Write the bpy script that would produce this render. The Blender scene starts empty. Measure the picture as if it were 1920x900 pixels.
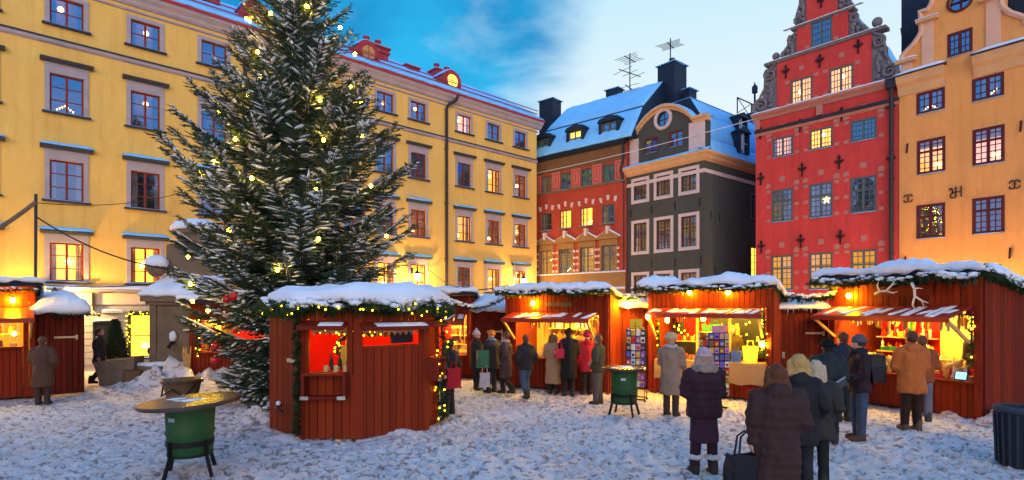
import bpy, bmesh, math, random
import numpy as np
from mathutils import Vector, Matrix, noise
from mathutils.geometry import tessellate_polygon
R = math.radians
random.seed(7)
scene = bpy.context.scene
col = scene.collection
# ------------------------------------------------------------------ camera
FPX, HC, HY = 1050.0, 2.3, 577.0          # focal length and horizon in photograph pixels, camera height
cam = bpy.data.cameras.new('camera'); camo = bpy.data.objects.new('camera', cam); col.objects.link(camo)
camo.location = (0, 0, HC); camo.rotation_euler = (R(90), 0, 0)
cam.sensor_width = 36; cam.lens = FPX/1920*36; cam.shift_y = (HY-450)/1920
cam.clip_start = 0.1; cam.clip_end = 3000
scene.camera = camo
# ------------------------------------------------------------------ world, sun, exposure
w = bpy.data.worlds.new('World'); scene.world = w; w.use_nodes = True
nt = w.node_tree; N = nt.nodes; L = nt.links; N.clear()
def nd(tree, t, **kw):
    n = tree.nodes.new(t)
    for k, v in kw.items(): setattr(n, k, v)
    return n
out = nd(nt, 'ShaderNodeOutputWorld'); bg = nd(nt, 'ShaderNodeBackground')
tc = nd(nt, 'ShaderNodeTexCoord'); sep = nd(nt, 'ShaderNodeSeparateXYZ'); L.new(tc.outputs['Generated'], sep.inputs[0])
def wmath(op, a, b=None, c=None, clamp=False):
    n = nd(nt, 'ShaderNodeMath', operation=op); n.use_clamp = clamp
    for i, v in enumerate((a, b, c)):
        if v is None: continue
        if isinstance(v, (int, float)): n.inputs[i].default_value = v
        else: L.new(v, n.inputs[i])
    return n.outputs[0]
def wmix(f, a, b):
    n = nd(nt, 'ShaderNodeMix', data_type='RGBA')
    if isinstance(f, (int, float)): n.inputs[0].default_value = f
    else: L.new(f, n.inputs[0])
    for i, v in ((6, a), (7, b)):
        if isinstance(v, tuple): n.inputs[i].default_value = (*v, 1)
        else: L.new(v, n.inputs[i])
    return n.outputs[2]
def wnoise(scale, detail, rough, dist, sc=(1, 1, 1)):
    m = nd(nt, 'ShaderNodeMapping'); m.inputs['Scale'].default_value = sc; L.new(tc.outputs['Generated'], m.inputs[0])
    n = nd(nt, 'ShaderNodeTexNoise'); n.inputs['Scale'].default_value = scale; n.inputs['Detail'].default_value = detail
    n.inputs['Roughness'].default_value = rough; n.inputs['Distortion'].default_value = dist
    L.new(m.outputs[0], n.inputs[0]); return n.outputs[0]
def wsmooth(v, a, b):
    n = nd(nt, 'ShaderNodeMapRange', interpolation_type='SMOOTHSTEP'); L.new(v, n.inputs[0])
    n.inputs[1].default_value = a; n.inputs[2].default_value = b; return n.outputs[0]
sky = nd(nt, 'ShaderNodeTexSky', sky_type='NISHITA'); sky.sun_disc = False
SUN_EL, SUN_AZ = R(5), R(174)
sky.sun_elevation = SUN_EL; sky.sun_rotation = SUN_AZ; sky.air_density = 1.5; sky.dust_density = 1.0; sky.ozone_density = 5.0
skys = nd(nt, 'ShaderNodeVectorMath', operation='SCALE'); L.new(sky.outputs[0], skys.inputs[0]); skys.inputs[3].default_value = 0.03
n1 = wnoise(2.2, 6, .55, .35, (1, 1, 2.2)); n2 = wnoise(5.0, 5, .6, .2, (1, 1, 2.0))
# clear teal west, thin bright cloud to the right of the square, lilac cloud behind the viewer and overhead
blue = wmix(wsmooth(n1, .36, .66), (.005, .22, .50), (.018, .42, .76))
blue = wmix(wmath('MULTIPLY', wsmooth(n2, .55, .8), .35), blue, (.45, .66, .80))
pale = wmix(wsmooth(sep.outputs[2], .08, .62), (.90, .88, .84), (.48, .74, .87))
t = wmath('ADD', sep.outputs[0], wmath('MULTIPLY', wmath('SUBTRACT', n1, .5), .42))
t = wmath('ADD', t, wmath('MULTIPLY', sep.outputs[2], -.10))
front = wmix(wsmooth(t, -.05, .10), blue, pale)
back = wmix(wsmooth(sep.outputs[2], .15, .9), (.37, .42, .66), (.04, .40, 1.05))
allc = wmix(wsmooth(wmath('ADD', sep.outputs[1], wmath('MULTIPLY', sep.outputs[2], -.55)), -.25, .25), back, front)
mixn = nd(nt, 'ShaderNodeVectorMath', operation='ADD'); L.new(allc, mixn.inputs[0]); L.new(skys.outputs[0], mixn.inputs[1])
L.new(mixn.outputs[0], bg.inputs[0]); bg.inputs[1].default_value = 0.74
L.new(bg.outputs[0], out.inputs[0])
sun = bpy.data.lights.new('sun', 'SUN'); sun.energy = 1.35; sun.angle = R(60); sun.color = (1, .82, .62)
suno = bpy.data.objects.new('sun', sun); col.objects.link(suno)
sd = Vector((math.sin(SUN_AZ)*math.cos(SUN_EL), math.cos(SUN_AZ)*math.cos(SUN_EL), math.sin(SUN_EL)))
suno.rotation_euler = sd.to_track_quat('Z', 'Y').to_euler()
vs = scene.view_settings; vs.view_transform = 'Standard'; vs.look = 'None'; vs.gamma = 1; vs.use_curve_mapping = False
vs.exposure = 0.56
scene.render.engine = 'CYCLES'; cy = scene.cycles
cy.use_denoising = True; cy.max_bounces = 6; cy.diffuse_bounces = 3; cy.glossy_bounces = 3; cy.transparent_max_bounces = 8; cy.transmission_bounces = 3
cy.sample_clamp_indirect = 4; cy.caustics_reflective = False; cy.caustics_refractive = False
cy.use_light_tree = True

# ------------------------------------------------------------------ materials
MATS = {}
def mat(name, color=(.5, .5, .5), rough=.7, var=0.0, scale=3.0, bump=0.0, bscale=None, metal=0.0, emit=None, es=0.0, color2=None, dirt=None, spec=.2, island=0.0, stretch=(1, 1, 1), coat=0.0):
    if name in MATS: return MATS[name]
    m = bpy.data.materials.new(name); m.use_nodes = True; t = m.node_tree; n = t.nodes; l = t.links
    b = n['Principled BSDF']; b.inputs['Roughness'].default_value = rough; b.inputs['Metallic'].default_value = metal
    b.inputs['Specular IOR Level'].default_value = spec
    b.inputs['Coat Weight'].default_value = coat
    b.inputs['Base Color'].default_value = (*color, 1)
    c = None
    def nz(sc, det=5, rg=.6):
        tcn = nd(t, 'ShaderNodeTexCoord'); mp = nd(t, 'ShaderNodeMapping'); mp.inputs['Scale'].default_value = stretch
        l.new(tcn.outputs['Object'], mp.inputs[0]); x = nd(t, 'ShaderNodeTexNoise'); x.inputs['Scale'].default_value = sc
        x.inputs['Detail'].default_value = det; x.inputs['Roughness'].default_value = rg; l.new(mp.outputs[0], x.inputs[0]); return x.outputs[0]
    def mix(f, a, bb):
        x = nd(t, 'ShaderNodeMix', data_type='RGBA')
        if isinstance(f, float): x.inputs[0].default_value = f
        else: l.new(f, x.inputs[0])
        for i, v in ((6, a), (7, bb)):
            if isinstance(v, tuple): x.inputs[i].default_value = (*v[:3], 1)
            else: l.new(v, x.inputs[i])
        return x.outputs[2]
    def rng(v, a, bb):
        x = nd(t, 'ShaderNodeMapRange'); l.new(v, x.inputs[0]); x.inputs[1].default_value = a; x.inputs[2].default_value = bb; return x.outputs[0]
    if var > 0 or color2:
        lo = color2 if color2 else tuple(v*(1-var) for v in color); hi = color if color2 else tuple(min(1, v*(1+var)) for v in color)
        c = mix(rng(nz(scale), .32, .68), lo, hi)
        if not color2: c = mix(rng(nz(scale*5.3, 4), .3, .75), c, tuple(v*(1-var*.5) for v in color)) if var > .08 else c
    if dirt:
        c = mix(rng(nz(dirt[1], 6, .68), .56, .74), c if c is not None else color, dirt[0])
    if 'plaster' in name:
        tcn = nd(t, 'ShaderNodeTexCoord'); mp = nd(t, 'ShaderNodeMapping'); mp.inputs['Scale'].default_value = (3.2, 3.2, .16); l.new(tcn.outputs['Object'], mp.inputs[0])
        x = nd(t, 'ShaderNodeTexNoise'); x.inputs['Scale'].default_value = 1.3; x.inputs['Detail'].default_value = 7; x.inputs['Roughness'].default_value = .65; l.new(mp.outputs[0], x.inputs[0])
        c = mix(rng(x.outputs[0], .50, .92), c, (color[0]*.74, color[1]*.70, color[2]*.66)); c = mix(rng(nz(3.1, 7, .7), .56, .95), c, tuple(min(1, v*1.25+.05) for v in color))
    if island > 0:
        g = nd(t, 'ShaderNodeNewGeometry'); x = nd(t, 'ShaderNodeHueSaturation'); mr = nd(t, 'ShaderNodeMapRange')
        l.new(g.outputs['Random Per Island'], mr.inputs[0]); mr.inputs[3].default_value = 1-island; mr.inputs[4].default_value = 1+island
        l.new(mr.outputs[0], x.inputs['Value'])
        if c is None: x.inputs['Color'].default_value = (*color, 1)
        else: l.new(c, x.inputs['Color'])
        c = x.outputs[0]
    if c is not None: l.new(c, b.inputs['Base Color'])
    if bump > 0:
        bp = nd(t, 'ShaderNodeBump'); bp.inputs['Strength'].default_value = bump; bp.inputs['Distance'].default_value = .02
        l.new(nz(bscale or scale*6, 6), bp.inputs['Height']); l.new(bp.outputs[0], b.inputs['Normal'])
    if emit: b.inputs['Emission Color'].default_value = (*emit, 1); b.inputs['Emission Strength'].default_value = es
    MATS[name] = m; return m
def glass_mat(name, refl, tint=(1, 1, 1), rc=(.62, .74, .92)):  # rc tints the gloss, cooling the reflection towards sky blue
    m = bpy.data.materials.new(name); m.use_nodes = True; t = m.node_tree; t.nodes.clear(); l = t.links
    o = nd(t, 'ShaderNodeOutputMaterial'); mx = nd(t, 'ShaderNodeMixShader'); tr = nd(t, 'ShaderNodeBsdfTransparent'); gl = nd(t, 'ShaderNodeBsdfGlossy')
    gl.inputs['Roughness'].default_value = .06; gl.inputs[0].default_value = (*rc, 1); tr.inputs[0].default_value = (*tint, 1); mx.inputs[0].default_value = refl
    tcn = nd(t, 'ShaderNodeTexCoord'); x = nd(t, 'ShaderNodeTexNoise'); x.inputs['Scale'].default_value = 2.3; l.new(tcn.outputs['Object'], x.inputs[0])
    bp = nd(t, 'ShaderNodeBump'); bp.inputs['Strength'].default_value = .12; bp.inputs['Distance'].default_value = .05; l.new(x.outputs[0], bp.inputs['Height']); l.new(bp.outputs[0], gl.inputs['Normal'])
    l.new(tr.outputs[0], mx.inputs[1]); l.new(gl.outputs[0], mx.inputs[2]); l.new(mx.outputs[0], o.inputs[0]); MATS[name] = m; return m
M = {}
M['yellow'] = mat('yellow_plaster', (.95, .54, .125), .92, .12, .55, .3, 14, dirt=((.70, .36, .085), .7), stretch=(1.4, 1, .6))
M['lilac'] = mat('lilac_stone', (.42, .35, .36), .85, .08, 2.5, .1)
M['sash_red'] = mat('red_sash', (.24, .03, .022), .5)
M['sash_dark'] = mat('oxblood_sash', (.11, .018, .022), .5)
M['sash_grey'] = mat('grey_green_sash', (.10, .115, .11), .5)
M['sash_brown'] = mat('brown_sash', (.13, .045, .025), .5)
M['metal'] = mat('dark_sheet_metal', (.045, .05, .065), .45, .2, 2)
M['drain'] = mat('drainpipe_metal', (.035, .03, .035), .45)
M['redbrick'] = mat('red_chimney_plaster', (.42, .05, .06), .85, .18, 3, .2)
M['redh'] = mat('red_plaster', (.66, .062, .052), .9, .18, .7, .32, 12, dirt=((.44, .034, .026), .9), stretch=(1.4, 1, .6))
M['rust'] = mat('rust_red_plaster', (.44, .062, .032), .9, .2, .8, .3, 10, dirt=((.28, .04, .03), 1.2))
M['ochre'] = mat('ochre_plaster', (.32, .17, .06), .9, .2, 1, .3, 10)
M['frieze'] = mat('brown_frieze', (.20, .095, .04), .85, .2, 1.5, .2)
M['pinkp'] = mat('pink_plaster', (.58, .15, .11), .9, .1, 2, .15)
M['grey'] = mat('grey_plaster', (.078, .080, .068), .88, .14, .8, .2, 12, dirt=((.055, .056, .05), 1.1))
M['pale'] = mat('pale_pink_stone', (.66, .50, .45), .85, .08, 2, .1)
M['apricot'] = mat('apricot_cornice', (.70, .38, .17), .85, .08, 2, .1)
M['orange'] = mat('orange_plaster', (.94, .375, .105), .92, .12, .6, .32, 12, dirt=((.70, .27, .08), .7), stretch=(1.4, 1, .6))
M['orange_pale'] = mat('pale_orange_pilaster', (.80, .44, .28), .9, .06, 1.2, .15)
M['stone'] = mat('weathered_sandstone', (.20, .135, .085), .9, .3, 3, .4, 12)
M['gablestone'] = mat('carved_gable_stone', (.20, .175, .18), .85, .3, 6, .5, 20)
M['quoin'] = mat('pink_quoin_stone', (.50, .21, .16), .9, .2, 4, .2)
M['iron'] = mat('wrought_iron', (.02, .015, .018), .55)
M['snow'] = mat('fresh_snow', (.80, .82, .87), .75, .05, 2, .6, 11, spec=.25)
M['roofsnow_skyblue'] = mat('sky_tinted_roof_snow', (.24, .60, .92), .85, .08, 1.2, .25, 5, spec=.2)  # blue skylight is put into the colour of this snow
M['tin'] = mat('black_roof_tin', (.018, .03, .052), .55, .3, 3)
M['falu'] = mat('falu_red_boards', (.20, .020, .004), .85, .25, 1.6, .4, 30, island=.24, stretch=(4, 4, .35), dirt=((.14, .018, .01), 1.1))
M['falu_d'] = mat('dark_falu_boards', (.11, .011, .004), .85, .25, 1.6, .4, 30, island=.22, stretch=(4, 4, .35))
M['falu_trim'] = mat('falu_red_trim', (.17, .016, .005), .8, .15, 3, .2)
M['blackboard'] = mat('tarred_board', (.012, .014, .022), .6, .2, 4)
M['awn'] = mat('red_awning_sheet', (.33, .035, .02), .5, .15, 2)
M['wood'] = mat('raw_pine', (.62, .38, .13), .7, .2, 6, .1, stretch=(1, 1, 6))
M['oldwood'] = mat('old_wood', (.13, .075, .04), .8, .3, 5, .3)
M['green'] = mat('green_barrel_paint', (.012, .072, .014), .6, .2, 4, .15, dirt=((.02, .045, .015), 5), spec=.4)
M['black'] = mat('black_iron', (.012, .010, .010), .45)
M['tabletop'] = mat('worn_brown_tabletop', (.075, .040, .022), .25, .35, 5, .15, dirt=((.03, .018, .012), 6), spec=.5)
M['needle'] = mat('spruce_needles', (.034, .068, .040), .65, .5, 1.7, 0, spec=.25)
M['garland'] = mat('fir_garland', (.030, .060, .018), .65, .5, 6, spec=.25)
M['bark'] = mat('spruce_bark', (.09, .055, .03), .9, .3, 8, .5)
M['bulb'] = mat('warm_bulb', (1, .6, .2), .3, emit=(1, .52, .006), es=480)
M['bulb_in'] = mat('warm_bulb_inside', (1, .6, .2), .3, emit=(1, .62, .07), es=950)
M['bulb_small'] = mat('fairy_bulb', (1, .7, .2), .3, emit=(1, .60, .010), es=15)
M['treebulb'] = mat('tree_bulb', (1, .7, .2), .3, emit=(1, .56, .006), es=170)
M['lampglow'] = mat('window_lamp', (1, .7, .3), .3, emit=(1, .55, .14), es=16)
M['lantern'] = mat('lantern_glass', (1, .8, .4), .3, emit=(1, .62, .20), es=22)
M['room_warm'] = mat('lit_room', (.8, .5, .2), .9, .3, 1.5, emit=(1, .53, .06), es=.95)
M['room_gold'] = mat('golden_lit_room', (.8, .5, .2), .9, .3, 1.5, emit=(1, .60, .05), es=1.5)
M['bulb_k'] = mat('kiosk_bulb', (1, .6, .2), .3, emit=(1, .60, .05), es=420)
M['room_amber'] = mat('amber_lit_room', (.6, .35, .12), .9, .3, 1.5, emit=(1, .52, .06), es=.42)
M['room_dim'] = mat('dim_room', (.35, .20, .10), .9, .3, 1.5, emit=(1, .45, .10), es=.12)
M['room_dark'] = mat('dark_room', (.05, .05, .06), .9)
M['room_rose'] = mat('pink_lit_room', (.8, .5, .4), .9, .3, 1.5, emit=(1, .58, .34), es=.75)
M['curtain'] = mat('white_curtain', (.72, .68, .66), .9, .1, 8)
M['curtain_y'] = mat('cream_curtain', (.75, .55, .25), .9, .1, 8)
M['glass'] = glass_mat('window_glass', .34)
M['glass_clear'] = glass_mat('clear_glass', .12)
M['glass_blue'] = glass_mat('sky_tinted_glass', .62, (1, 1, 1), (.14, .46, .72))  # deep blue sky reflection is put into the gloss colour
M['cream'] = mat('cream_signboard', (.62, .52, .40), .8, .06, 2)
M['rustic'] = mat('grey_rustication', (.42, .40, .40), .85, .08, 2, .15)
M['burlap'] = mat('burlap', (.42, .27, .12), .95, .2, 30, .5, 90)
M['redcloth'] = mat('red_cloth', (.52, .006, .010), .9, .15, 4)
M['white'] = mat('white_paint', (.75, .73, .70), .6)
M['antler'] = mat('bone_antler', (.72, .62, .48), .6, .15, 6)
M['steel'] = mat('galvanised_steel', (.45, .45, .46), .35, metal=.8)
M['skin'] = mat('skin', (.55, .30, .21), .55)
def paint(name, c, rough=.6, **k): return mat(name, c, rough, **k)

# ------------------------------------------------------------------ mesh builder
class MB:
    def __init__(s): s.v = []; s.f = []
    def add(s, vs, fs):
        o = len(s.v); s.v.extend(Vector(p) for p in vs); s.f.extend(tuple(i+o for i in f) for f in fs); return s
    def box(s, x0, x1, y0, y1, z0, z1):
        return s.add([(x0, y0, z0), (x1, y0, z0), (x1, y1, z0), (x0, y1, z0), (x0, y0, z1), (x1, y0, z1), (x1, y1, z1), (x0, y1, z1)],
                     [(3, 2, 1, 0), (4, 5, 6, 7), (0, 1, 5, 4), (1, 2, 6, 5), (2, 3, 7, 6), (3, 0, 4, 7)])
    def beam(s, a, b, wx, wy, up=(0, 0, 1)):
        a = Vector(a); b = Vector(b); d = (b-a).normalized(); u = Vector(up)
        if abs(d.dot(u)) > .99: u = Vector((0, 1, 0))
        x = d.cross(u).normalized(); y = x.cross(d)
        P = []
        for p in (a, b):
            for i, j in ((-1, -1), (1, -1), (1, 1), (-1, 1)): P.append(p+x*(wx/2*i)+y*(wy/2*j))
        return s.add(P, [(3, 2, 1, 0), (4, 5, 6, 7), (0, 1, 5, 4), (1, 2, 6, 5), (2, 3, 7, 6), (3, 0, 4, 7)])
    def prism(s, poly, a0, a1, axis='y'):
        n = len(poly)
        f = {'y': lambda p, a: (p[0], a, p[1]), 'z': lambda p, a: (p[0], p[1], a), 'x': lambda p, a: (a, p[0], p[1])}[axis]
        vs = [f(p, a0) for p in poly]+[f(p, a1) for p in poly]
        tr = tessellate_polygon([[Vector((p[0], p[1], 0)) for p in poly]])
        fs = [tuple(t) for t in tr]+[tuple(i+n for i in reversed(t)) for t in tr]+[(i, (i+1) % n, (i+1) % n+n, i+n) for i in range(n)]
        return s.add(vs, fs)
    def tube(s, pts, r, seg=6, cap=True):
        pts = [Vector(p) for p in pts]; n = len(pts); rr = r if isinstance(r, (list, tuple)) else [r]*n
        rings = []; o = len(s.v); prev = None
        for i, p in enumerate(pts):
            d = (pts[min(i+1, n-1)]-pts[max(i-1, 0)]).normalized()
            if prev is None:
                u = Vector((0, 0, 1)) if abs(d.z) < .9 else Vector((1, 0, 0)); x = d.cross(u).normalized()
            else:
                x = prev-d*prev.dot(d); x = x.normalized() if x.length > 1e-6 else d.orthogonal().normalized()
            y = d.cross(x); prev = x
            for k in range(seg):
                a = 2*math.pi*k/seg; s.v.append(p+x*(math.cos(a)*rr[i])+y*(math.sin(a)*rr[i]))
        for i in range(n-1):
            for k in range(seg): s.f.append((o+i*seg+k, o+i*seg+(k+1) % seg, o+(i+1)*seg+(k+1) % seg, o+(i+1)*seg+k))
        if cap: s.f.append(tuple(o+k for k in reversed(range(seg)))); s.f.append(tuple(o+(n-1)*seg+k for k in range(seg)))
        return s
    def lathe(s, prof, seg=20, c=(0, 0, 0), cap=True):
        o = len(s.v); n = len(prof)
        for r, z in prof:
            for k in range(seg):
                a = 2*math.pi*k/seg; s.v.append(Vector((c[0]+r*math.cos(a), c[1]+r*math.sin(a), c[2]+z)))
        for i in range(n-1):
            for k in range(seg): s.f.append((o+i*seg+k, o+i*seg+(k+1) % seg, o+(i+1)*seg+(k+1) % seg, o+(i+1)*seg+k))
        if cap: s.f.append(tuple(o+k for k in reversed(range(seg)))); s.f.append(tuple(o+(n-1)*seg+k for k in range(seg)))
        return s
    def ball(s, c, r, sx=1, sy=1, sz=1, seg=10, ring=6, wob=0, seed=0):
        c = Vector(c); o = len(s.v)
        P = [Vector((0, 0, -1))]
        for i in range(1, ring):
            t = math.pi*i/ring-math.pi/2
            for k in range(seg): a = 2*math.pi*k/seg; P.append(Vector((math.cos(t)*math.cos(a), math.cos(t)*math.sin(a), math.sin(t))))
        P.append(Vector((0, 0, 1)))
        for p in P:
            q = 1+(noise.noise(p*1.7+Vector((seed*3.1, seed, c.x*7)))*wob if wob else 0)
            s.v.append(c+Vector((p.x*sx, p.y*sy, p.z*sz))*r*q)
        for k in range(seg): s.f.append((o, o+1+(k+1) % seg, o+1+k))
        for i in range(ring-2):
            for k in range(seg): a = o+1+i*seg; s.f.append((a+k, a+(k+1) % seg, a+seg+(k+1) % seg, a+seg+k))
        t = o+len(P)-1; a = o+1+(ring-2)*seg
        for k in range(seg): s.f.append((a+k, a+(k+1) % seg, t))
        return s
    def xf(s, m): s.v = [m @ p for p in s.v]; return s
    def build(s, name, material, parent=None, smooth=False):
        me = bpy.data.meshes.new(name); me.from_pydata([tuple(p) for p in s.v], [], s.f)
        if material: me.materials.append(material)
        if smooth: me.shade_smooth()
        o = bpy.data.objects.new(name, me); col.objects.link(o)
        if parent is not None: o.parent = parent
        return o
def tag(o, label=None, cat=None, group=None, kind=None):
    if label: o['label'] = label
    if cat: o['category'] = cat
    if group: o['group'] = group
    if kind: o['kind'] = kind
    return o
def empty(name, loc, rz=0, label=None, cat=None, group=None):
    o = bpy.data.objects.new(name, None); col.objects.link(o); o.location = loc; o.rotation_euler = (0, 0, rz)
    o.empty_display_size = .2
    return tag(o, label, cat, group)
def nv(v, sc=1.0, seed=0): return noise.noise(Vector(v)*sc+Vector((seed*11.3, seed*5.7, seed*3.3)))
def snow_blanket(mb, c00, c10, c11, c01, th, nu=24, nvv=10, seed=0, lip=.05, hang=.06, edge=.22, lump=.5):
    """a lumpy layer of snow on the quad c00-c10-c11-c01, with rounded, sagging edges"""
    c = [Vector(p) for p in (c00, c10, c11, c01)]
    lu = max((c[1]-c[0]).length, .01); lv = max((c[3]-c[0]).length, .01); nrm = (c[1]-c[0]).cross(c[3]-c[0]).normalized()
    if nrm.z < 0: nrm = -nrm
    up = (nrm*.5+Vector((0, 0, .5))).normalized()
    P = lambda a, b: (c[0]*(1-a)+c[1]*a)*(1-b)+(c[3]*(1-a)+c[2]*a)*b
    cen = P(.5, .5); o = len(mb.v)
    for j in range(nvv+1):
        for i in range(nu+1):
            a = i/nu; b = j/nvv
            da = min(a, 1-a)*lu; db = min(b, 1-b)*lv; d = min(da, db)
            p = P(a, b); e = math.sqrt(min(1, d/edge)) if edge > 0 else 1
            h = th*(.30+.70*e)*(1+lump*nv(p, 1.6, seed)+.4*lump*nv(p, 4.5, seed+3)+.22*lump*nv(p, 11, seed+6))
            q = p+up*max(h, .01)
            if d < 1e-6:
                od = (p-cen); od.z = 0
                if od.length > 0: q += od.normalized()*lip*(1+.8*nv(p, 3, seed+5))
            mb.v.append(q)
    W = nu+1
    for j in range(nvv):
        for i in range(nu): a = o+j*W+i; mb.f.append((a, a+1, a+W+1, a+W))
    ring = [i for i in range(nu+1)]+[j*W+nu for j in range(1, nvv+1)]+[nvv*W+i for i in range(nu-1, -1, -1)]+[j*W for j in range(nvv-1, 0, -1)]
    o2 = len(mb.v)
    for k in ring:
        a = (k % W)/nu; b = (k//W)/nvv; p = P(a, b); od = p-cen; od.z = 0; od = od.normalized() if od.length > 0 else od
        mb.v.append(p+od*lip*.7-Vector((0, 0, hang*max(0, .5+1.3*nv(p, 3.7, seed+9)))))
    o3 = len(mb.v)
    for k in ring: mb.v.append(P((k % W)/nu, (k//W)/nvv)+(cen-P((k % W)/nu, (k//W)/nvv))*.02)
    n = len(ring)
    for k in range(n):
        k2 = (k+1) % n; mb.f.append((o+ring[k2], o+ring[k], o2+k, o2+k2)); mb.f.append((o2+k2, o2+k, o3+k, o3+k2))
    mb.f.append(tuple(o3+k for k in range(n)))
    return mb

class Frame:
    """a facade line: local u runs along it, w goes into the building, z is up"""
    def __init__(s, pxl, Yl, vp, u_off=0.0):
        dx = (vp-960)/FPX; sg = 1 if vp > 960 else -1
        s.d = Vector((dx*sg, sg*1.0, 0)).normalized(); s.O = Vector(((pxl-960)/FPX*Yl, Yl, 0))
        s.rz = math.atan2(s.d.y, s.d.x)
    def h(s, px, py, w=0.0):
        n = Vector((-s.d.y, s.d.x, 0)); O = s.O+n*w
        k = (px-960)/FPX; u = (k*O.y-O.x)/(s.d.x-k*s.d.y); Y = O.y+u*s.d.y
        return u, HC-(py-HY)*Y/FPX
    def u(s, px, w=0.0): return s.h(px, 577, w)[0]
    def z(s, px, py, w=0.0): return s.h(px, py, w)[1]
    def world(s, u, w=0, z=0): return s.O+s.d*u+Vector((-s.d.y, s.d.x, 0))*w+Vector((0, 0, z))
def at(px, Y, z=0): return Vector(((px-960)/FPX*Y, Y, z))
# ------------------------------------------------------------------ house builders
def wall_mb(outer, holes, depth, reveal=.17):
    mb = MB(); loops = [[Vector((u, z, 0)) for u, z in outer]]
    for h in holes:
        if len(h) == 4 and not isinstance(h[0], tuple): u0, u1, z0, z1 = h; pts = [(u0, z0), (u0, z1), (u1, z1), (u1, z0)]
        else: pts = list(h)
        loops.append([Vector((u, z, 0)) for u, z in pts])
    tr = tessellate_polygon(loops); fl = [p for lp in loops for p in lp]
    vs = [(p.x, 0, p.y) for p in fl]; fs = []
    for t in tr:
        a, b, c = (fl[i] for i in t); fs.append(tuple(t) if (b-a).cross(c-a).z > 0 else tuple(reversed(t)))
    mb.add(vs, fs)
    n = len(outer)
    mb.add([(u, 0, z) for u, z in outer]+[(u, depth, z) for u, z in outer], [(i, i+n, (i+1) % n+n, (i+1) % n) for i in range(n)])
    tb = tessellate_polygon([loops[0]]); mb.add([(u, depth, z) for u, z in outer], [tuple(t) for t in tb])
    for lp in loops[1:]:
        m = len(lp); mb.add([(p.x, 0, p.y) for p in lp]+[(p.x, reveal, p.y) for p in lp], [(i, (i+1) % m, (i+1) % m+m, i+m) for i in range(m)])
    return mb
WSEED = [0]
def window(root, u0, u1, z0, z1, sash='sash_red', fb=.055, bar=.028, cas=2, sub=1, rows=3, trans=None, mull=.07, casing=None, room='room_dark', glass='glass',
           curtain=None, lamp=None, sill=None, sillsnow=True, hood=None, w0=.06, w1=None, proudcas=.04, casetop=0.0):
    WSEED[0] += 1; rnd = random.Random(WSEED[0])
    y0 = w0; y1 = w0+.05
    mb = MB()
    mb.box(u0, u0+fb, y0, y1, z0, z1).box(u1-fb, u1, y0, y1, z0, z1).box(u0+fb, u1-fb, y0, y1, z0, z0+fb).box(u0+fb, u1-fb, y0, y1, z1-fb, z1)
    W = u1-u0; H = z1-z0; cw = W/cas; cuts = []
    for c in range(1, cas):
        mb.box(u0+c*cw-mull/2, u0+c*cw+mull/2, y0-.006, y1-.004, z0+fb, z1-fb)
    if trans:
        zt = z0+H*trans
        for c in range(cas):
            a = u0+c*cw+(fb if c == 0 else mull/2); b = u0+(c+1)*cw-(fb if c == cas-1 else mull/2)
            mb.box(a, b, y0-.003, y1-.006, zt-mull*.42, zt+mull*.42)
    for c in range(cas):
        a = u0+c*cw+(fb if c == 0 else mull/2); b = u0+(c+1)*cw-(fb if c == cas-1 else mull/2)
        for k in range(1, sub):
            x = a+(b-a)*k/sub; mb.box(x-bar/2, x+bar/2, y0+.012, y1-.012, z0+fb, z1-fb)
        for r in range(1, rows):
            z = z0+H*r/rows
            if trans and abs(z-(z0+H*trans)) < mull*.6: continue
            mb.box(a, b, y0+.010, y1-.010, z-bar/2, z+bar/2)
    wn = mb.build('window', M[sash], root)
    MB().box(u0+.01, u1-.01, y1-.02, y1-.014, z0+.01, z1-.01).build('pane', M[glass], wn)
    ry = y1+.02; rd = .75; rm = MB()
    rm.add([(u0-.02, ry, z0), (u1+.02, ry, z0), (u1+.02, ry, z1), (u0-.02, ry, z1), (u0-.02, rd, z0), (u1+.02, rd, z0), (u1+.02, rd, z1), (u0-.02, rd, z1)],
           [(4, 5, 6, 7), (0, 1, 5, 4), (1, 2, 6, 5), (2, 3, 7, 6), (3, 0, 4, 7)])
    rm.build('room', M[room], wn)
    if curtain:
        cm = MB(); m = 'curtain_y' if 'y' in curtain else 'curtain'
        if 'b' in curtain: cm.box(u0+.03, u1-.03, ry+.04, ry+.05, z1-H*rnd.uniform(.2, .45), z1-.02)
        if 's' in curtain:
            for sg in (0, 1):
                wd = W*rnd.uniform(.13, .24); n = 8; a = u0+.02 if sg == 0 else u1-.02-wd; o = len(cm.v)
                for i in range(n+1):
                    x = a+wd*i/n; y = ry+.09+.03*math.sin(i*2.1)
                    cm.v += [Vector((x, y, z0+.02)), Vector((x, y, z1-.02))]
                cm.f += [(o+2*i, o+2*i+2, o+2*i+3, o+2*i+1) for i in range(n)]
        if cm.v: cm.build('curtain', M[m], wn)
    if lamp:
        lm = MB(); uc = (u0+u1)/2+W*rnd.uniform(-.22, .22)
        if lamp == 'ball': lm.ball((uc, ry+.25, z0+H*rnd.uniform(.5, .8)), .10, seg=10)
        elif lamp == 'star':
            zc = z0+H*.52
            pts = [(uc+(.17 if i % 2 == 0 else .075)*math.sin(i*math.pi/5), zc+(.17 if i % 2 == 0 else .075)*math.cos(i*math.pi/5)) for i in range(10)]
            lm.prism(pts, ry+.18, ry+.22)
        elif lamp == 'candles':
            for i in range(-3, 4): lm.ball((uc+i*.075, ry+.2, z0+.36-abs(i)*.055), .026, sz=1.6, seg=6, ring=4)
        elif lamp == 'shade': lm.lathe([(.13, 0), (.08, .14)], 10, (uc, ry+.3, z0+H*.22))
        lm.build('lamp', M['lampglow'], wn)
    cwid = 0
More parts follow.
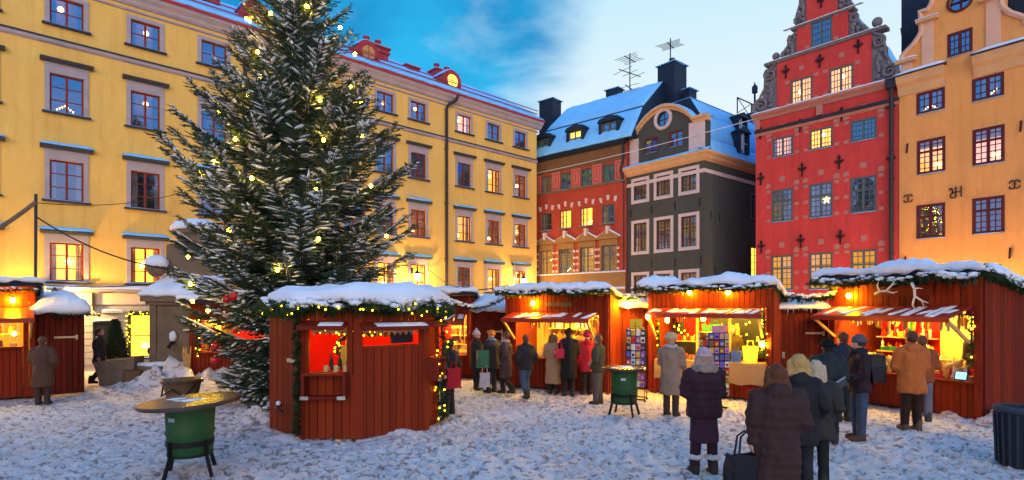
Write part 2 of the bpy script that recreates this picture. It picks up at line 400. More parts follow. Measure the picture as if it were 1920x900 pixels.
    if casing:
        cwid, cm = casing; c = MB(); p = proudcas
        c.box(u0-cwid, u0-.004, -p, .03, z0-.0, z1+.0).box(u1+.004, u1+cwid, -p, .03, z0, z1).box(u0-cwid, u1+cwid, -p-.003, .03, z1+.002, z1+(casetop or cwid))
        if not sill: c.box(u0-cwid, u1+cwid, -p-.003, .03, z0-cwid, z0-.002)
        c.build('casing', M[cm], wn)
    if sill:
        o = cwid+.07; s = MB().box(u0-o, u1+o, -.14, .06, z0-.07, z0-.012); sl = s.build('sill', M[sill], wn)
        if sillsnow:
            sb = MB(); snow_blanket(sb, (u0-o, -.13, z0-.012), (u1+o, -.13, z0-.012), (u1+o, .05, z0-.012), (u0-o, .05, z0-.012), .028, 8, 2, WSEED[0], .01, .01, .05)
            sb.build('snow', M['roofsnow_skyblue'], wn, True)
    elif sillsnow:
        sb = MB(); snow_blanket(sb, (u0, -.05, z0-.004), (u1, -.05, z0-.004), (u1, .05, z0-.004), (u0, .05, z0-.004), .03, 8, 2, WSEED[0], .01, .01, .05)
        sb.build('snow', M['roofsnow_skyblue'], wn, True)
    if hood:
        zh, hm, hs = hood; o = cwid+.13
        hb = MB().prism([(-.26, zh), (-.26, zh+.05), (.02, zh+.13), (.02, zh-.06), (-.14, zh-.06)], u0-o, u1+o, 'x'); hb.build('hood', M[hm], wn)
        if hs:
            sb = MB(); snow_blanket(sb, (u0-o, -.25, zh+.055), (u1+o, -.25, zh+.055), (u1+o, 0, zh+.135), (u0-o, 0, zh+.135), .075, 10, 3, WSEED[0], .02, .01, .08)
            sb.build('snow', M['roofsnow_skyblue'], wn, True)
    return wn
def cornice(name, prof, u0, u1, root, material):
    """profile is a list of (w, z) pairs, w negative outwards"""
    return MB().prism(prof, u0, u1, 'x').build(name, M[material], root)
def drainpipe(root, pts, r=.06, brackets=()):
    mb = MB().tube(pts, r, 8)
    for z in brackets: mb.box(pts[-1][0]-.09, pts[-1][0]+.09, pts[-1][1]-.08, .01, z-.02, z+.02)
    return mb.build('drainpipe', M['drain'], root)
def chimney(root, u0, u1, w0, w1, z0, z1, m='redbrick', pots=0, snow=True, name='chimney'):
    mb = (MB().box(u0, u1, w0, w1, z0, z1).box(u0-.04, u1+.04, w0-.04, w1+.04, z0+.1, z0+.2) if m == 'tin' else MB()).box(u0+.02, u1-.02, w0+.02, w1-.02, z0, z1-.35) if m == 'tin' else MB().box(u0, u1, w0, w1, z0, z1-.35).box(u0-.08, u1+.08, w0-.08, w1+.08, z1-.35, z1-.22).box(u0-.03, u1+.03, w0-.03, w1+.03, z1-.22, z1-.08).box(u0-.12, u1+.12, w0-.12, w1+.12, z1-.08, z1)
    c = mb.build(name, M[m], root)
    if snow:
        sb = MB(); snow_blanket(sb, (u0-.1, w0-.1, z1), (u1+.1, w0-.1, z1), (u1+.1, w1+.1, z1), (u0-.1, w1+.1, z1), .09, 8, 6, int(u0*7) % 50, .02, .01, .2); sb.build('snow', M['roofsnow_skyblue'], c, True)
    for k in range(pots):
        x = u0+(u1-u0)*(k+.5)/pots; MB().lathe([(.16, 0), (.13, .4), (.18, .42), (.18, .5), (.1, .5)], 10, (x, (w0+w1)/2, z1-.01)).build('chimney_pot', M[m], c, True)
    return c
def pick(seq, i): return seq[i % len(seq)]

# ---------------- yellow apartment building along the left
FY = Frame(200, 20.5, 2105); Y0, Y1 = -9.0, 22.25
yb = empty('apartment_building', FY.O, FY.rz, 'long yellow plastered apartment building behind the tall spruce, with lilac window surrounds', 'building')
cols_ = [-5.9, -3.5, -1.14, 1.21, 3.59, 5.95, 8.1, 9.75, 11.45, 13.42, 16.46, 18.64, 20.83]
rowsz = [(12.17, 13.14, 2), (9.12, 10.46, 3), (6.06, 7.46, 3), (3.23, 4.58, 3)]
holes = [(c-.47, c+.47, a, b) for c in cols_ for a, b, _ in rowsz]
shop = [(.70, 1.75, .42, 2.06), (4.2, 6.0, .42, 2.06), (8, 9.6, .42, 2.06), (11.3, 12.9, .42, 2.06), (16, 17.6, .42, 2.06), (19, 20.6, .42, 2.06)]
wall_mb([(Y0, 2.93), (Y1, 2.93), (Y1, 14.0), (Y0, 14.0)], holes, 9.0).build('wall', M['yellow'], yb)
gm = wall_mb([(Y0, 0), (Y1, 0), (Y1, 2.9), (Y0, 2.9)], shop, 9.0, .2)
for k in range(9):
    z = .25+k*.235
    segs = [(Y0, .60), (1.85, 4.1), (6.1, 7.9), (9.7, 11.2), (13.0, 15.9), (17.7, 18.9), (20.7, Y1)] if z < 2.1 and z > .35 else [(Y0, Y1)]
    for a, b in segs: gm.box(a, b, -.03, .001, z, z+.205)
gm.build('ground_floor', M['rustic'], yb)
lit = {(-3.5, 0): 'w', (-1.14, 0): 'l', (1.21, 0): 'l', (13.42, 0): 'l', (16.46, 0): 'p', (11.45, 0): 'l', (-1.14, 1): 'c', (1.21, 1): 'l', (-1.14, 2): 'd', (1.21, 2): 'd', (3.59, 2): 'd', (18.64, 1): 'm', (20.83, 1): 'm',
       (13.42, 2): 'm', (16.46, 2): 'm', (18.64, 2): 'm', (20.83, 2): 'm'}
for ci, c in enumerate(cols_):
    for ri, (a, b, nr) in enumerate(rowsz):
        k = lit.get((c, ri), 'b')
        room, gl, cur, lamp = {'b': ('room_dim', 'glass_blue', pick(['s', 'b', 'bs'], ci+ri), None), 'l': ('room_dim', 'glass_blue', 's', 'ball'), 'w': ('room_warm', 'glass', 's', 'ball'), 'p': ('room_rose', 'glass', 's', 'ball'),
                               'c': ('room_dim', 'glass_blue', 'b', 'candles'), 'd': ('room_dark', 'glass', 's', None), 'm': ('room_warm' if (ci+ri) % 3 == 0 else 'room_dim', 'glass', 'sy', 'ball' if ri == 1 else 'shade')}[k]
        if ri == 3:
            room, gl, cur, lamp = ('room_gold', 'glass_clear', 'sy', 'star' if c < 3 else 'shade')
            if c > 15: room, gl, cur, lamp = ('room_dim' if c < 18 else 'room_warm', 'glass', 'sy', 'ball' if c > 18 else None)
            if c in (-3.5, -1.14): room = 'room_warm'
        window(yb, c-.47, c+.47, a, b, 'sash_red', rows=nr, casing=(.14, 'lilac'), room=room, glass=gl, curtain=cur, lamp=lamp, sill='metal',
               hood=None if ri == 0 else ((b+.42, 'metal', ri > 1) if ri < 3 else (b+.36, 'metal', True)), casetop=.14 if ri == 0 else (.36 if ri < 3 else .30))
for a, b, c0, d in shop:
    window(yb, a, b, c0, d, 'sash_brown', rows=2, cas=1, casing=(.06, 'rustic'), room='room_gold', glass='glass_clear', sill='metal', proudcas=.045, curtain=None, lamp='shade')
cornice('string_course', [(-.02, 11.45), (-.10, 11.5), (-.12, 11.6), (0.02, 11.68), (.02, 11.45)], Y0, Y1, yb, 'lilac')
cornice('string_course', [(-.15, 11.605), (-.15, 11.64), (.02, 11.73), (.02, 11.69)], Y0, Y1, yb, 'metal')
cornice('string_course', [(-.07, 13.42), (-.07, 13.48), (.02, 13.5), (.02, 13.4)], Y0, Y1+.1, yb, 'lilac')
cornice('cornice', [(-.05, 13.62), (-.14, 13.70), (-.18, 13.80), (-.34, 13.9), (-.36, 14.02), (.03, 14.02), (.03, 13.6)], Y0, Y1+.3, yb, 'lilac')
cornice('gutter', [(-.44, 14.02), (-.46, 14.10), (-.36, 14.12), (.02, 14.12), (.02, 14.025)], Y0, Y1+.35, yb, 'redbrick')
lb = MB().prism([(-.30, 2.90), (-.30, 2.97), (.02, 3.03), (.02, 2.88)], Y0, Y1, 'x').build('ledge', M['lilac'], yb)
sb = MB(); snow_blanket(sb, (Y0, -.28, 2.975), (Y1, -.28, 2.975), (Y1, .0, 3.03), (Y0, .0, 3.03), .10, 90, 3, 3, .02, .05, .12); sb.build('snow', M['snow'], lb, True)
for a, b in ((-2.2, -.45), (-.35, 2.6)):
    MB().box(a, b, -.10, -.034, 2.42, 2.83).build('signboard', M['cream'], yb)
MB().box(-.42, -.38, -.2, -.034, 2.2, 2.83).build('sign_bracket', M['iron'], yb)
rf = MB().prism([(-.42, 14.12), (4.4, 17.0), (9.2, 14.12)], Y0, Y1+.3, 'x').build('roof', M['redbrick'], yb)
sb = MB(); snow_blanket(sb, (Y0, -.40, 14.14), (Y1+.25, -.40, 14.14), (Y1+.25, 4.4, 17.02), (Y0, 4.4, 17.02), .16, 120, 10, 5, .03, .05, .2); sb.build('snow', M['roofsnow_skyblue'], rf, True)
MB().tube([(Y0, -.1, 14.75), (Y1, -.1, 14.75)], .03, 5).tube([(Y0, -.1, 14.55), (Y1, -.1, 14.55)], .03, 5).build('snow_guard', M['redbrick'], rf)
drainpipe(yb, [(15.75, -.36, 14.0), (15.7, -.3, 13.75), (15.3, -.12, 13.45), (15.17, -.12, 13.2), (15.17, -.12, 0)], .085, (11, 8, 5))
drainpipe(yb, [(4.95, -.36, 14.0), (4.85, -.12, 13.4), (4.75, -.12, 13.1), (4.75, -.12, 0)], .085, (11, 8, 5))
for u_, lit_ in ((10.6, 0), (15.75, 1), (5.3, 0)):   # round-headed dormers
    dm = MB(); pts = [(u_-.62, 14.2), (u_+.62, 14.2)]+[(u_+.62*math.cos(a*math.pi/12), 14.95+.62*math.sin(a*math.pi/12)) for a in range(13)]
    dm.prism(pts, .15, 2.2); d = dm.build('dormer', M['redbrick'], rf)
    MB().prism([(u_+.36*math.cos(a*math.pi/9), 14.95+.36*math.sin(a*math.pi/9)) for a in range(18)], .11, .16).build('pane', M['room_gold' if lit_ else 'room_dim'], d)
    ring = MB(); ring.tube([(u_+.42*math.cos(a*math.pi/9), .12, 14.95+.42*math.sin(a*math.pi/9)) for a in range(19)], .06, 6); ring.tube([(u_-.36, .1, 14.95), (u_+.36, .1, 14.95)], .02, 4).tube([(u_, .1, 14.6), (u_, .1, 15.3)], .02, 4); ring.build('window_ring', M['redbrick'], d)
    sm = MB(); snow_blanket(sm, (u_-.6, .2, 15.25), (u_-.6, 2.2, 15.25), (u_, 2.2, 15.62), (u_, .2, 15.62), .12, 8, 6, 4, .02, .02, .1); snow_blanket(sm, (u_+.6, .2, 15.25), (u_, .2, 15.62), (u_, 2.2, 15.62), (u_+.6, 2.2, 15.25), .06, 6, 8, 4, .02, .02, .1); sm.build('snow', M['roofsnow_skyblue'], d, True)
for xa, xb, yt_, w_, pots in ((364, 408, -14, 1.6, 1), (684, 728, 84, 1.6, 2), (762, 784, 124, 2.0, 0), (818, 856, 134, 2.2, 2)):
    u_ = FY.u(xa, w_); wd = FY.u(xb, w_)-u_; zt = FY.z((xa+xb)/2, yt_, w_); chimney(rf, u_, u_+wd, w_, w_+1.0, 14.6, zt, 'redbrick', pots)
# lanterns on the yellow wall
def wall_lantern(F, u, z, label, power=60):
    t = empty('wall_lantern', F.world(u, -.02, z), F.rz, label, 'lantern', 'lanterns on the yellow building')
    MB().tube([(0, 0, .35), (0, -.25, .55), (0, -.5, .45), (0, -.5, .32)], .025, 6).box(-.06, .06, -.01, .02, .2, .5).build('bracket', M['iron'], t)
    MB().lathe([(.10, -.2), (.17, .15), (.02, .30)], 8, (0, -.5, 0)).build('glass', M['lantern'], t, True)
    MB().lathe([(.20, .14), (.05, .30), (.03, .36)], 8, (0, -.5, .01)).lathe([(.12, -.26), (.12, -.2)], 8, (0, -.5, 0)).build('cap', M['iron'], t)
    l = bpy.data.lights.new('lantern_light', 'POINT'); l.energy = power; l.color = (1, .62, .22); l.shadow_soft_size = .15
    o = bpy.data.objects.new('lantern_light', l); col.objects.link(o); o.parent = t; o.location = (0, -.75, -.05)
wall_lantern(FY, FY.u(782, -.5), FY.z(782, 519, -.5), 'glowing wall lantern beside the golden lit windows near the spruce', 330)
wall_lantern(FY, FY.u(981, -.5), FY.z(981, 528, -.5), 'glowing wall lantern near the far corner of the yellow building', 300)

# ---------------- rust red house with painted frieze
FR = Frame(1004, 36.6, -230)
RW = FR.u(1173)
rb = empty('painted_townhouse', FR.O, FR.rz, 'narrow rust red house with triangular window pediments and dormers in a snowy mansard', 'house')
S = lambda x, y: (1000+x/2.5, 200+y/2.5)
def rect(F, x0, ytop, ybot, x1, conv, w=0):
    a = conv(x0, ytop); b = conv(x0, ybot); c = conv(x1, ytop)
    u0, zt = F.h(*a, w); _, zb = F.h(*b, w); return [u0, F.u(c[0], w), zb, zt]
rA = [rect(FR, *q, S) for q in ((38, 335, 408, 85), (127, 315, 390, 176), (222, 294, 375, 275), (322, 268, 358, 381))]
rB = [rect(FR, *q, S) for q in ((37, 500, 582, 86), (124, 490, 575, 178), (220, 478, 563, 277), (321, 460, 550, 381))]
rC = [rect(FR, *q, S) for q in ((33, 680, 790, 88), (122, 670, 787, 185), (220, 660, 782, 285), (320, 648, 773, 388))]
def level(rs):
    zb = sum(r[2] for r in rs)/len(rs); zt = sum(r[3] for r in rs)/len(rs)
    for r in rs: r[2] = zb; r[3] = zt
for rs in (rA, rB, rC): level(rs)
zEr = FR.z(1010, 300); zStr = FR.z(1010, 364); zBase = FR.z(1010, 517)
zFr0 = rA[0][3]+.12
wall_mb([(0, 0), (RW, 0), (RW, zEr), (0, zEr)], [tuple(r) for r in rA+rB+rC], 7).build('wall', M['rust'], rb)
bnd = MB(); es = [0]+[x for r in rA for x in (r[0]-.03, r[1]+.03)]+[RW]
MB().box(0, RW, -.02, .001, zFr0, zEr).build('frieze', M['frieze'], rb)
for i in range(0, len(es), 2):
    if es[i+1]-es[i] > .15:
        pp = MB().box(es[i], es[i+1], -.015, .001, rA[0][2], zFr0-.003).build('painted_panel', M['pinkp'], rb)
        a, b = es[i]+.09, es[i+1]-.09; q = MB(); z0, z1 = rA[0][2]+.12, zFr0-.12
        if b-a > .1: q.box(a, b, -.022, -.016, z0, z0+.05).box(a, b, -.022, -.016, z1-.05, z1).box(a, a+.05, -.022, -.016, z0+.05, z1-.05).box(b-.05, b, -.022, -.016, z0+.05, z1-.05).box((a+b)/2-.03, (a+b)/2+.03, -.022, -.016, z0+.2, z1-.2).build('scroll_border', M['rust'], pp)
cornice('string_course', [(-.08, zStr-.10), (-.10, zStr), (.02, zStr+.05), (.02, zStr-.12)], 0, RW, rb, 'stone')
MB().box(0, RW, -.06, .001, 0, zBase).build('plinth', M['ochre'], rb)
cornice('ledge', [(-.12, zBase), (-.12, zBase+.04), (.0, zBase+.09), (.0, zBase-.03)], 0, RW, rb, 'snow')
cornice('ledge', [(-.12, zBase-.95), (-.12, zBase-.9), (-.055, zBase-.86), (-.055, zBase-1.0)], 0, RW, rb, 'snow')
for i, r in enumerate(rA): window(rb, *r, sash='sash_grey', rows=2, fb=.08, room='room_dim', glass='glass_blue' if i else 'glass', curtain='s', sillsnow=True)
for i, r in enumerate(rB):
    window(rb, *r, sash='sash_grey', rows=3, fb=.06, room='room_gold' if i in (1, 2) else 'room_dark', glass='glass_clear' if i in (1, 2) else 'glass', curtain='sy' if i in (1, 2) else 's', sill='stone', lamp='candles' if i == 2 else None)
    uc = (r[0]+r[1])/2; zt = r[3]+.06
    for k, dx in ((-1, -.42), (0, 0), (1, .42)):
        MB().prism([(uc+dx-.06+.05*k, zt+.08+(.10 if k == 0 else 0)), (uc+dx+.07+.05*k, zt+.05+(.12 if k == 0 else 0)), (uc+dx+.10+.10*k, zt+.36+(.12 if k == 0 else 0)), (uc+dx-.09+.10*k, zt+.36+(.12 if k == 0 else 0))], -.05, .001).build('keystone', M['pale'], rb)
for i, r in enumerate(rC):
    u0, u1, z0, z1 = r
    wn = window(rb, *r, sash='sash_grey', rows=4, trans=.66, fb=.07, room=['room_amber', 'room_dim', 'room_amber', 'room_dim'][i], glass='glass', curtain='sy', casing=(.12, 'ochre'), proudcas=.06, casetop=.35, lamp='ball' if i == 0 else ('candles' if i == 1 else None))
    zt = z1+.36; uc = (u0+u1)/2; hw = (u1-u0)/2+.30
    MB().prism([(uc-hw, zt), (uc+hw, zt), (uc+hw, zt+.10), (uc+.09, zt+.52), (uc-.09, zt+.52), (uc-hw, zt+.10)], -.20, .001).build('pediment', M['ochre'], wn)
    MB().prism([(uc-.08, zt+.3), (uc+.08, zt+.3), (uc+.11, zt+.75), (uc-.11, zt+.75)], -.24, .001).build('pediment_block', M['pale'], wn)
    sm = MB(); snow_blanket(sm, (uc+.1, -.2, zt+.52), (uc+hw+.03, -.2, zt+.10), (uc+hw+.03, 0, zt+.10), (uc+.1, 0, zt+.52), .07, 8, 3, i, .02, .01, .1); snow_blanket(sm, (uc-hw, -.2, zt+.1), (uc-.1, -.2, zt+.52), (uc-.1, 0, zt+.52), (uc-hw, 0, zt+.10), .03, 8, 3, i, .02, .01, .1); sm.build('snow', M['snow'], wn, True)
    for k in range(4):
        z = z0+(z1-z0)*(k+.3)/4
        for x in (u0-.16, u1+.16): MB().box(x-.07, x+.07, -.09, -.0, z, z+.13).build('quoin', M['pale'], wn)
zBk = zEr+2.2; zRg = zEr+4.3; w1, w2 = 1.15, 3.6
cornice('cornice', [(-.10, zEr-.14), (-.35, zEr), (-.35, zEr+.06), (.02, zEr+.06), (.02, zEr-.2)], -.05, RW+.05, rb, 'tin')
mf = MB().prism([(-.3, zEr+.06), (w1, zBk), (w2, zRg), (w2+3, zRg-1), (7, zEr)], 0, RW+.6, 'x').build('roof', M['tin'], rb)
sm = MB(); snow_blanket(sm, (0, -.28, zEr+.10), (RW+.5, -.28, zEr+.10), (RW+.5, w1-.1, zBk-.12), (0, w1-.1, zBk-.12), .11, 40, 10, 6, .02, .05, .15, .3)
snow_blanket(sm, (0, w1+.06, zBk+.02), (RW+.5, w1+.06, zBk+.02), (RW+.5, w2, zRg+.02), (0, w2, zRg+.02), .16, 40, 10, 8, .02, .08, .15, .3); sm.build('snow', M['roofsnow_skyblue'], mf, True)
V5 = lambda x, y: (1000+x/3.6, 70+y/3.6)
for i, (x0, yt, yb_, x1) in enumerate(((28, 700, 800, 105), (247, 645, 748, 328), (468, 588, 697, 563))):
    r = rect(FR, x0, yt, yb_, x1, V5, .1); u0, u1, z0, z1 = r; z0 = max(z0, zEr+.38)
    d = MB().box(u0-.22, u0-.03, .0, 1.6, z0-.1, z1+.08).box(u1+.03, u1+.22, .0, 1.6, z0-.1, z1+.08).box(u0-.03, u1+.03, .0, .3, z0-.12, z0-.02).prism([(u0-.32, z1+.08), (u1+.32, z1+.08), (u1+.18, z1+.26), ((u0+u1)/2, z1+.42), (u0-.18, z1+.26)], -.06, 1.7).build('dormer', M['tin'], mf)
    wn = MB(); 
    for a, b, c, e in ((u0-.03, u0+.06, z0, z1), (u1-.06, u1+.03, z0, z1), ((u0+u1)/2-.04, (u0+u1)/2+.04, z0, z1)): wn.box(a, b, .04, .10, c, e)
    for z in (z0, (z0+z1)/2, z1-.06): wn.box(u0+.06, (u0+u1)/2-.04, .045, .095, z, z+.06).box((u0+u1)/2+.04, u1-.06, .045, .095, z, z+.06)
    wn.build('window', M['sash_grey'], d)
    MB().box(u0, u1, .115, .12, z0, z1).build('pane', M['room_gold' if i == 1 else 'glass_blue'], d)
    MB().box(u0, u1, .3, .32, z0, z1).build('room', M['room_dim'], d)
for k in range(3): MB().tube([(.6+k*1.9, -.1, zEr+.42), (1.5+k*1.9, -.1, zEr+.42)], .035, 5).build('snow_guard', M['tin'], mf)
chimney(mf, FR.u(1011, 2.6), FR.u(1036, 2.6), 2.6, 3.6, zBk, FR.z(1025, 187, 2.6), 'tin', 0)
chimney(mf, FR.u(1136, 3.6), FR.u(1158, 3.6), 3.6, 4.3, zBk, FR.z(1150, 166, 3.6), 'tin', 0)
# ---------------- grey house with arched gable
FG = Frame(1175.5, 32.3, 110); GW = FG.u(1320.5)
gb = empty('gabled_townhouse', FG.O, FG.rz, 'dark grey corner house with pale window surrounds and an arched gable with round window', 'house')
S = lambda x, y: (1170+x/2.5, 180+y/2.5)
g1 = [rect(FG, *q, S) for q in ((47, 405, 492, 107), (153, 375, 475, 218), (269, 358, 452, 340))]
g2 = [rect(FG, *q, S) for q in ((47, 600, 732, 107), (153, 585, 722, 219), (269, 567, 710, 340))]
g3 = [rect(FG, *q, S) for q in ((47, 842, 960, 107), (153, 836, 955, 219), (269, 828, 950, 340))]
for rs in (g1, g2, g3): level(rs)
zL = FG.z(1178, 318)                     # top of the big cornice
GD = 13.0
wall_mb([(0, 0), (GW, 0), (GW, zL-.3), (0, zL-.3)], [tuple(r) for r in g1+g2+g3], GD).build('wall', M['grey'], gb)
for i, r in enumerate(g1+g2+g3): window(gb, *r, sash='sash_brown', rows=4 if i > 2 else 3, sub=2, trans=.62 if i > 2 else None, fb=.07, bar=.022, casing=(.17, 'pale'), room='room_dark' if i < 6 else 'room_dim', glass='glass', curtain='s' if i % 2 else None, proudcas=.035)
MB().box(-.02, GW+.03, -.03, .001, zL-1.05, zL-.86).build('band', M['pale'], gb)
MB().box(GW-.001, GW+.03, .002, GD, zL-1.05, zL-.86).build('band', M['pale'], gb)
for nm, m, pr in (('cornice', 'apricot', [(.34, 0), (.34, -.10), (.24, -.22), (.18, -.34), (.03, -.5)]),):
    mb = MB(); o = []
    for off, dz in [(0.0, 0.0)]+pr:
        pass
    lv = [(.34, 0.0), (.32, -.10), (.22, -.20), (.17, -.32), (.02, -.46)]
    vs = []; fs = []
    for off, dz in lv: vs += [(-off*.2, -off, zL+dz), (GW+off, -off, zL+dz), (GW+off, GD, zL+dz), (-off*.2, GD, zL+dz)]
    for i in range(len(lv)-1):
        for k in range(4): a = i*4+k; b = i*4+(k+1) % 4; fs.append((a+4, b+4, b, a))
    fs.append((0, 1, 2, 3)); mb.add(vs, fs); mb.build(nm, M[m], gb)
sm = MB(); snow_blanket(sm, (-.1, -.33, zL+.01), (GW+.33, -.33, zL+.01), (GW+.33, .5, zL+.30), (-.1, .5, zL+.30), .07, 26, 5, 12, .03, .02, .15, .3)
snow_blanket(sm, (GW+.33, -.30, zL+.01), (GW+.33, GD, zL+.01), (GW-.25, GD, zL+.35), (GW-.25, -.30, zL+.2), .07, 40, 5, 13, .03, .02, .15, .3); sm.build('snow', M['roofsnow_skyblue'], gb, True)
gw = .25                                  # gable face set back a little
G = lambda x, y: FG.h(1000+x/3.6, 70+y/3.6, gw)
uL = 0.05; uR = FG.u(1000+1160/3.6, gw); uPl = G(712, 700)[0]; uPr = G(1055, 700)[0]
zSh = (G(630, 690)[1]+G(1165, 540)[1])/2; apx, apz = G(905, 468)
arc = [(uPl-.28+(uPr-uPl+.56)*k/14, zSh+(apz-zSh)*math.sin(math.pi*k/14)**.75) for k in range(15)]
outer = [(uL, zL+.02), (uR, zL+.02), (uR, zSh)]+[(u, z) for u, z in reversed(arc)]+[(uL, zSh)]
ws = []
for x0, yt, yb_, x1 in ((752, 693, 795, 836), (918, 650, 745, 1008)):
    a = G(x0, yt); b = G(x0, yb_); c = G(x1, yt); ws.append([a[0], c[0], b[1], a[1]])
level(ws)
ocu = G(877, 552); octp = [(ocu[0]+.42*math.cos(k*math.pi/10), ocu[1]+.42*math.sin(k*math.pi/10)) for k in range(20)]
gt = empty('gable', (0, gw, 0)); gt.parent = gb
wall_mb(outer, [tuple(r) for r in ws]+[octp], .5).build('gable_wall', M['grey'], gt)
for r in ws: window(gt, *r, sash='sash_red', rows=3, sub=1, fb=.06, room='room_dark', glass='glass_blue', casing=(.05, 'sash_brown'), proudcas=.02)
oc = MB().tube([(ocu[0]+.50*math.cos(k*math.pi/12), -.03, ocu[1]+.50*math.sin(k*math.pi/12)) for k in range(25)], .10, 8).build('round_window', M['pale'], gt, True)
MB().prism([(ocu[0]+.42*math.cos(k*math.pi/10), ocu[1]+.42*math.sin(k*math.pi/10)) for k in range(20)], .10, .12).build('pane', M['glass_blue'], oc)
MB().prism([(ocu[0]+.42*math.cos(k*math.pi/10), ocu[1]+.42*math.sin(k*math.pi/10)) for k in range(20)], .3, .32).tube([(ocu[0]-.42, .08, ocu[1]), (ocu[0]+.42, .08, ocu[1])], .025, 4).tube([(ocu[0], .08, ocu[1]-.42), (ocu[0], .08, ocu[1]+.42)], .025, 4).build('window_cross', M['sash_brown'], oc)
for a, b in ((uL, uPl), (uPr, uR)): MB().box(a, b, -.08, .001, zL+.05, zSh-.12).build('pilaster', M['pale'], gt)
cp = MB(); pts = [(uL-.08, zSh)]+[p for p in arc]+[(uR+.14, zSh)]
for (a, b), (c, d) in zip(pts[:-1], pts[1:]):
    for k, (o, t0, t1) in enumerate(((-.22, 0, .14), (-.12, -.16, -.002))): cp.add([(a, o, b+t0), (c, o, d+t0), (c, .3, d+t0), (a, .3, b+t0), (a, o, b+t1), (c, o, d+t1), (c, .3, d+t1), (a, .3, b+t1)], [(0, 1, 5, 4), (4, 5, 6, 7), (3, 2, 1, 0), (2, 3, 7, 6), (0, 4, 7, 3), (1, 2, 6, 5)])
cp.build('coping', M['apricot'], gt)
sm = MB()
for (a, b), (c, d) in zip(pts[:-1], pts[1:]): snow_blanket(sm, (a, -.2, b+.14), (c, -.2, d+.14), (c, .5, d+.14), (a, .5, b+.14), .06, 4, 4, 3, .01, .02, .05, .3)
sm.build('snow', M['roofsnow_skyblue'], gt, True)
wR = 2.6; zK = zL+3.3
FS_h = None
gr = MB().prism([(.05, zL), (.15, zL+1.2), (.6, zL+2.4), (1.5, zK), (GW-1.35, zK), (GW-.75, zL+2.3), (GW-.32, zL+.9), (GW-.05, zL)], gw+.5, GD).build('roof', M['tin'], gb)
sm = MB()
for (a, b), (c, d) in (((GW-.02, zL+.10), (GW-.32, zL+.9)), ((GW-.32, zL+.9), (GW-.75, zL+2.3)), ((GW-.75, zL+2.3), (GW-1.32, zK-.05)), ((GW-1.3, zK), (1.5, zK)), ((1.5, zK), (.6, zL+2.4)), ((.6, zL+2.4), (.1, zL+1.0))):
    snow_blanket(sm, (a, gw+.52, b), (a, GD, b), (c, GD, d), (c, gw+.52, d), .09, 40, 5, 21, .0, .0, .06, .3)
sm.build('snow', M['roofsnow_skyblue'], gr, True)
for k, (w_, zz) in enumerate(((3.9, .55), (7.2, .55), (4.6, 2.0))):
    hh = 1.15 if k < 2 else .8; xo = (GW-.05) if k < 2 else GW-.55
    d = MB().box(xo-1.0, xo+.12, w_-.50, w_-.40, zL+zz, zL+zz+hh).box(xo-1.0, xo+.12, w_+.40, w_+.50, zL+zz, zL+zz+hh).prism([(w_-.6, zL+zz+hh), (w_+.6, zL+zz+hh), (w_, zL+zz+hh+.3)], xo-1.3, xo+.2, 'x').build('dormer', M['tin'], gr)
    MB().box(xo-.02, xo-.01, w_-.4, w_+.4, zL+zz+.05, zL+zz+hh).build('pane', M['glass_blue'], d)
    MB().box(xo-.2, xo-.19, w_-.4, w_+.4, zL+zz+.05, zL+zz+hh).build('room', M['room_rose'], d)
    MB().box(xo-.005, xo+.04, w_-.03, w_+.03, zL+zz+.05, zL+zz+hh).box(xo-.003, xo+.03, w_-.4, w_+.4, zL+zz+hh/2-.02, zL+zz+hh/2+.02).build('window_bars', M['white'], d)
for k, (zz0, zz1, lit_) in enumerate(((zL-2.9, zL-1.6, 0), (zL-6.6, zL-4.6, 1))):
    wv = 5.0; d = MB().box(GW+.001, GW+.05, wv-.45, wv+.45, zz0-.06, zz0).box(GW+.001, GW+.05, wv-.45, wv-.39, zz0, zz1).box(GW+.001, GW+.05, wv+.39, wv+.45, zz0, zz1).box(GW+.001, GW+.05, wv-.45, wv+.45, zz1, zz1+.06).box(GW+.012, GW+.04, wv-.02, wv+.02, zz0, zz1)
    for j in range(1, 5): d.box(GW+.014, GW+.03, wv-.39, wv+.39, zz0+(zz1-zz0)*j/5-.012, zz0+(zz1-zz0)*j/5+.012)
    d = d.build('window', M['sash_grey'], gb); MB().box(GW+.002, GW+.01, wv-.39, wv+.39, zz0, zz1).build('pane', M['room_gold' if lit_ else 'room_dark'], d)
chimney(gr, FG.u(1233, 3.6), FG.u(1264, 3.6), 3.6, 4.9, zL+.5, FG.z(1250, 119, 3.6), 'tin', 1, True)
chimney(gr, FG.u(1281, 4.2), FG.u(1292, 4.2), 4.2, 5, zL+1, FG.z(1286, 167, 4.2), 'tin', 0, True)
chimney(gr, 2.2, 3.2, 9.0, 10, zK-.3, zK+1.2, 'tin', 0, True)
for x, y in ((240, 515), (355, 498), (130, 535), (32, 550), (360, 770), (240, 780), (130, 785)):
    u, z = FG.h(1170+x/2.5, 180+y/2.5); MB().box(u-.025, u+.025, -.03, .001, z-.22, z+.22).build('wall_anchor', M['iron'], gb)
for w_, z in ((.6, zL-3.2), (1.4, zL-3.2), (.6, zL-7.6), (1.0, zL-6.0)): MB().box(GW, GW+.03, w_-.025, w_+.025, z-.22, z+.22).build('wall_anchor', M['iron'], gb)
drainpipe(gb, [(-.12, -.2, zSh+.3), (-.05, -.25, zL+.6), (-.12, -.42, zL), (-.10, -.12, zL-.8), (-.10, -.12, 0)], .07, (10, 6))
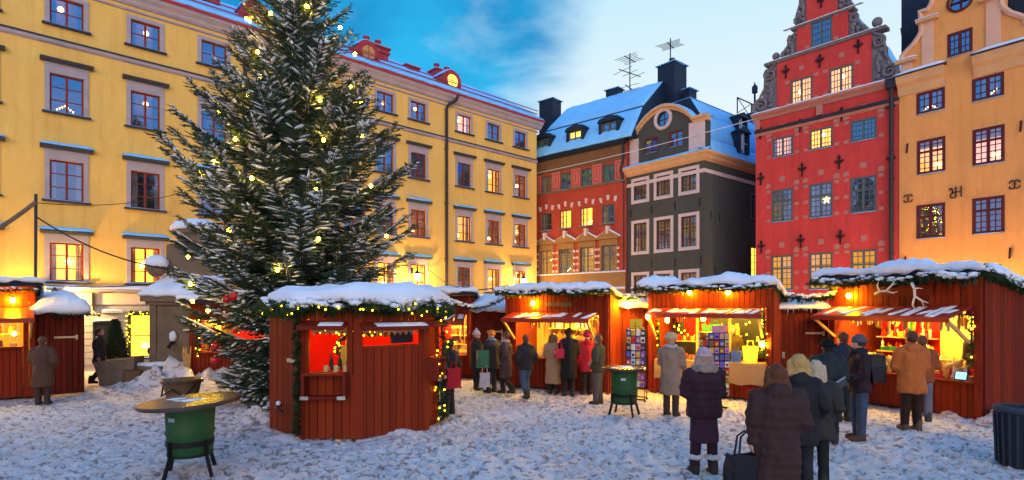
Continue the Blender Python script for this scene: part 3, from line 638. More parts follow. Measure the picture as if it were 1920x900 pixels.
# ---------------- red house with stepped gable
FD = Frame(1417, 27.0, 32); DW = FD.u(1685)
rd = empty('stepped_gable_house', FD.O, FD.rz, 'bright red house with carved stepped gable, grey lattice windows and iron wall anchors', 'house')
S = lambda x, y: (1410+x/2.647, 200+y/2.647)
G7 = lambda x, y: (1380+x/3.4625, y/3.4625)
d1 = [rect(FD, *q, S) for q in ((102, 160, 258, 205), (286, 122, 218, 401), (489, 72, 180, 619))]
d2 = [rect(FD, *q, S) for q in ((98, 418, 577, 203), (285, 387, 555, 400), (488, 357, 532, 619))]
d3 = [rect(FD, *q, S) for q in ((96, 744, 920, 202), (284, 727, 905, 401), (491, 712, 900, 620))]
for rs in (d1, d2, d3): level(rs)
gA = [rect(FD, *q, G7) for q in ((356, 528, 690, 497), (605, 452, 615, 762))]; level(gA)
gB = rect(FD, 487, 148, 312, 624, G7)
hz = lambda x, y: FD.h(*G7(x, y))
zc = hz(120, 758)[1]                                            # cornice under the gable
t1a = hz(265, 700)[0]; t1b = hz(880, 540)[0]; z1t = hz(265, 398)[1]
t2a = hz(394, 335)[0]; t2b = hz(729, 235)[0]; z2t = hz(394, 178)[1]
t3a = hz(456, 130)[0]; t3b = hz(660, 70)[0]; z3t = hz(456, 40)[1]+1.1; um = (t3a+t3b)/2
outer = [(0, 0), (DW, 0), (DW, zc), (t1b, zc), (t1b, z1t), (t2b, z1t), (t2b, z2t), (t3b, z2t), (t3b, z3t), (um, z3t+.9), (t3a, z3t), (t3a, z2t), (t2a, z2t), (t2a, z1t), (t1a, z1t), (t1a, zc), (0, zc)]
wall_mb(outer, [tuple(r) for r in d1+d2+d3+gA+[gB]], .8).build('wall', M['redh'], rd)
MB().box(0.01, DW-.01, .801, 9, 0, zc-.01).build('side_wall', M['redh'], rd)
for i, r in enumerate(d1+d2+d3+gA+[gB]):
    big = i in (3, 4, 5, 6, 7, 8); lit_ = ['room_rose', 'room_warm', 'room_dark', 'room_dark', 'room_dark', 'room_dark', 'room_amber', 'room_amber', 'room_amber', 'room_warm', 'room_warm', 'room_dark'][i]
    gl = ['glass', 'glass_clear', 'glass_blue', 'glass', 'glass', 'glass', 'glass_clear', 'glass_clear', 'glass_clear', 'glass', 'glass', 'glass_blue'][i]
    window(rd, *r, sash='sash_grey', rows=6 if big else 4, sub=2 if big else 3, trans=.62 if big else None, fb=.085, bar=.028, mull=.09, room=lit_, glass=gl, w0=-.01, curtain='s' if i in (0, 4) else None, lamp='ball' if i in (1, 9, 10) else ('star' if i == 4 else None))
    u0, u1, z0, z1 = r; uc = (u0+u1)/2; H_ = z1-z0
    for sx, x in ((-1, u0-.16), (1, u1+.16)):
        for q in ((.06, .5, .97) if big else (.08, .98)): MB().box(x-.09, x+.09, -.012, .001, z0+H_*q-.07, z0+H_*q+.07).build('quoin', M['quoin'], rd)
        if i < 9: MB().prism([(x-.12, z1+.10), (x+.12, z1+.16+(-.06 if sx > 0 else 0)), (x+.10, z1+.30), (x-.02, z1+.34), (x-.12, z1+.26)], -.012, .001).build('quoin', M['quoin'], rd)
    if i < 9: MB().box(uc-.11, uc+.11, -.012, .001, z1+.36, z1+.60).build('quoin', M['quoin'], rd)
for x, y in ((685, 355), (425, 440)): 
    u, z = hz(x, y); MB().box(u-.1, u+.1, -.012, .001, z-.1, z+.1).build('quoin', M['quoin'], rd)
cn = cornice('cornice', [(-.06, zc-.26), (-.10, zc-.14), (-.26, zc-.06), (-.28, zc+.02), (.02, zc+.06), (.02, zc-.28)], -.12, DW+.05, rd, 'quoin')
sm = MB(); snow_blanket(sm, (-.12, -.27, zc+.02), (DW+.05, -.27, zc+.02), (DW+.05, .0, zc+.06), (-.12, .0, zc+.06), .07, 40, 3, 8, .02, .02, .1); sm.build('snow', M['snow'], cn, True)
cornice('string_course', [(-.06, zc-1.0), (-.13, zc-.90), (.02, zc-.84), (.02, zc-1.02)], 0, DW, rd, 'quoin')
cornice('string_course', [(-.14, zc-.90), (-.15, zc-.74), (.02, zc-.70), (.02, zc-.838)], 0, DW, rd, 'drain')
for x, y in ((145, 800), (548, 690)):
    u, z = hz(x, y); MB().box(u-.11, u+.11, -.16, .001, zc-.70, zc-.27).build('quoin', M['quoin'], rd)
for a, b, zz in ((t1a, t1b, z1t), (t2a-.05, t2b+.05, z2t)):
    c_ = cornice('tier_cornice', [(-.08, zz-.10), (-.16, zz), (.4, zz+.04), (.4, zz-.1)], a-.55, b+.55, rd, 'gablestone') if zz == z1t else cornice('tier_cornice', [(-.05, zz-.06), (-.08, zz), (.4, zz+.02), (.4, zz-.06)], a-.2, b+.2, rd, 'gablestone')
    sm = MB(); snow_blanket(sm, (a-.5, -.15, zz+.01), (b+.5, -.15, zz+.01), (b+.5, .05, zz+.04), (a-.5, .05, zz+.04), .05, 30, 3, 9, .01, .01, .1); sm.build('snow', M['snow'], c_, True)
def volute(root, u, z, W_, H_, sgn):
    """carved scroll: two spirals joined by an S-shaped slab; the wall lies towards -sgn"""
    mb = MB()
    pts = [(0, 0), (W_, 0), (W_*.98, H_*.12), (W_*.72, H_*.30), (W_*.52, H_*.5), (W_*.50, H_*.68), (W_*.34, H_*.86), (0, H_)]
    if sgn < 0: pts = [(-a, b) for a, b in reversed(pts)]
    mb.prism([(u+a, z+b) for a, b in pts], .05, .45)
    def spiral(cx, cz, r, turn, d0):
        P = []
        for k in range(26):
            a = d0+turn*k*.42; rr = r*(1-k/30); P.append((u+sgn*(cx+rr*math.cos(a)), -.02, z+cz+rr*math.sin(a)))
        mb.tube(P, [r*.26*(1-k/40) for k in range(26)], 6)
    spiral(W_*.68, H_*.17, min(W_*.34, H_*.2), 1, -1.2); spiral(W_*.28, H_*.78, min(W_*.26, H_*.18), -1, 1.2)
    P = [(u+sgn*a, 0, z+b) for a, b in ((W_*.98, H_*.10), (W_*.74, H_*.33), (W_*.52, H_*.52), (W_*.50, H_*.70), (W_*.36, H_*.88), (W_*.05, H_*.98))]; mb.tube(P, .055, 6)
    P = [(u+sgn*a, 0, z+b) for a, b in ((W_*.3, H_*.2), (W_*.22, H_*.4), (W_*.3, H_*.55))]; mb.tube(P, .07, 6)
    for k in range(5):
        a = k*1.3; mb.ball((u+sgn*W_*(.25+.3*math.sin(a)**2), -.02, z+H_*(.12+.16*k)), .09, 1, .6, 1.1, 7, 5)
    v = mb.build('volute', M['gablestone'], root, False)
    sm = MB()
    for (a, b), (c, e) in (((W_*.6, H_*.36), (W_*.99, H_*.13)), ((W_*.05, H_*1.0), (W_*.36, H_*.88))):
        q = [(u+sgn*a, .0, z+b), (u+sgn*c, .0, z+e), (u+sgn*c, .45, z+e), (u+sgn*a, .45, z+b)]
        snow_blanket(sm, *q, .06, 8, 3, int(a*9), .02, .02, .1)
    sm.build('snow', M['snow'], v, True); return v
def finial(root, u, z, r=.2, tall=False):
    mb = MB()
    if tall: mb.lathe([(.17, 0), (.17, .12), (.08, .18), (.15, .38), (.10, .5), (.05, .6), (.07, .68), (.015, 1.0)], 10, (u, .2, z))
    else: mb.lathe([(.13, 0), (.13, .1), (.06, .16)], 10, (u, .2, z)).ball((u, .2, z+.14+r*.9), r, seg=12, ring=8)
    return mb.build('finial', M['gablestone'], root, True)
volute(rd, t1a, zc+.06, t1a+.10-0, z1t-zc-.1, -1); volute(rd, t1b, zc+.06, DW-t1b-.02, z1t-zc-.1, 1)
volute(rd, t2a, z1t+.04, (t2a-t1a)*.82, (z2t-z1t)*.8, -1); volute(rd, t2b, z1t+.04, (t1b-t2b)*.82, (z2t-z1t)*.8, 1)
volute(rd, t3a, z2t+.02, (t3a-t2a)*1.25, (z3t-z2t), -1); volute(rd, t3b, z2t+.02, (t2b-t3b)*1.25, (z3t-z2t), 1)
finial(rd, .12, zc+.05, tall=True); finial(rd, t1a-.12, z1t+.04, .17); finial(rd, t1b+.15, z1t+.04, .2)
def fleur(root, u, z, s=1.0):
    mb = MB(); s *= .25
    mb.beam((u, -.04, z-1.25*s), (u, -.04, z+.75*s), .06, .04).prism([(u, z+1.25*s), (u+.22*s, z+.8*s), (u, z+.4*s), (u-.22*s, z+.8*s)], -.07, -.005)
    for g in (-1, 1):
        mb.tube([(u+g*.1*s, -.04, z-.12*s), (u+g*.3*s, -.04, z+.18*s), (u+g*.55*s, -.04, z+.33*s), (u+g*.68*s, -.04, z+.10*s), (u+g*.5*s, -.04, z-.05*s)], [.045*s*2, .06*s*2, .06*s*2, .045*s*2, .03*s], 6)
    mb.box(u-.4*s, u+.4*s, -.06, -.02, z-.2*s, z-.02*s)
    return mb.build('wall_anchor', M['iron'], root)
for x, y in ((42, 130), (240, 92), (446, 36), (690, 262), (250, 312), (434, 275), (45, 358), (47, 695), (243, 665), (440, 646), (688, 5)): fleur(rd, *FD.h(*S(x, y)))
for x, y in ((325, 465), (545, 395), (795, 300), (555, 5)): fleur(rd, *hz(x, y))
rr_ = MB().prism([(0.05, zc), (t1a, (zc+z1t)/2+.3), (t2a-.1, z1t+.4), (um, z3t-.3), (t2b+.1, z1t+.4), (t1b, (zc+z1t)/2+.3), (DW, zc)], .8, 9.5).build('roof', M['tin'], rd)
sm = MB()
for (a, b), (c, e) in (((DW, zc+.05), (t1b, (zc+z1t)/2+.33)), ((t1b, (zc+z1t)/2+.33), (t2b+.1, z1t+.43)), ((t2b+.1, z1t+.43), (um, z3t-.27)), ((um, z3t-.27), (t2a-.1, z1t+.43)), ((t2a-.1, z1t+.43), (.05, zc+.1))):
    snow_blanket(sm, (a, .85, b), (a, 9.4, b), (c, 9.4, e), (c, .85, e), .10, 24, 8, 5, .0, .0, .08, .8)
sm.build('snow', M['roofsnow_skyblue'], rr_, True)
drainpipe(rd, [(DW-.22, -.22, zc-.1), (DW-.22, -.12, zc-.6), (DW-.22, -.12, 0)], .085, (zc-4, zc-7, 3.2))
MB().box(DW-.40, DW-.04, -.30, -.02, zc-.34, zc+.05).build('rain_head', M['drain'], rd)
# ---------------- orange house at the right edge
FO = Frame(1686, 22.6, 165); OW = 8.4
ob = empty('orange_house', FO.O, FO.rz, 'tall orange house at right edge with curved gable and dark red windows', 'house')
S = lambda x, y: (1670+x/2.143, 100+y/2.143)
G8 = lambda x, y: (1660+x/3, y/3)
o1 = [rect(FO, *q, S) for q in ((104, 162, 250, 218), (327, 107, 198, 456))]
o2 = [rect(FO, *q, S) for q in ((106, 353, 490, 220), (329, 310, 455, 458))]
o3 = [rect(FO, *q, S) for q in ((104, 612, 748, 219), (328, 585, 728, 458))]
for rs in (o1, o2, o3): level(rs)
pitch = o1[1][0]-o1[0][0]
for rs in (o1, o2, o3): rs.append([rs[1][0]+pitch, rs[1][1]+pitch, rs[0][2], rs[0][3]])
o4 = [[r[0]+.1, r[1]-.1, o3[0][2]-3.0, o3[0][2]-1.15] for r in o3]
hq = lambda x, y: FO.h(*G8(x, y))
og = rect(FO, 349, 196, 330, 491, G8)
zcl = hq(70, 450)[1]; uc1 = hq(338, 400)[0]; uc2 = hq(500, 340)[0]
zS = hq(75, 365)[1]
curveL = [hq(x, y) for x, y in ((78, 352), (95, 318), (125, 285), (160, 250), (188, 210), (205, 175), (203, 100), (195, 68), (240, 55), (262, 20))]
ucen = (og[0]+og[1])/2; curveL = [(max(u, .1), z) for u, z in curveL]
top = [(curveL[-1][0]+.15, curveL[-1][1]+.8), (ucen-.9, curveL[-1][1]+1.3)]
right = [(2*ucen-u, z) for u, z in reversed(curveL+top)]
outer = [(0, 0), (OW, 0), (OW, zcl), (right[-1][0], zS-.1)]+[]
outer = [(0, 0), (OW, 0), (OW, zcl)]+[(min(u, OW-.01), z) for u, z in reversed(right[::-1][::-1])][::-1]+top[::-1]+curveL[::-1]+[(0, zcl)]
gl_, gr_ = 2*ucen-curveL[0][0], curveL[0][0]
outer = [(0, 0), (OW, 0), (OW, zcl)]
seq = curveL+top
mir = [(2*ucen-u, z) for u, z in seq]
outer += [(u, z) for u, z in mir if u < OW-.02]+[(u, z) for u, z in reversed(seq)]+[(0, zcl)]
oo = hq(420, 5); ocp = [(oo[0]+.33*math.cos(k*math.pi/10), oo[1]+.33*math.sin(k*math.pi/10)) for k in range(20)]
wall_mb(outer, [tuple(r) for r in o1+o2+o3+o4+[og]]+[ocp], .8).build('wall', M['orange'], ob)
MB().box(.01, OW-.01, .801, 9, 0, zcl).build('side_wall', M['orange'], ob)
for i, r in enumerate(o1+o2+o3+o4+[og]):
    k = i//3 if i < 12 else 4
    window(ob, *r, sash='sash_dark', rows=[3, 6, 6, 4, 3][k], sub=2, trans=.64 if k in (1, 2) else None, fb=.10, bar=.030, mull=.10, w0=-.015, room=['room_dim', 'room_warm', 'room_dark', 'room_warm', 'room_dark'][k] if i != 4 else 'room_rose', glass=['glass_blue', 'glass', 'glass', 'glass', 'glass_blue'][k],
           curtain=['s', 'by', 'sy', 's', None][k], lamp=['candles', 'shade', None, None, None][k])
ow = MB().tube([(oo[0]+.37*math.cos(k*math.pi/12), -.02, oo[1]+.37*math.sin(k*math.pi/12)) for k in range(25)], .05, 6).build('round_window', M['sash_dark'], ob, True)
MB().prism(ocp, .10, .11).build('pane', M['glass_blue'], ow)
MB().prism(ocp, .3, .31).tube([(oo[0]-.33, .06, oo[1]), (oo[0]+.33, .06, oo[1])], .03, 4).tube([(oo[0], .06, oo[1]-.33), (oo[0], .06, oo[1]+.33)], .03, 4).build('window_cross', M['sash_dark'], ow)
for a, b in ((-.02, uc1), (uc2, OW)):
    c_ = cornice('cornice', [(-.04, zcl-.72), (-.09, zcl-.55), (-.12, zcl-.40), (-.26, zcl-.28), (-.34, zcl-.06), (-.36, zcl), (.02, zcl+.06), (.02, zcl-.72)], a, b, ob, 'apricot')
    MB().prism([(-.40, zcl+.003), (-.40, zcl+.05), (.0, zcl+.20), (.0, zcl+.063)], a-.03, b+.04, 'x').build('cornice_cap', M['tin'], c_)
    sm = MB(); snow_blanket(sm, (a, -.38, zcl+.055), (b, -.38, zcl+.055), (b, 0, zcl+.205), (a, 0, zcl+.205), .09, 16, 5, int(a), .02, .02, .12); sm.build('snow', M['snow'], c_, True)
for x0, x1, yt, yb_, capx in ((207, 273, 135, 385, 1), (568, 652, 10, 280, 1), (90, 153, 365, 420, 1)):
    a = hq(x0, yt); b = hq(x1, yt); zb = hq(x0, yb_)[1]
    p = MB().box(a[0], b[0], -.05, .001, zb, a[1]).build('pilaster', M['orange_pale'], ob)
    MB().box(a[0]-.16, b[0]+.16, -.22, .001, a[1], a[1]+.13).build('pilaster_cap', M['apricot'], p)
    sm = MB(); snow_blanket(sm, (a[0]-.16, -.22, a[1]+.13), (b[0]+.16, -.22, a[1]+.13), (b[0]+.16, 0, a[1]+.13), (a[0]-.16, 0, a[1]+.13), .06, 8, 3, 2, .02, .02, .08); sm.build('snow', M['snow'], p, True)
for sq in (seq, mir):
    mb = MB(); P = [(u, -.02, z) for u, z in sq if u < OW-.02]; mb.tube(P, .10, 6); cpp = mb.build('coping', M['orange_pale'], ob)
MB().prism([(.05, zcl), (ucen-2.2, zcl+2.4), (ucen, curveL[-1][1]), (ucen+2.2, zcl+2.4), (OW, zcl)], .8, 9).build('roof', M['tin'], ob)
MB().box(FO.u(1690, 2.8), FO.u(1744, 2.8), 2.8, 4.4, zcl-1, zcl+10).build('chimney_stack', M['tin'], ob)
for x, y in ((65, 382), (521, 293), (477, 803), (57, 835)):
    u, z = FO.h(*S(x, y)); MB().beam((u, -.02, z-.19), (u+.03, -.02, z+.19), .05, .04).build('wall_anchor', M['iron'], ob)
def iron_letters(u, z, strokes, s):
    mb = MB()
    for st in strokes: mb.tube([(u+a*s, -.035, z+b*s) for a, b in st], .022, 5)
    return mb.build('iron_letters', M['iron'], ob)
def arcp(cx, cz, r, a0, a1, n=10, sx=1): return [(cx+r*sx*math.cos(R(a0+(a1-a0)*k/n)), cz+r*math.sin(R(a0+(a1-a0)*k/n))) for k in range(n+1)]
CC = [[(.10, 1), (.10, -1)], arcp(-.45, 0, 1, 55, -55, 10, .55)[0:0] or [(-.9, .55)]+arcp(-.42, 0, .95, 120, -120, 12, .48)[::1] + [(-.95, -.5)], [(.95, .55)]+arcp(.47, 0, .95, 60, 300, 12, .48)+[(1.0, -.5)]]
CC[1] = [(-.95, .35), (-.75, .8), (-.4, .98), (.0, .8), (.0, -.8), (-.4, -.98), (-.75, -.8), (-.95, -.35)]
CC[2] = [(.95, .35), (.75, .8), (.4, .98), (.0, .8), (.0, -.8), (.4, -.98), (.75, -.8), (.95, -.35)]; CC = CC[1:]+[[(.03, .85), (.03, -.85)]]
HRm = [[(.9, 1), (.9, -1)], [(.1, 1), (.1, -1)], [(.9, .05), (-.55, -.05)], [(.1, -.95), (-.35, -1.05), (-.75, -.85), (-.75, -.35), (-.4, -.08)], [(-.5, -.05), (-.42, .45), (-.62, .85), (-.95, .72), (-.85, .5), (-.75, .6)]]
for (x, y), st, s in (((71, 583), CC, .155), ((261, 558), HRm, .20), ((499, 527), CC, .155)):
    u, z = FO.h(*S(x, y)); iron_letters(u, z, st, s)
# lamp on the orange wall behind the stalls lights its lower part
def back_lamp(F, u, z, label, e):
    t = empty('wall_lamp', F.world(u, 0, z), F.rz, label, 'lamp')
    MB().tube([(0, 0, 0), (0, -.3, .1), (0, -.45, .02)], .025, 6).build('bracket', M['iron'], t)
    MB().lathe([(.16, 0), (.05, .14), (.03, .2)], 10, (0, -.45, 0)).build('shade', M['iron'], t)
    MB().ball((0, -.45, -.02), .07).build('bulb', M['bulb'], t, True)
    l = bpy.data.lights.new('lamp_light', 'POINT'); l.energy = e; l.color = (1, .58, .14); l.shadow_soft_size = .1
    o = bpy.data.objects.new('lamp_light', l); col.objects.link(o); o.parent = t; o.location = (0, -.62, -.12)
back_lamp(FO, 2.2, 2.75, 'lamp on the orange wall hidden behind the rightmost stall', 520)
back_lamp(FD, 4.9, 2.7, 'lamp on the red wall hidden behind the stalls', 110)
back_lamp(FY, -1.5, 2.8, 'lamp on the yellow wall above the left shed', 480)
back_lamp(FY, 7.4, 2.9, 'lamp on the yellow wall hidden behind the spruce', 620)
# ---------------- street backdrop behind the gap between the grey and the red house
FB = Frame(1330, 44, 200)
bk = empty('rear_house', FB.world(0, 0, 0), FB.rz, 'dark snow roofed house far behind between grey and red houses', 'house')
MB().box(0, 9, 0, 6, 0, 12).build('wall', M['grey'], bk)
bm_ = MB().prism([(-.3, 12), (2.2, 15.5), (3.8, 15.8), (6.3, 12)], 0, 9, 'x').build('roof', M['tin'], bk)
sm = MB(); snow_blanket(sm, (0, -.3, 12.02), (9, -.3, 12.02), (9, 2.2, 15.5), (0, 2.2, 15.5), .12, 24, 8, 3, .02, .03, .2); sm.build('snow', M['roofsnow_skyblue'], bm_, True)
chimney(bm_, 2.4, 3.7, 2.2, 3.2, 15, 17, 'tin', 1)
# roof railing with lamp on the grey house
rl = MB(); 
for k in range(5): rl.beam((GW-1.0, 5+k*1.6, zK), (GW-1.0, 5+k*1.6, zK+.9), .05, .05)
for k in range(4): rl.beam((GW-1.0, 5+k*1.6, zK), (GW-1.0, 6.6+k*1.6, zK+.9), .03, .03); rl.beam((GW-1.0, 5+k*1.6, zK+.9), (GW-1.0, 6.6+k*1.6, zK), .03, .03)
rl.beam((GW-1.0, 5, zK+.9), (GW-1.0, 11.4, zK+.9), .05, .05); rl.lathe([(.06, .9), (.06, 1.6), (.17, 1.65), (.17, 2.0), (.05, 2.15), (.02, 2.3)], 8, (GW-1.0, 7.0, zK)); rl.build('roof_railing', M['tin'], gr)
# aerials
def aerial(p, hgt, label, sets):
    t = empty('tv_aerial', p, .5, label, 'aerial', 'roof aerials')
    MB().tube([(0, 0, -1.2), (0, 0, hgt)], .035, 5).build('mast', M['iron'], t)
    for z, ln, n, ang in sets:
        mb = MB(); c, s = math.cos(ang), math.sin(ang); mb.beam((-ln/2*c, -ln/2*s, z), (ln/2*c, ln/2*s, z), .04, .04)
        for k in range(n):
            a = -ln/2+ln*(k+.5)/n; e = .55+.5*abs(k/n-.5); mb.beam((a*c-s*e, a*s+c*e, z), (a*c+s*e, a*s-c*e, z), .022, .022)
        mb.build('antenna', M['iron'], t)
mx = FR.rz
aerial(FR.world(FR.u(1181, 3.6), 3.6, zRg-.1), FR.z(1181, 97, 3.6)-zRg, 'tall thin aerial with several bars on the snowy ridge of the rust red house', ((2.2, 1.3, 6, .3), (1.3, 2.0, 3, .1), (.35, 1.3, 2, .4)))
aerial(FG.world(FG.u(1257, 4.2), 4.2, FG.z(1250, 119, 3.6)+.3), FG.z(1257, 72, 4.2)-FG.z(1250, 119, 3.6)-.3, 'small many pronged aerial on the big dark chimney', ((1.05, 1.0, 7, .4),))
# ------------------------------------------------------------------ snowy ground, one sheet
def lattice(X, Y, sc, seed):
    r = np.random.RandomState(seed); T = r.rand(256, 256)
    x = X/sc; y = Y/sc; xi = np.floor(x).astype(int); yi = np.floor(y).astype(int); fx = x-xi; fy = y-yi
    fx = fx*fx*(3-2*fx); fy = fy*fy*(3-2*fy)
    g = lambda a, b: T[a % 256, b % 256]
    return (g(xi, yi)*(1-fx)+g(xi+1, yi)*fx)*(1-fy)+(g(xi, yi+1)*(1-fx)+g(xi+1, yi+1)*fx)*fy-.5
def axis(segs):
    out_ = [segs[0][0]]
    for a, b, s in segs: n = max(1, int(round((b-a)/s))); out_ += [a+(b-a)*(k+1)/n for k in range(n)]
    return np.array(out_)
gx = axis([(-400, -60, 40), (-60, -18, 2), (-18, -9, .11), (-9, 10, .05), (10, 16, .12), (16, 60, 2), (60, 400, 40)])
gy = axis([(-100, -8, 10), (-8, 3, 1), (3, 5, .08), (5, 14, .045), (14, 24, .1), (24, 60, 2), (60, 600, 60)])
GX, GY = np.meshgrid(gx, gy); GZ = .05*lattice(GX, GY, 2.3, 1)+.020*lattice(GX, GY, .7, 2)+.017*lattice(GX, GY, .27, 3)+.022*lattice(GX, GY, .12, 4)
rs = np.random.RandomState(5)
for k in range(13000):                       # trodden footprints
    cx = rs.uniform(-12, 11); cy_ = 5+(rs.rand()**1.3)*13; a = rs.rand()*3.14; rl_ = rs.uniform(.06, .13); rw_ = rs.uniform(.035, .065); dp = rs.uniform(.022, .075)
    i0, i1 = np.searchsorted(gx, (cx-.4, cx+.4)); j0, j1 = np.searchsorted(gy, (cy_-.4, cy_+.4))
    sx = GX[j0:j1, i0:i1]-cx; sy = GY[j0:j1, i0:i1]-cy_; p = sx*math.cos(a)+sy*math.sin(a); q = -sx*math.sin(a)+sy*math.cos(a)
    d2 = (p/rl_)**2+(q/rw_)**2; GZ[j0:j1, i0:i1] += -dp*np.exp(-d2**1.5)+.35*dp*np.exp(-((np.sqrt(d2)-1.35)/.3)**2)
def mound(x, y, r, h, n=.5):
    global GZ
    d2 = ((GX-x)**2+(GY-y)**2)/(r*r); GZ += h*np.exp(-d2)*(1+n*4*lattice(GX, GY, .22, 9)*np.exp(-d2*.2))
for x, y, r, h in ((-4.9, 10.9, .35, .12), (-3.9, 9.75, .3, .08), (-5.3, 11.6, .5, .14), (-6.5, 12.2, .6, .12), (-10.4, 16.3, .9, .35), (-9.4, 16.6, .8, .4), (-8.4, 16.4, .7, .3), (9.6, 11.0, .35, .2), (8.9, 11.5, .3, .1), (9.9, 10.7, .4, .18), (-2.0, 10.2, .3, .05), (-1.2, 11.0, .4, .06)): mound(x, y, r, h)
flat = (np.abs(GX) < 60) & (GY < 60) & (GY > -8); GZ = np.where(flat, GZ, 0)
nx, ny = len(gx), len(gy); idx = np.arange(nx*ny).reshape(ny, nx)
Q = np.stack([idx[:-1, :-1], idx[:-1, 1:], idx[1:, 1:], idx[1:, :-1]], -1).reshape(-1, 4)
def np_mesh(name, V, F_, material, parent=None, smooth=False):
    me = bpy.data.meshes.new(name); V = np.asarray(V, np.float32); F_ = np.asarray(F_, np.int32); n = F_.shape[1]
    me.vertices.add(len(V)); me.vertices.foreach_set('co', V.ravel()); me.loops.add(F_.size); me.loops.foreach_set('vertex_index', F_.ravel())
    me.polygons.add(len(F_)); me.polygons.foreach_set('loop_start', np.arange(0, F_.size, n, dtype=np.int32)); me.polygons.foreach_set('loop_total', np.full(len(F_), n, np.int32))
    if smooth: me.polygons.foreach_set('use_smooth', np.ones(len(F_), bool))
    me.update(calc_edges=True); me.materials.append(material); o = bpy.data.objects.new(name, me); col.objects.link(o); o.parent = parent; return o
gs = bpy.data.materials.new('trodden_snow'); gs.use_nodes = True; t = gs.node_tree; l = t.links; b = t.nodes['Principled BSDF']; b.inputs['Roughness'].default_value = .7; b.inputs['Specular IOR Level'].default_value = .3
tcn = nd(t, 'ShaderNodeTexCoord')
def gn(sc, det, rg, dist=0):
    x = nd(t, 'ShaderNodeTexNoise'); x.inputs['Scale'].default_value = sc; x.inputs['Detail'].default_value = det; x.inputs['Roughness'].default_value = rg; x.inputs['Distortion'].default_value = dist; l.new(tcn.outputs['Object'], x.inputs[0]); return x.outputs[0]
def gr_(v, a, b_, c=0, d=1):
    x = nd(t, 'ShaderNodeMapRange'); l.new(v, x.inputs[0]); x.inputs[1].default_value = a; x.inputs[2].default_value = b_; x.inputs[3].default_value = c; x.inputs[4].default_value = d; return x.outputs[0]
def gm_(f, a, b_):
    x = nd(t, 'ShaderNodeMix', data_type='RGBA'); l.new(f, x.inputs[0])
    for i, v in ((6, a), (7, b_)):
        if isinstance(v, tuple): x.inputs[i].default_value = (*v, 1)
        else: l.new(v, x.inputs[i])
    return x.outputs[2]
def gmul(a, b_):
    x = nd(t, 'ShaderNodeMath', operation='MULTIPLY'); l.new(a, x.inputs[0]); l.new(b_, x.inputs[1]); return x.outputs[0]
c = gm_(gr_(gn(.35, 4, .6), .35, .7), (.75, .68, .65), (.64, .53, .50))           # cleaner and dirtier stretches
c = gm_(gmul(gr_(gn(6.5, 3, .6, .5), .55, .62), gr_(gn(.45, 3, .5), .22, .50)), c, (.33, .235, .20))     # sandy grit trodden in
c = gm_(gmul(gr_(gn(9.5, 3, .6, .4), .585, .64), gr_(gn(.7, 3, .5), .25, .50)), c, (.31, .225, .19))
l.new(c, b.inputs['Base Color'])
bp = nd(t, 'ShaderNodeBump'); bp.inputs['Strength'].default_value = .8; bp.inputs['Distance'].default_value = .05; l.new(gn(13, 8, .7), bp.inputs['Height']); l.new(bp.outputs[0], b.inputs['Normal'])
go = np_mesh('ground', np.stack([GX, GY, GZ], -1).reshape(-1, 3), Q, gs, None, True); go['kind'] = 'structure'

# ------------------------------------------------------------------ market stalls
def boards(mb, u0, u1, z0, z1, w0=0.0, w1=.03, bw=.125, top=None, gap=.013):
    """upright boards butted with dark grooves; top(u) gives a sloping upper edge"""
    n = max(1, round((u1-u0)/bw)); s = (u1-u0)/n
    for k in range(n):
        a = u0+k*s+gap/2; b = u0+(k+1)*s-gap/2; dz = .004*((k*7) % 3)
        if top: mb.add([(a, w0+dz, z0), (b, w0+dz, z0), (b, w1, z0), (a, w1, z0), (a, w0+dz, top(a)), (b, w0+dz, top(b)), (b, w1, top(b)), (a, w1, top(a))], [(3, 2, 1, 0), (4, 5, 6, 7), (0, 1, 5, 4), (1, 2, 6, 5), (2, 3, 7, 6), (3, 0, 4, 7)])
        else: mb.box(a, b, w0+dz, w1, z0, z1)
    return mb
BULB_ME = {}
def bulb(p, label, group, r=.055, m=None, name='light_bulb', socket=True):
    m = m or ('bulb_in' if label and 'inside' in label else 'bulb'); key = (r, m)
    if key not in BULB_ME:
        o = MB().ball((0, 0, -r*.9), r, sz=1.15, seg=10, ring=7).build('light_bulb', M[m], None, True); s = MB().lathe([(r*.45, 0), (r*.5, r*.9), (r*.3, r*1.1)], 8).build('socket', M['iron'], o) if socket else None
        BULB_ME[key] = (o, s)
    else:
        o0, s0 = BULB_ME[key]; o = o0.copy(); col.objects.link(o)
        if s0: s = s0.copy(); col.objects.link(s); s.parent = o
    o.name = name; o.location = p; return tag(o, label, 'light bulb', group)
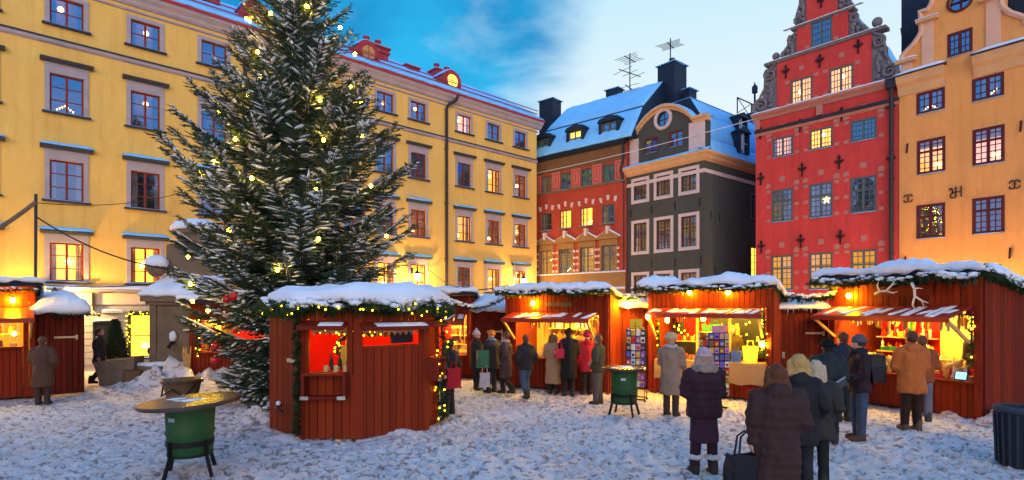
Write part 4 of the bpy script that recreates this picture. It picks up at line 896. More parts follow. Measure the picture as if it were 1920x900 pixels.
def garland(name, pts, rad, label, cat='garland', parent=None, dens=95, seed=1, snow=.0, bulbs=0, group=None):
    """fir twigs bound round a rope"""
    rnd = random.Random(seed); P = [Vector(p) for p in pts]; V = []; Fq = []; S_ = MB(); Bp = []
    for a, b in zip(P[:-1], P[1:]):
        ln = (b-a).length; d = (b-a).normalized()
        for k in range(int(ln*dens)):
            c_ = a+(b-a)*rnd.random(); u = d.orthogonal().normalized(); u.rotate(Matrix.Rotation(rnd.random()*6.283, 3, d)); v = (u+d*rnd.uniform(-.6, .9)).normalized(); L_ = rad*rnd.uniform(.8, 1.7); s = v.cross(d).normalized()
            for q in range(5):
                f = .2+.8*q/4; base = c_+v*L_*f*.75; t_ = base+(v*.6+s*(1 if q % 2 else -1)*.8).normalized()*rad*.62; wv = v*.013; o = len(V); V += [base-wv, base+wv, t_+wv*.6, t_-wv*.6]; Fq.append((o, o+1, o+2, o+3))
            o = len(V); wv = s*.014; V += [c_-wv, c_+wv, c_+v*L_+wv*.5, c_+v*L_-wv*.5]; Fq.append((o, o+1, o+2, o+3))
            if rnd.random() < snow*.40: S_.ball(c_+u*rad*.4+Vector((0, 0, rad*.8)), rad*rnd.uniform(.35, .8), 1.3, 1.1, .5, 7, 5, .4, k)
        nb = int(ln*bulbs+rnd.random())
        for k in range(nb):
            c_ = a+(b-a)*rnd.random(); u = Vector((rnd.uniform(-1, 1), rnd.uniform(-1, -.2), rnd.uniform(-.7, .7))).normalized(); Bp.append(c_+u*rad*1.05)
    g = np_mesh(name, [tuple(p) for p in V], Fq, M['garland'], parent); tag(g, label, cat, group) if parent is None else None
    MB().tube(P, rad*.25, 5).build('rope', M['garland'], g)
    if S_.v: S_.build('snow', M['snow'], g, True)
    for p in Bp:
        o = bulb(p, '', None, .013, 'bulb_small', 'fairy_light', False); o.parent = g
        for k in ('label', 'category', 'group'):
            if k in o: del o[k]
    return g
def strap(root, u, z, ln, w=-.02, m='brass'): MB().box(u, u+ln, w-.012, w, z-.025, z+.025).box(u+ln-.02, u+ln+.05, w-.02, w-.002, z-.06, z+.06).build('hinge', M[m], root)
M['brass'] = mat('pale_hinge_metal', (.55, .42, .24), .45, .2, 8)
def stall(F, u0, u1, dep, zf, zb, op, awn, label, name='market_stall', snow=.22, asnow=.72, inner='wood', counter_cloth=None, board=True, seed=1, sides=True, fas_w=.0):
    """op: opening (a, b, z0, z1); awn: (a, b, ztop, zfront, reach) in u, z"""
    t = empty(name, F.world(0, 0, 0), F.rz, label, 'market stall', 'red wooden market stalls')
    a, b, c0, c1 = op
    fp = boards(MB(), a, b, .06, c0-.03, -.02, .02); fp.box(a, b, .021, .05, .06, c0-.03); fp.build('front_panel', M['falu'], t)
    for x0, x1 in ((u0, a), (b, u1)):
        if x1-x0 > .03: boards(MB(), x0, x1, .04, zf-.02, -.03, .05).build('post', M['falu'], t)
    boards(MB().box(a, b, .03, .05, c1, zf-.02), a, b, c1, zf-.02, -.02, .03).build('fascia', M['falu'], t)
    MB().box(a-.02, b+.02, -.14, .45, c0-.03, c0+.01).build('counter', M['falu_trim'] if not counter_cloth else M['burlap'], t)
    sl = lambda w_: zf+(zb-zf)*w_/dep
    for nm, x in (('side_wall', u0), ('side_wall', u1)):
        mb = MB(); n = round(dep/.125); 
        for k in range(n):
            w0 = .051+(dep-.051)*k/n+.003; w1 = .051+(dep-.051)*(k+1)/n-.003; sg = -1 if x == u0 else 1
            xs = (x-.03, x+.0) if x == u0 else (x, x+.03)
            mb.add([(xs[0], w0, .03), (xs[1], w0, .03), (xs[1], w1, .03), (xs[0], w1, .03), (xs[0], w0, sl(w0)-.02), (xs[1], w0, sl(w0)-.02), (xs[1], w1, sl(w1)-.02), (xs[0], w1, sl(w1)-.02)], [(3, 2, 1, 0), (4, 5, 6, 7), (0, 1, 5, 4), (1, 2, 6, 5), (2, 3, 7, 6), (3, 0, 4, 7)])
        mb.add([(x-.02 if x == u1 else x, .05, .03), (x if x == u1 else x+.02, .05, .03), (x if x == u1 else x+.02, dep, .03), (x-.02 if x == u1 else x, dep, .03), (x-.02 if x == u1 else x, .05, zf-.03), (x if x == u1 else x+.02, .05, zf-.03), (x if x == u1 else x+.02, dep, zb-.03), (x-.02 if x == u1 else x, dep, zb-.03)], [(3, 2, 1, 0), (4, 5, 6, 7), (0, 1, 5, 4), (1, 2, 6, 5), (2, 3, 7, 6), (3, 0, 4, 7)])
        mb.build(nm, M['falu'], t)
    boards(MB(), u0, u1, .03, zb-.03, dep-.03, dep, .15).build('back_wall', M[inner], t)
    MB().box(u0+.02, u1-.02, .05, dep-.05, .04, .09).build('floorboards', M['oldwood'], t)
    rf = MB().prism([(-.30, zf+.03), (-.30, zf+.10), (dep+.15, zb+.10), (dep+.15, zb+.0), (-.0, zf-.0)], u0-.12, u1+.12, 'x').build('roof', M['blackboard'], t)
    if board: MB().box(u0-.15, u1+.15, -.34, -.302, zf-.02, zf+.13).build('roof_board', M['blackboard'], rf)
    sm = MB(); snow_blanket(sm, (u0-.14, -.33, zf+.12), (u1+.14, -.33, zf+.12), (u1+.14, dep+.15, zb+.11), (u0-.14, dep+.15, zb+.11), snow, int((u1-u0)*26), 28, seed, .07, .11, .26, .8); sm.build('snow_cover', M['snow'], rf, True)
    if awn:
        a0, a1, zt, z1, rc = awn
        aw = MB(); n = int((a1-a0)/.11)
        for k in range(n):
            x0 = a0+(a1-a0)*k/n; x1 = a0+(a1-a0)*(k+1)/n-.006
            aw.add([(x0, -.03, zt), (x1, -.03, zt), (x1, -rc, z1), (x0, -rc, z1), (x0, -.03, zt-.03), (x1, -.03, zt-.03), (x1, -rc, z1-.03), (x0, -rc, z1-.03)], [(0, 3, 2, 1), (4, 5, 6, 7), (0, 1, 5, 4), (2, 3, 7, 6), (0, 4, 7, 3), (1, 2, 6, 5)])
        aw.box(a0, a1, -rc-.02, -rc, z1-.10, z1+.01)
        aw = aw.build('awning', M['awn'], t)
        rnd = random.Random(seed); sm = MB(); x = a0
        while x < a1-.05:
            wd = rnd.uniform(.05, .17); x1 = min(a1, x+wd); f0 = rnd.uniform(0, .5); f1 = rnd.uniform(.6, 1.0); sk = rnd.uniform(.0, .16)
            if rnd.random() < asnow:
                q = lambda f: (-.03-(rc-.03)*f, zt+(z1-zt)*f+.004)
                snow_blanket(sm, (x, *q(f1)), (x1, *q(f1)), (min(a1, x1+sk), *q(f0)), (min(a1, x+sk), *q(f0)), .030, 5, 7, int(x*90), .01, .004, .05, .6)
            x = x1+rnd.uniform(.01, .06)
        if sm.v: sm.build('snow', M['snow'], aw, True)
        for x in (a0+.06, a1-.06): MB().beam((x, -.03, zt-.75), (x, -rc+.04, z1-.06), .05, .06).build('brace', M['wood'], t)
    return t
GOODS = {}
def goods_proto(kind, m):
    mb = MB(); sm = False
    if kind == 'jar': mb.lathe([(.045, 0), (.05, .01), (.05, .10), (.035, .12), (.038, .122), (.038, .145)], 10); sm = False
    elif kind == 'bottle': mb.lathe([(.036, 0), (.038, .02), (.038, .17), (.014, .23), (.014, .29), (.017, .30)], 10)
    elif kind == 'box': mb.box(-.07, .07, -.045, .045, 0, .10).box(-.012, .012, -.047, .047, 0.0, .102)
    elif kind == 'candle': mb.lathe([(.03, 0), (.03, .18), (.01, .185), (.008, .21)], 8)
    elif kind == 'bag': mb.prism([(-.10, 0), (.10, 0), (.115, .27), (-.115, .27)], -.045, .045).tube([(-.05, 0, .27), (-.04, 0, .36), (.04, 0, .36), (.05, 0, .27)], .006, 5)
    elif kind == 'loaf': mb.ball((0, 0, .08), .12, 1.25, .9, .72, 12, 8, .25, 3); sm = True
    elif kind == 'heart': mb.prism([(0, -.10), (.10, .02), (.095, .075), (.05, .10), (0, .065), (-.05, .10), (-.095, .075), (-.10, .02)], -.012, .012).tube([(0, 0, .06), (0, 0, .22)], .004, 4)
    elif kind == 'wreath': mb.tube([(.11*math.cos(k*math.pi/8), 0, .11*math.sin(k*math.pi/8)) for k in range(17)], .04, 7); sm = True
    elif kind == 'tassel': mb.tube([(0, 0, .0), (0, 0, -.12)], .006, 4).lathe([(.03, -.12), (.035, -.2), (.028, -.36), (.01, -.37)], 8)
    elif kind == 'card': mb.box(-.055, .055, -.004, .004, 0, .15)
    elif kind == 'figure': mb.lathe([(.045, 0), (.05, .05), (.02, .13), (.024, .14)], 9).ball((0, 0, .16), .032, seg=8, ring=6).lathe([(.034, .175), (.002, .27)], 8)
    elif kind == 'plush': mb.ball((0, 0, .09), .09, 1, .85, 1, 10, 7).ball((0, -.01, .21), .065, seg=10, ring=7).ball((-.05, 0, .265), .025, seg=7, ring=5).ball((.05, 0, .265), .025, seg=7, ring=5).ball((-.06, -.05, .03), .035).ball((.06, -.05, .03), .035); sm = True
    elif kind == 'folded_textile': 
        for q in range(4): mb.box(-.16+.008*q, .16-.008*q, -.11, .11, q*.045, q*.045+.04)
    o = mb.build(kind, m, None, sm); return o
def put(kind, mname, p, rz, label, cat, group, s=1.0, rx=0):
    key = (kind, mname)
    if key in GOODS: o = GOODS[key].copy(); col.objects.link(o)
    else: o = GOODS[key] = goods_proto(kind, M[mname])
    o.location = p; o.rotation_euler = (rx, 0, rz); o.scale = (s, s, s); return tag(o, label, cat, group)
for nm, c_ in (('g_red', (.55, .02, .02)), ('g_gold', (.65, .38, .05)), ('g_white', (.75, .70, .62)), ('g_green', (.04, .20, .06)), ('g_blue', (.04, .10, .45)), ('g_brown', (.22, .10, .04)), ('g_straw', (.62, .45, .18)), ('g_pink', (.6, .25, .3)), ('g_purple', (.25, .12, .4)), ('g_dark', (.03, .03, .035))): M[nm] = mat(nm, c_, .5, .25, 14)
def shelf(t, u0, u1, w, z, d=.22, m='wood'): return MB().box(u0, u1, w-d, w, z-.03, z).build('shelf', M[m], t)
def row(F, u0, u1, w, z, kinds, where, group, n, seed, s=(.8, 1.15), jw=.05, hang=False):
    rnd = random.Random(seed)
    NM = {'jar': 'jar', 'bottle': 'bottle', 'box': 'gift box', 'candle': 'candle', 'bag': 'paper bag', 'loaf': 'bread loaf', 'heart': 'heart ornament', 'wreath': 'wreath', 'tassel': 'tassel', 'card': 'card', 'figure': 'pixie figurine', 'plush': 'soft toy', 'folded_textile': 'textile pile'}
    CN = {'g_red': 'red', 'g_gold': 'golden', 'g_white': 'white', 'g_green': 'green', 'g_blue': 'blue', 'g_brown': 'brown', 'g_straw': 'straw coloured', 'g_pink': 'pink', 'g_purple': 'purple', 'g_dark': 'dark'}
    for k in range(n):
        kd, m = rnd.choice(kinds); u = u0+(u1-u0)*(k+.5+rnd.uniform(-.25, .25))/n
        put(kd, m, F.world(u, w+rnd.uniform(-jw, jw), z), F.rz+rnd.uniform(-.3, .3), f'small {CN[m]} {NM[kd]} {where}', NM[kd], f'{CN[m]} {NM[kd]}s {where}', rnd.uniform(*s))

# ---- the big stall at the right
F1 = Frame(1555, 14.3, 540); e1 = F1.u(1841)
zc1 = F1.z(1660, 699); zr1 = 3.0
op1 = (F1.u(1567), F1.u(1827), zc1, 2.24)
s1 = stall(F1, 0, e1, 2.3, zr1, 2.35, op1, (F1.u(1562), F1.u(1826), F1.z(1559, 573)-.02, F1.z(1528, 592, -.75), .78), 'large red market stall at the right selling ornaments, antlers over its snow streaked awning', snow=.23, seed=2)
MB().box(F1.u(1640), F1.u(1752), -.05, -.022, F1.z(1640, 556), F1.z(1640, 537)).build('sign_plank', M['falu_trim'], s1)
u0, u1, z0, z1 = op1
MB().box(u0+.1, u1*.52, 1.55, 1.57, z0+.1, z1+.3).build('cloth_backdrop', M['redcloth'], s1)
MB().box(u1*.53, u1-.05, 1.50, 1.52, z0+.1, z1+.3).build('cloth_backdrop', M['curtain_y'], s1)
for z in (z0+.42, z0+.78): shelf(s1, u0+.15, u1*.52, 1.5, z)
for j, z in enumerate((z0+.42, z0+.78)): row(F1, u0+.2, u1*.5, 1.38, z, [('figure', 'g_red'), ('jar', 'g_gold'), ('box', 'g_green'), ('candle', 'g_white'), ('figure', 'g_white')], 'on a shelf inside the right stall', 'x', 22, 30+j)
row(F1, u0+.05, u1-.1, .10, z0+.01, [('box', 'g_red'), ('jar', 'g_gold'), ('figure', 'g_red'), ('candle', 'g_red'), ('box', 'g_straw'), ('figure', 'g_white')], 'on the front of the right stall counter', 'x', 38, 41)
row(F1, u0+.05, u1-.1, .30, z0+.01, [('box', 'g_gold'), ('jar', 'g_red'), ('plush', 'g_straw'), ('figure', 'g_red'), ('candle', 'g_white')], 'at the back of the right stall counter', 'x', 30, 42, (1.0, 1.5))
row(F1, u1*.55, u1-.2, .75, z0+.05, [('loaf', 'g_straw'), ('folded_textile', 'g_straw'), ('plush', 'g_white')], 'in a heap behind the right stall counter', 'x', 6, 43, (1.3, 1.8))
row(F1, u0+.1, u1-.1, .35, z1-.02, [('tassel', 'g_straw'), ('heart', 'g_red'), ('tassel', 'g_gold'), ('wreath', 'g_red'), ('tassel', 'g_white'), ('tassel', 'g_straw')], 'hanging under the roof of the right stall', 'x', 34, 44, (.8, 1.2))
row(F1, u0+.1, u1*.55, 1.05, z1+.05, [('heart', 'g_red'), ('tassel', 'g_green'), ('wreath', 'g_straw'), ('tassel', 'g_gold')], 'hanging deeper inside the right stall', 'x', 22, 45, (1., 1.5))
tb = empty('tablet_screen', F1.world(u1-.2, -.09, z0+.01), F1.rz, 'small lit payment tablet at the right end of the right stall counter', 'tablet')
MB().box(-.12, .12, -.012, .012, .02, .20).build('tablet_case', M['g_dark'], tb); MB().box(-.10, .10, -.016, -.0125, .035, .185).build('screen', mat('tablet_glow', (.3, .6, .9), .3, emit=(.30, .65, 1), es=.9), tb); MB().beam((0, .01, 0), (0, .08, .14), .05, .01).build('stand', M['g_dark'], tb); tb.rotation_euler.x = -.25
for k, (uu, ww) in enumerate(((.12, .40), (.35, .9), (.62, .45), (.88, .8))): bulb(F1.world(u0+(u1-u0)*uu, ww, z1+.10), 'warm bulb under the roof inside the large right stall', 'bulbs inside the right stall')
bulb(F1.world(F1.u(1600), -.16, zr1-.36), 'glowing bulb on the fascia of the large right stall below its garland', None)
garland('garland', [F1.world(u, -.42, zr1-.05-.10*abs(math.sin(u*2.3))) for u in np.linspace(-.25, e1+.1, 26)], .10, 'thick fir garland with snow lumps along the roof board of the large right stall', snow=.5, seed=3, bulbs=0)
garland('garland', [F1.world(e1+.10, w_, zr1-.02-.22*w_) for w_ in np.linspace(-.3, 2.0, 9)], .11, 'fir garland sloping along the side eave of the large right stall', snow=.2, seed=4)
garland('garland', [F1.world(u, .02, z1-.06-.05*abs(math.sin(u*3))) for u in np.linspace(u0, u1, 20)], .055, 'thin garland framing the top of the right stall opening', seed=5, bulbs=3)
garland('garland', [F1.world(u1-.04, -.02, z) for z in np.linspace(z1-.05, z0+.3, 8)], .07, 'short fir garland down the right post of the large right stall', seed=6, bulbs=4)
def antler(p, rz, flip, label):
    mb = MB(); f = flip
    mb.tube([(0, 0, 0), (.14*f, -.03, .04), (.30*f, -.06, .02), (.42*f, -.04, .12), (.50*f, -.02, .22)], [.03, .028, .024, .018, .008], 7)
    mb.tube([(.30*f, -.06, .02), (.46*f, -.09, -.05), (.56*f, -.08, -.04)], [.022, .016, .006], 6).tube([(.14*f, -.03, .04), (.16*f, -.12, .16), (.20*f, -.12, .25)], [.02, .014, .006], 6).tube([(.42*f, -.04, .12), (.54*f, -.06, .14)], [.014, .006], 5)
    o = mb.build('antler', M['antler'], None, True); o.location = p; o.rotation_euler = rz; return tag(o, label, 'antler', 'antlers over the right stall')
antler(F1.world(F1.u(1672), -.56, F1.z(1672, 551, -.4)), (0, R(-8), F1.rz), 1, 'white antler lying level over the sign plank of the right stall')
antler(F1.world(F1.u(1742), -.56, F1.z(1742, 530, -.4)), (0, R(75), F1.rz), 1, 'white antler hanging point down at the right end of the sign plank')
# ---- shed between the two stalls at the right
def shed(F, u0, u1, dep, z, zs, label, snow=.25, seed=1, hinge=True, ice=False):
    t = empty('storage_shed', F.world(0, 0, 0), F.rz, label, 'shed', 'red sheds between the stalls')
    boards(MB().box(u0, u1, .03, .06, .03, z), u0, u1, .03, z, -.02, .03).build('front_wall', M['falu_d'], t)
    for x in (u0, u1): MB().box(x-.02, x+.02, .061, dep, .03, z).build('side_wall', M['falu_d'], t)
    dm = boards(MB(), u0+.12, u1-.12, .12, z-.25, -.05, -.022); d = dm.build('door', M['falu_d'], t)
    if hinge:
        MB().box(u1-.62, u1-.16, -.066, -.052, z-.62, z-.57).box(u1-.18, u1-.13, -.07, -.052, z-.66, z-.54).build('hinge', M['brass'], d)
        MB().box(u0+.2, u0+.26, -.07, -.052, 1.0, 1.16).tube([(u0+.23, -.075, 1.12), (u0+.23, -.10, 1.06), (u0+.23, -.075, 1.0)], .01, 5).build('handle', M['steel'], d)
    rf = MB().box(u0-.1, u1+.1, -.18, dep, z, z+.06).build('roof', M['falu_d'], t)
    sm = MB(); snow_blanket(sm, (u0-.11, -.2, z+.06), (u1+.11, -.2, z+.06), (u1+.11, dep, zs), (u0-.11, dep, zs), snow, 24, 14, seed, .06, .07, .35, .35)
    if ice:
        rnd = random.Random(seed)
        for k in range(16):
            x = u0-.05+(u1-u0+.1)*rnd.random(); ln = rnd.uniform(.05, .2); sm.lathe([(.001, -ln), (.014, 0)], 5, (x, -.2, z+.05))
    sm.build('snow_cover', M['snow'], rf, True); return t
FLAT = -1e6
Fa = Frame(1450, 14.5, FLAT); shed(Fa, 0, Fa.u(1553), 1.8, 2.24, 2.45, 'dark red shed between the two large right stalls with icicles under its snowy roof', .16, 4, ice=True)
garland('garland', [Fa.world(u, -.35, 2.52+.12*((u-.7)/.7)**2) for u in np.linspace(-.1, 1.5, 12)], .09, 'snowy garland slung over the shed between the two right stalls', snow=1.0, seed=8)
# ---- postcard stall
F2 = Frame(1216, 15.2, -600); e2 = F2.u(1447); zr2 = F2.z(1219, 547)+.05; zc2 = F2.z(1223, 673, -.14)
op2 = (F2.u(1232), F2.u(1437), zc2, F2.z(1219, 578))
s2 = stall(F2, 0, e2, 2.2, zr2, 2.25, op2, (F2.u(1226), F2.u(1436), F2.z(1219, 579), F2.z(1197, 588, -.6), .62), 'red market stall with burlap counter and postcard racks in the middle of the right row', snow=.24, seed=7, inner='oldwood', counter_cloth=1)
u0, u1, z0, z1 = op2
cb = MB(); n = 60
for k in range(n+1):
    u = u0-.02+(u1-u0+.04)*k/n; wv = .02*math.sin(k*.9)+.012*math.sin(k*2.3); cb.v += [Vector((u, -.155, z0+.012)), Vector((u, -.17-wv*.4, z0-.25)), Vector((u, -.18+wv, .42+.02*math.sin(k*.5)))]
for k in range(n): cb.f += [(3*k, 3*k+3, 3*k+4, 3*k+1), (3*k+1, 3*k+4, 3*k+5, 3*k+2)]
co = cb.build('counter_cloth', M['burlap'], None, True); co.location = F2.world(0, 0, 0); co.rotation_euler = (0, 0, F2.rz); tag(co, 'brown burlap cloth hanging over the postcard stall counter', 'cloth')
MB().box(u0+.1, u1-.1, 1.50, 1.52, z0, z1+.2).build('dark_backdrop', M['g_dark'], s2)
MB().box(u0+.3, u0+1.0, 1.47, 1.495, z0+.55, z1+.1).build('cloth_backdrop', M['redcloth'], s2)
for x in (u0+(u1-u0)*.36, u0+(u1-u0)*.66): MB().box(x-.03, x+.03, .3, .36, .05, z1+.15).build('inner_post', M['wood'], s2)
shelf(s2, u0+.9, u0+1.9, 1.3, z0+.62); shelf(s2, u0+.1, u0+.85, 1.3, z0+.45); shelf(s2, u0+.9, u0+1.9, 1.3, z0+.25)
row(F2, u0+.95, u0+1.85, 1.2, z0+.62, [('bottle', 'g_gold'), ('bag', 'g_green'), ('bottle', 'g_green'), ('figure', 'g_red')], 'on the upper shelf of the postcard stall', 'x', 14, 51)
row(F2, u0+.95, u0+1.85, 1.2, z0+.25, [('bag', 'g_green'), ('bottle', 'g_green'), ('box', 'g_blue')], 'on the lower shelf of the postcard stall', 'x', 12, 52)
row(F2, u0+.1, u0+.8, 1.2, z0+.45, [('jar', 'g_gold'), ('candle', 'g_white'), ('jar', 'g_red')], 'on the left shelf of the postcard stall', 'x', 11, 53)
row(F2, u0+.1, u0+1.3, .15, z0+.01, [('box', 'g_straw'), ('jar', 'g_red'), ('box', 'g_brown'), ('candle', 'g_gold')], 'on the burlap counter of the postcard stall', 'x', 16, 54, (.9, 1.3))
row(F2, u0+.1, u0+1.2, .6, z1-.05, [('heart', 'g_red'), ('tassel', 'g_red'), ('wreath', 'g_green')], 'hanging in the postcard stall', 'x', 16, 55)
o = put('bag', 'g_blue', F2.world(F2.u(1381), -.03, z0+.012), F2.rz+.1, 'glossy blue carrier bag on the burlap counter', 'bag', None, 1.05)
o = put('bag', 'g_green', F2.world(F2.u(1362), .02, z0+.012), F2.rz-.2, 'green paper bag beside the blue one on the burlap counter', 'bag', None, .95)
o = put('bag', 'g_white', F2.world(F2.u(1405), .12, z0+.012), F2.rz, 'pale yellow sack standing behind the blue bag', 'sack', None, 1.5); M['lampy'] = mat('yellow_sack_paper', (.80, .60, .10), .6); o.data = o.data.copy(); o.data.materials[0] = M['lampy']
rnd = random.Random(3)
for k in range(13): bulb(F2.world(u0+(u1-u0)*rnd.uniform(.66, .93), 1.42, z0+rnd.uniform(.45, z1-z0)), 'tiny warm light on the dark backdrop of the postcard stall', 'tiny lights in the postcard stall', .018, 'bulb_small', 'fairy_light', False)
for k in range(16): bulb(F2.world(u0+rnd.uniform(.05, .5), 1.0+rnd.uniform(-.3, .3), z0+rnd.uniform(.5, z1-z0)), 'tiny warm light at the left end inside the postcard stall', 'tiny lights at the left of the postcard stall', .018, 'bulb_small', 'fairy_light', False)
for px, py, w_ in ((1215, 594, -.62), (1251, 600, -.3), (1319, 597, -.3)): bulb(F2.world(F2.u(px, w_), w_, F2.z(px, py, w_)+.05), 'bright round bulb hanging under the awning of the postcard stall', 'bulbs under the postcard stall awning', .06)
bulb(F2.world(F2.u(1429, -.1), -.1, F2.z(1429, 641, -.1)), 'bright bulb with red shade at the right post of the postcard stall', None, .065)
for k, px in enumerate((1296, 1368)): bulb(F2.world(F2.u(px), -.15, F2.z(px, 546, -.15)+.02), 'glowing bulb on the upper boards of the postcard stall under its garland', 'bulbs on the boards of the postcard stall', .055)
for k in range(3): bulb(F2.world(u0+(u1-u0)*(k+.5)/3, .7, z1+.15), 'warm bulb under the roof inside the postcard stall', 'bulbs inside the postcard stall')
garland('garland', [F2.world(u, -.42, zr2+.02-.08*abs(math.sin(u*2.1))) for u in np.linspace(-.3, e2, 22)], .085, 'fir garland under the roof snow of the postcard stall', snow=.35, seed=11)
garland('garland', [F2.world(u1-.05, -.03, z) for z in np.linspace(z1, z0+.1, 8)], .08, 'lit fir garland down the right post of the postcard stall', seed=12, bulbs=6)
garland('garland', [F2.world(u0+.05, -.03, z) for z in np.linspace(z1, z0+.1, 8)], .07, 'lit fir garland down the left post of the postcard stall', seed=13, bulbs=6)
# ---- shed with a bright lamp between the middle stalls
Fb = Frame(1142, 15.7, FLAT); shed(Fb, 0, Fb.u(1216), 1.8, 2.28, 2.52, 'red shed with plank door and handle behind the small green table', .22, 9)
bulb(Fb.world(Fb.u(1176, -.3), -.32, Fb.z(1176, 566, -.3)), 'very bright bulb over the snowy roof edge of the shed behind the small green table', None, .085)
garland('garland', [Fb.world(u, -.4, 2.56+.16*((u-.55)/.6)**2) for u in np.linspace(-.15, 1.3, 11)], .08, 'snowy garland slung above the shed behind the small green table', snow=1.2, seed=15)
# ---- golden stall in the middle
F3 = Frame(948, 16.3, -1000); e3 = F3.u(1141); zr3 = F3.z(955, 551)+.0; zc3 = F3.z(999, 671)
op3 = (F3.u(968), F3.u(1123), zc3, F3.z(968, 590))
s3 = stall(F3, 0, e3, 2.1, zr3, 2.2, op3, (F3.u(962), F3.u(1121), F3.z(962, 586), F3.z(945, 597, -.7), .72), 'golden lit red market stall with snow streaked awning in the middle of the row', snow=.19, seed=17, inner='wood')
MB().box(F3.u(1024), F3.u(1073), -.05, -.022, F3.z(1030, 575), F3.z(1030, 567)).build('name_board', M['oldwood'], s3)
u0, u1, z0, z1 = op3
for z in (z0+.38, z0+.80): shelf(s3, u0+.2, u0+1.7, 1.9, z)
row(F3, u0+.25, u0+1.65, 1.78, z0+.80, [('bottle', 'g_straw'), ('candle', 'g_white'), ('jar', 'g_white'), ('bottle', 'g_gold')], 'on the upper shelf of the golden stall', 'x', 18, 61, (1, 1.4))
row(F3, u0+.25, u0+1.65, 1.78, z0+.38, [('bottle', 'g_dark'), ('jar', 'g_straw'), ('bottle', 'g_brown'), ('figure', 'g_straw')], 'on the lower shelf of the golden stall', 'x', 18, 62)
row(F3, u0+.05, u1-.1, .15, z0+.01, [('jar', 'g_straw'), ('figure', 'g_white'), ('box', 'g_straw'), ('candle', 'g_white'), ('jar', 'g_brown')], 'on the counter of the golden stall', 'x', 28, 63)
row(F3, u0+.1, u1-.05, .4, z1+.0, [('tassel', 'g_straw'), ('heart', 'g_straw'), ('tassel', 'g_white')], 'hanging in the golden stall', 'x', 24, 64)
row(F3, u1-.7, u1-.1, 1.3, z1-.1, [('tassel', 'g_dark'), ('tassel', 'g_brown'), ('tassel', 'g_red')], 'hanging at the right inside the golden stall', 'x', 7, 65, (1.2, 1.6))
for k in range(4): bulb(F3.world(u0+(u1-u0)*(k+.5)/4, .55+.5*(k % 2), z1+.12), 'warm bulb under the roof inside the golden middle stall', 'bulbs inside the golden stall')
bulb(F3.world(F3.u(1000, -.1), -.13, F3.z(1000, 567, -.1)+.03), 'glowing bulb above the awning of the golden middle stall', None, .06)
garland('garland', [F3.world(u, -.42, zr3+.02-.06*abs(math.sin(u*2.1))) for u in np.linspace(-.1, e3+.1, 20)], .075, 'fir garland under the roof snow of the golden middle stall', snow=.4, seed=18)
garland('garland', [F3.world(u, -.05, z1-.05-.03*math.sin(u*5)**2) for u in np.linspace(u0, u1, 12)], .045, 'thin lit garland across the opening of the golden middle stall', seed=19, bulbs=5)
# ---- shed and red stall left of it
Fc = Frame(890, 17.6, FLAT); shed(Fc, 0, Fc.u(950), 1.9, 2.15, 2.55, 'dark red shed with thick blue snow left of the golden stall', .24, 21)
garland('garland', [Fc.world(u, -.6, 2.62-.34*math.sin(math.pi*(u+.95)/1.95)) for u in np.linspace(-.95, 1.0, 16)], .085, 'snow dusted garland slung between the kiosk side and the golden stall', snow=.9, seed=22)
F4 = Frame(748, 18.3, FLAT); e4 = F4.u(887); zc4 = F4.z(860, 666)
op4 = (.15, F4.u(875), zc4, F4.z(860, 590)); s4 = stall(F4, 0, e4, 2.0, 2.72, 2.3, op4, (.1, F4.u(873), F4.z(870, 587), F4.z(870, 603, -.6), .6), 'red market stall half hidden behind the round kiosk', snow=.16, seed=23, inner='wood')
u0, u1, z0, z1 = op4
MB().box(u0, u1-.62, 1.0, 1.02, z0, z1+.1).build('cloth_backdrop', M['redcloth'], s4)
for z in (z0+.3, z0+.62, z0+.9): shelf(s4, u1-.62, u1-.02, 1.2, z)
for j, z in enumerate((z0+.01, z0+.3, z0+.62)): row(F4, u1-.58, u1-.05, 1.08, z, [('jar', 'g_brown'), ('box', 'g_straw'), ('figure', 'g_red')], 'on the shelves of the stall behind the kiosk', 'x', 4, 70+j)
for uu in (.5, u1-.35, u1-1.0): bulb(F4.world(uu, .5, z1-.1), 'warm bulb inside the stall half hidden behind the round kiosk', 'bulbs in the stall behind the kiosk')
# ---- stall behind the spruce
F5 = Frame(355, 16.6, FLAT); e5 = F5.u(560); op5 = (.35, e5-.2, .98, 1.95)
s5 = stall(F5, 0, e5, 1.9, 2.45, 2.1, op5, None, 'red market stall hidden behind the lower boughs of the spruce', snow=.18, seed=25, inner='redcloth')
row(F5, .4, e5-.3, .15, .99, [('figure', 'g_red'), ('box', 'g_red'), ('jar', 'g_gold'), ('candle', 'g_red')], 'on the counter of the stall behind the spruce', 'x', 14, 75)
row(F5, .4, e5-.3, .3, 1.95, [('wreath', 'g_red'), ('heart', 'g_red'), ('tassel', 'g_straw')], 'hanging in the stall behind the spruce', 'x', 10, 76, (1, 1.5))
for k in range(3): bulb(F5.world(.6+k*.9, .45, 2.0), 'warm bulb inside the stall behind the spruce', 'bulbs in the stall behind the spruce')
garland('garland', [F5.world(.3, -.05, z) for z in np.linspace(2.1, .9, 8)], .09, 'lit garland down the left post of the stall behind the spruce', seed=26, bulbs=12)
bm = MB(); rnd = random.Random(4)
for k in range(26): a = rnd.uniform(-.12, .12); bm.tube([(a*.5, rnd.uniform(-.04, .04), 0), (a, rnd.uniform(-.06, .06), rnd.uniform(.8, 1.15))], .008, 4)
o = bm.build('twig_bundle', M['wood'], None); o.location = F5.world(.10, -.3, .05); tag(o, 'bundle of pale twigs leaning by the stall behind the spruce', 'twigs')
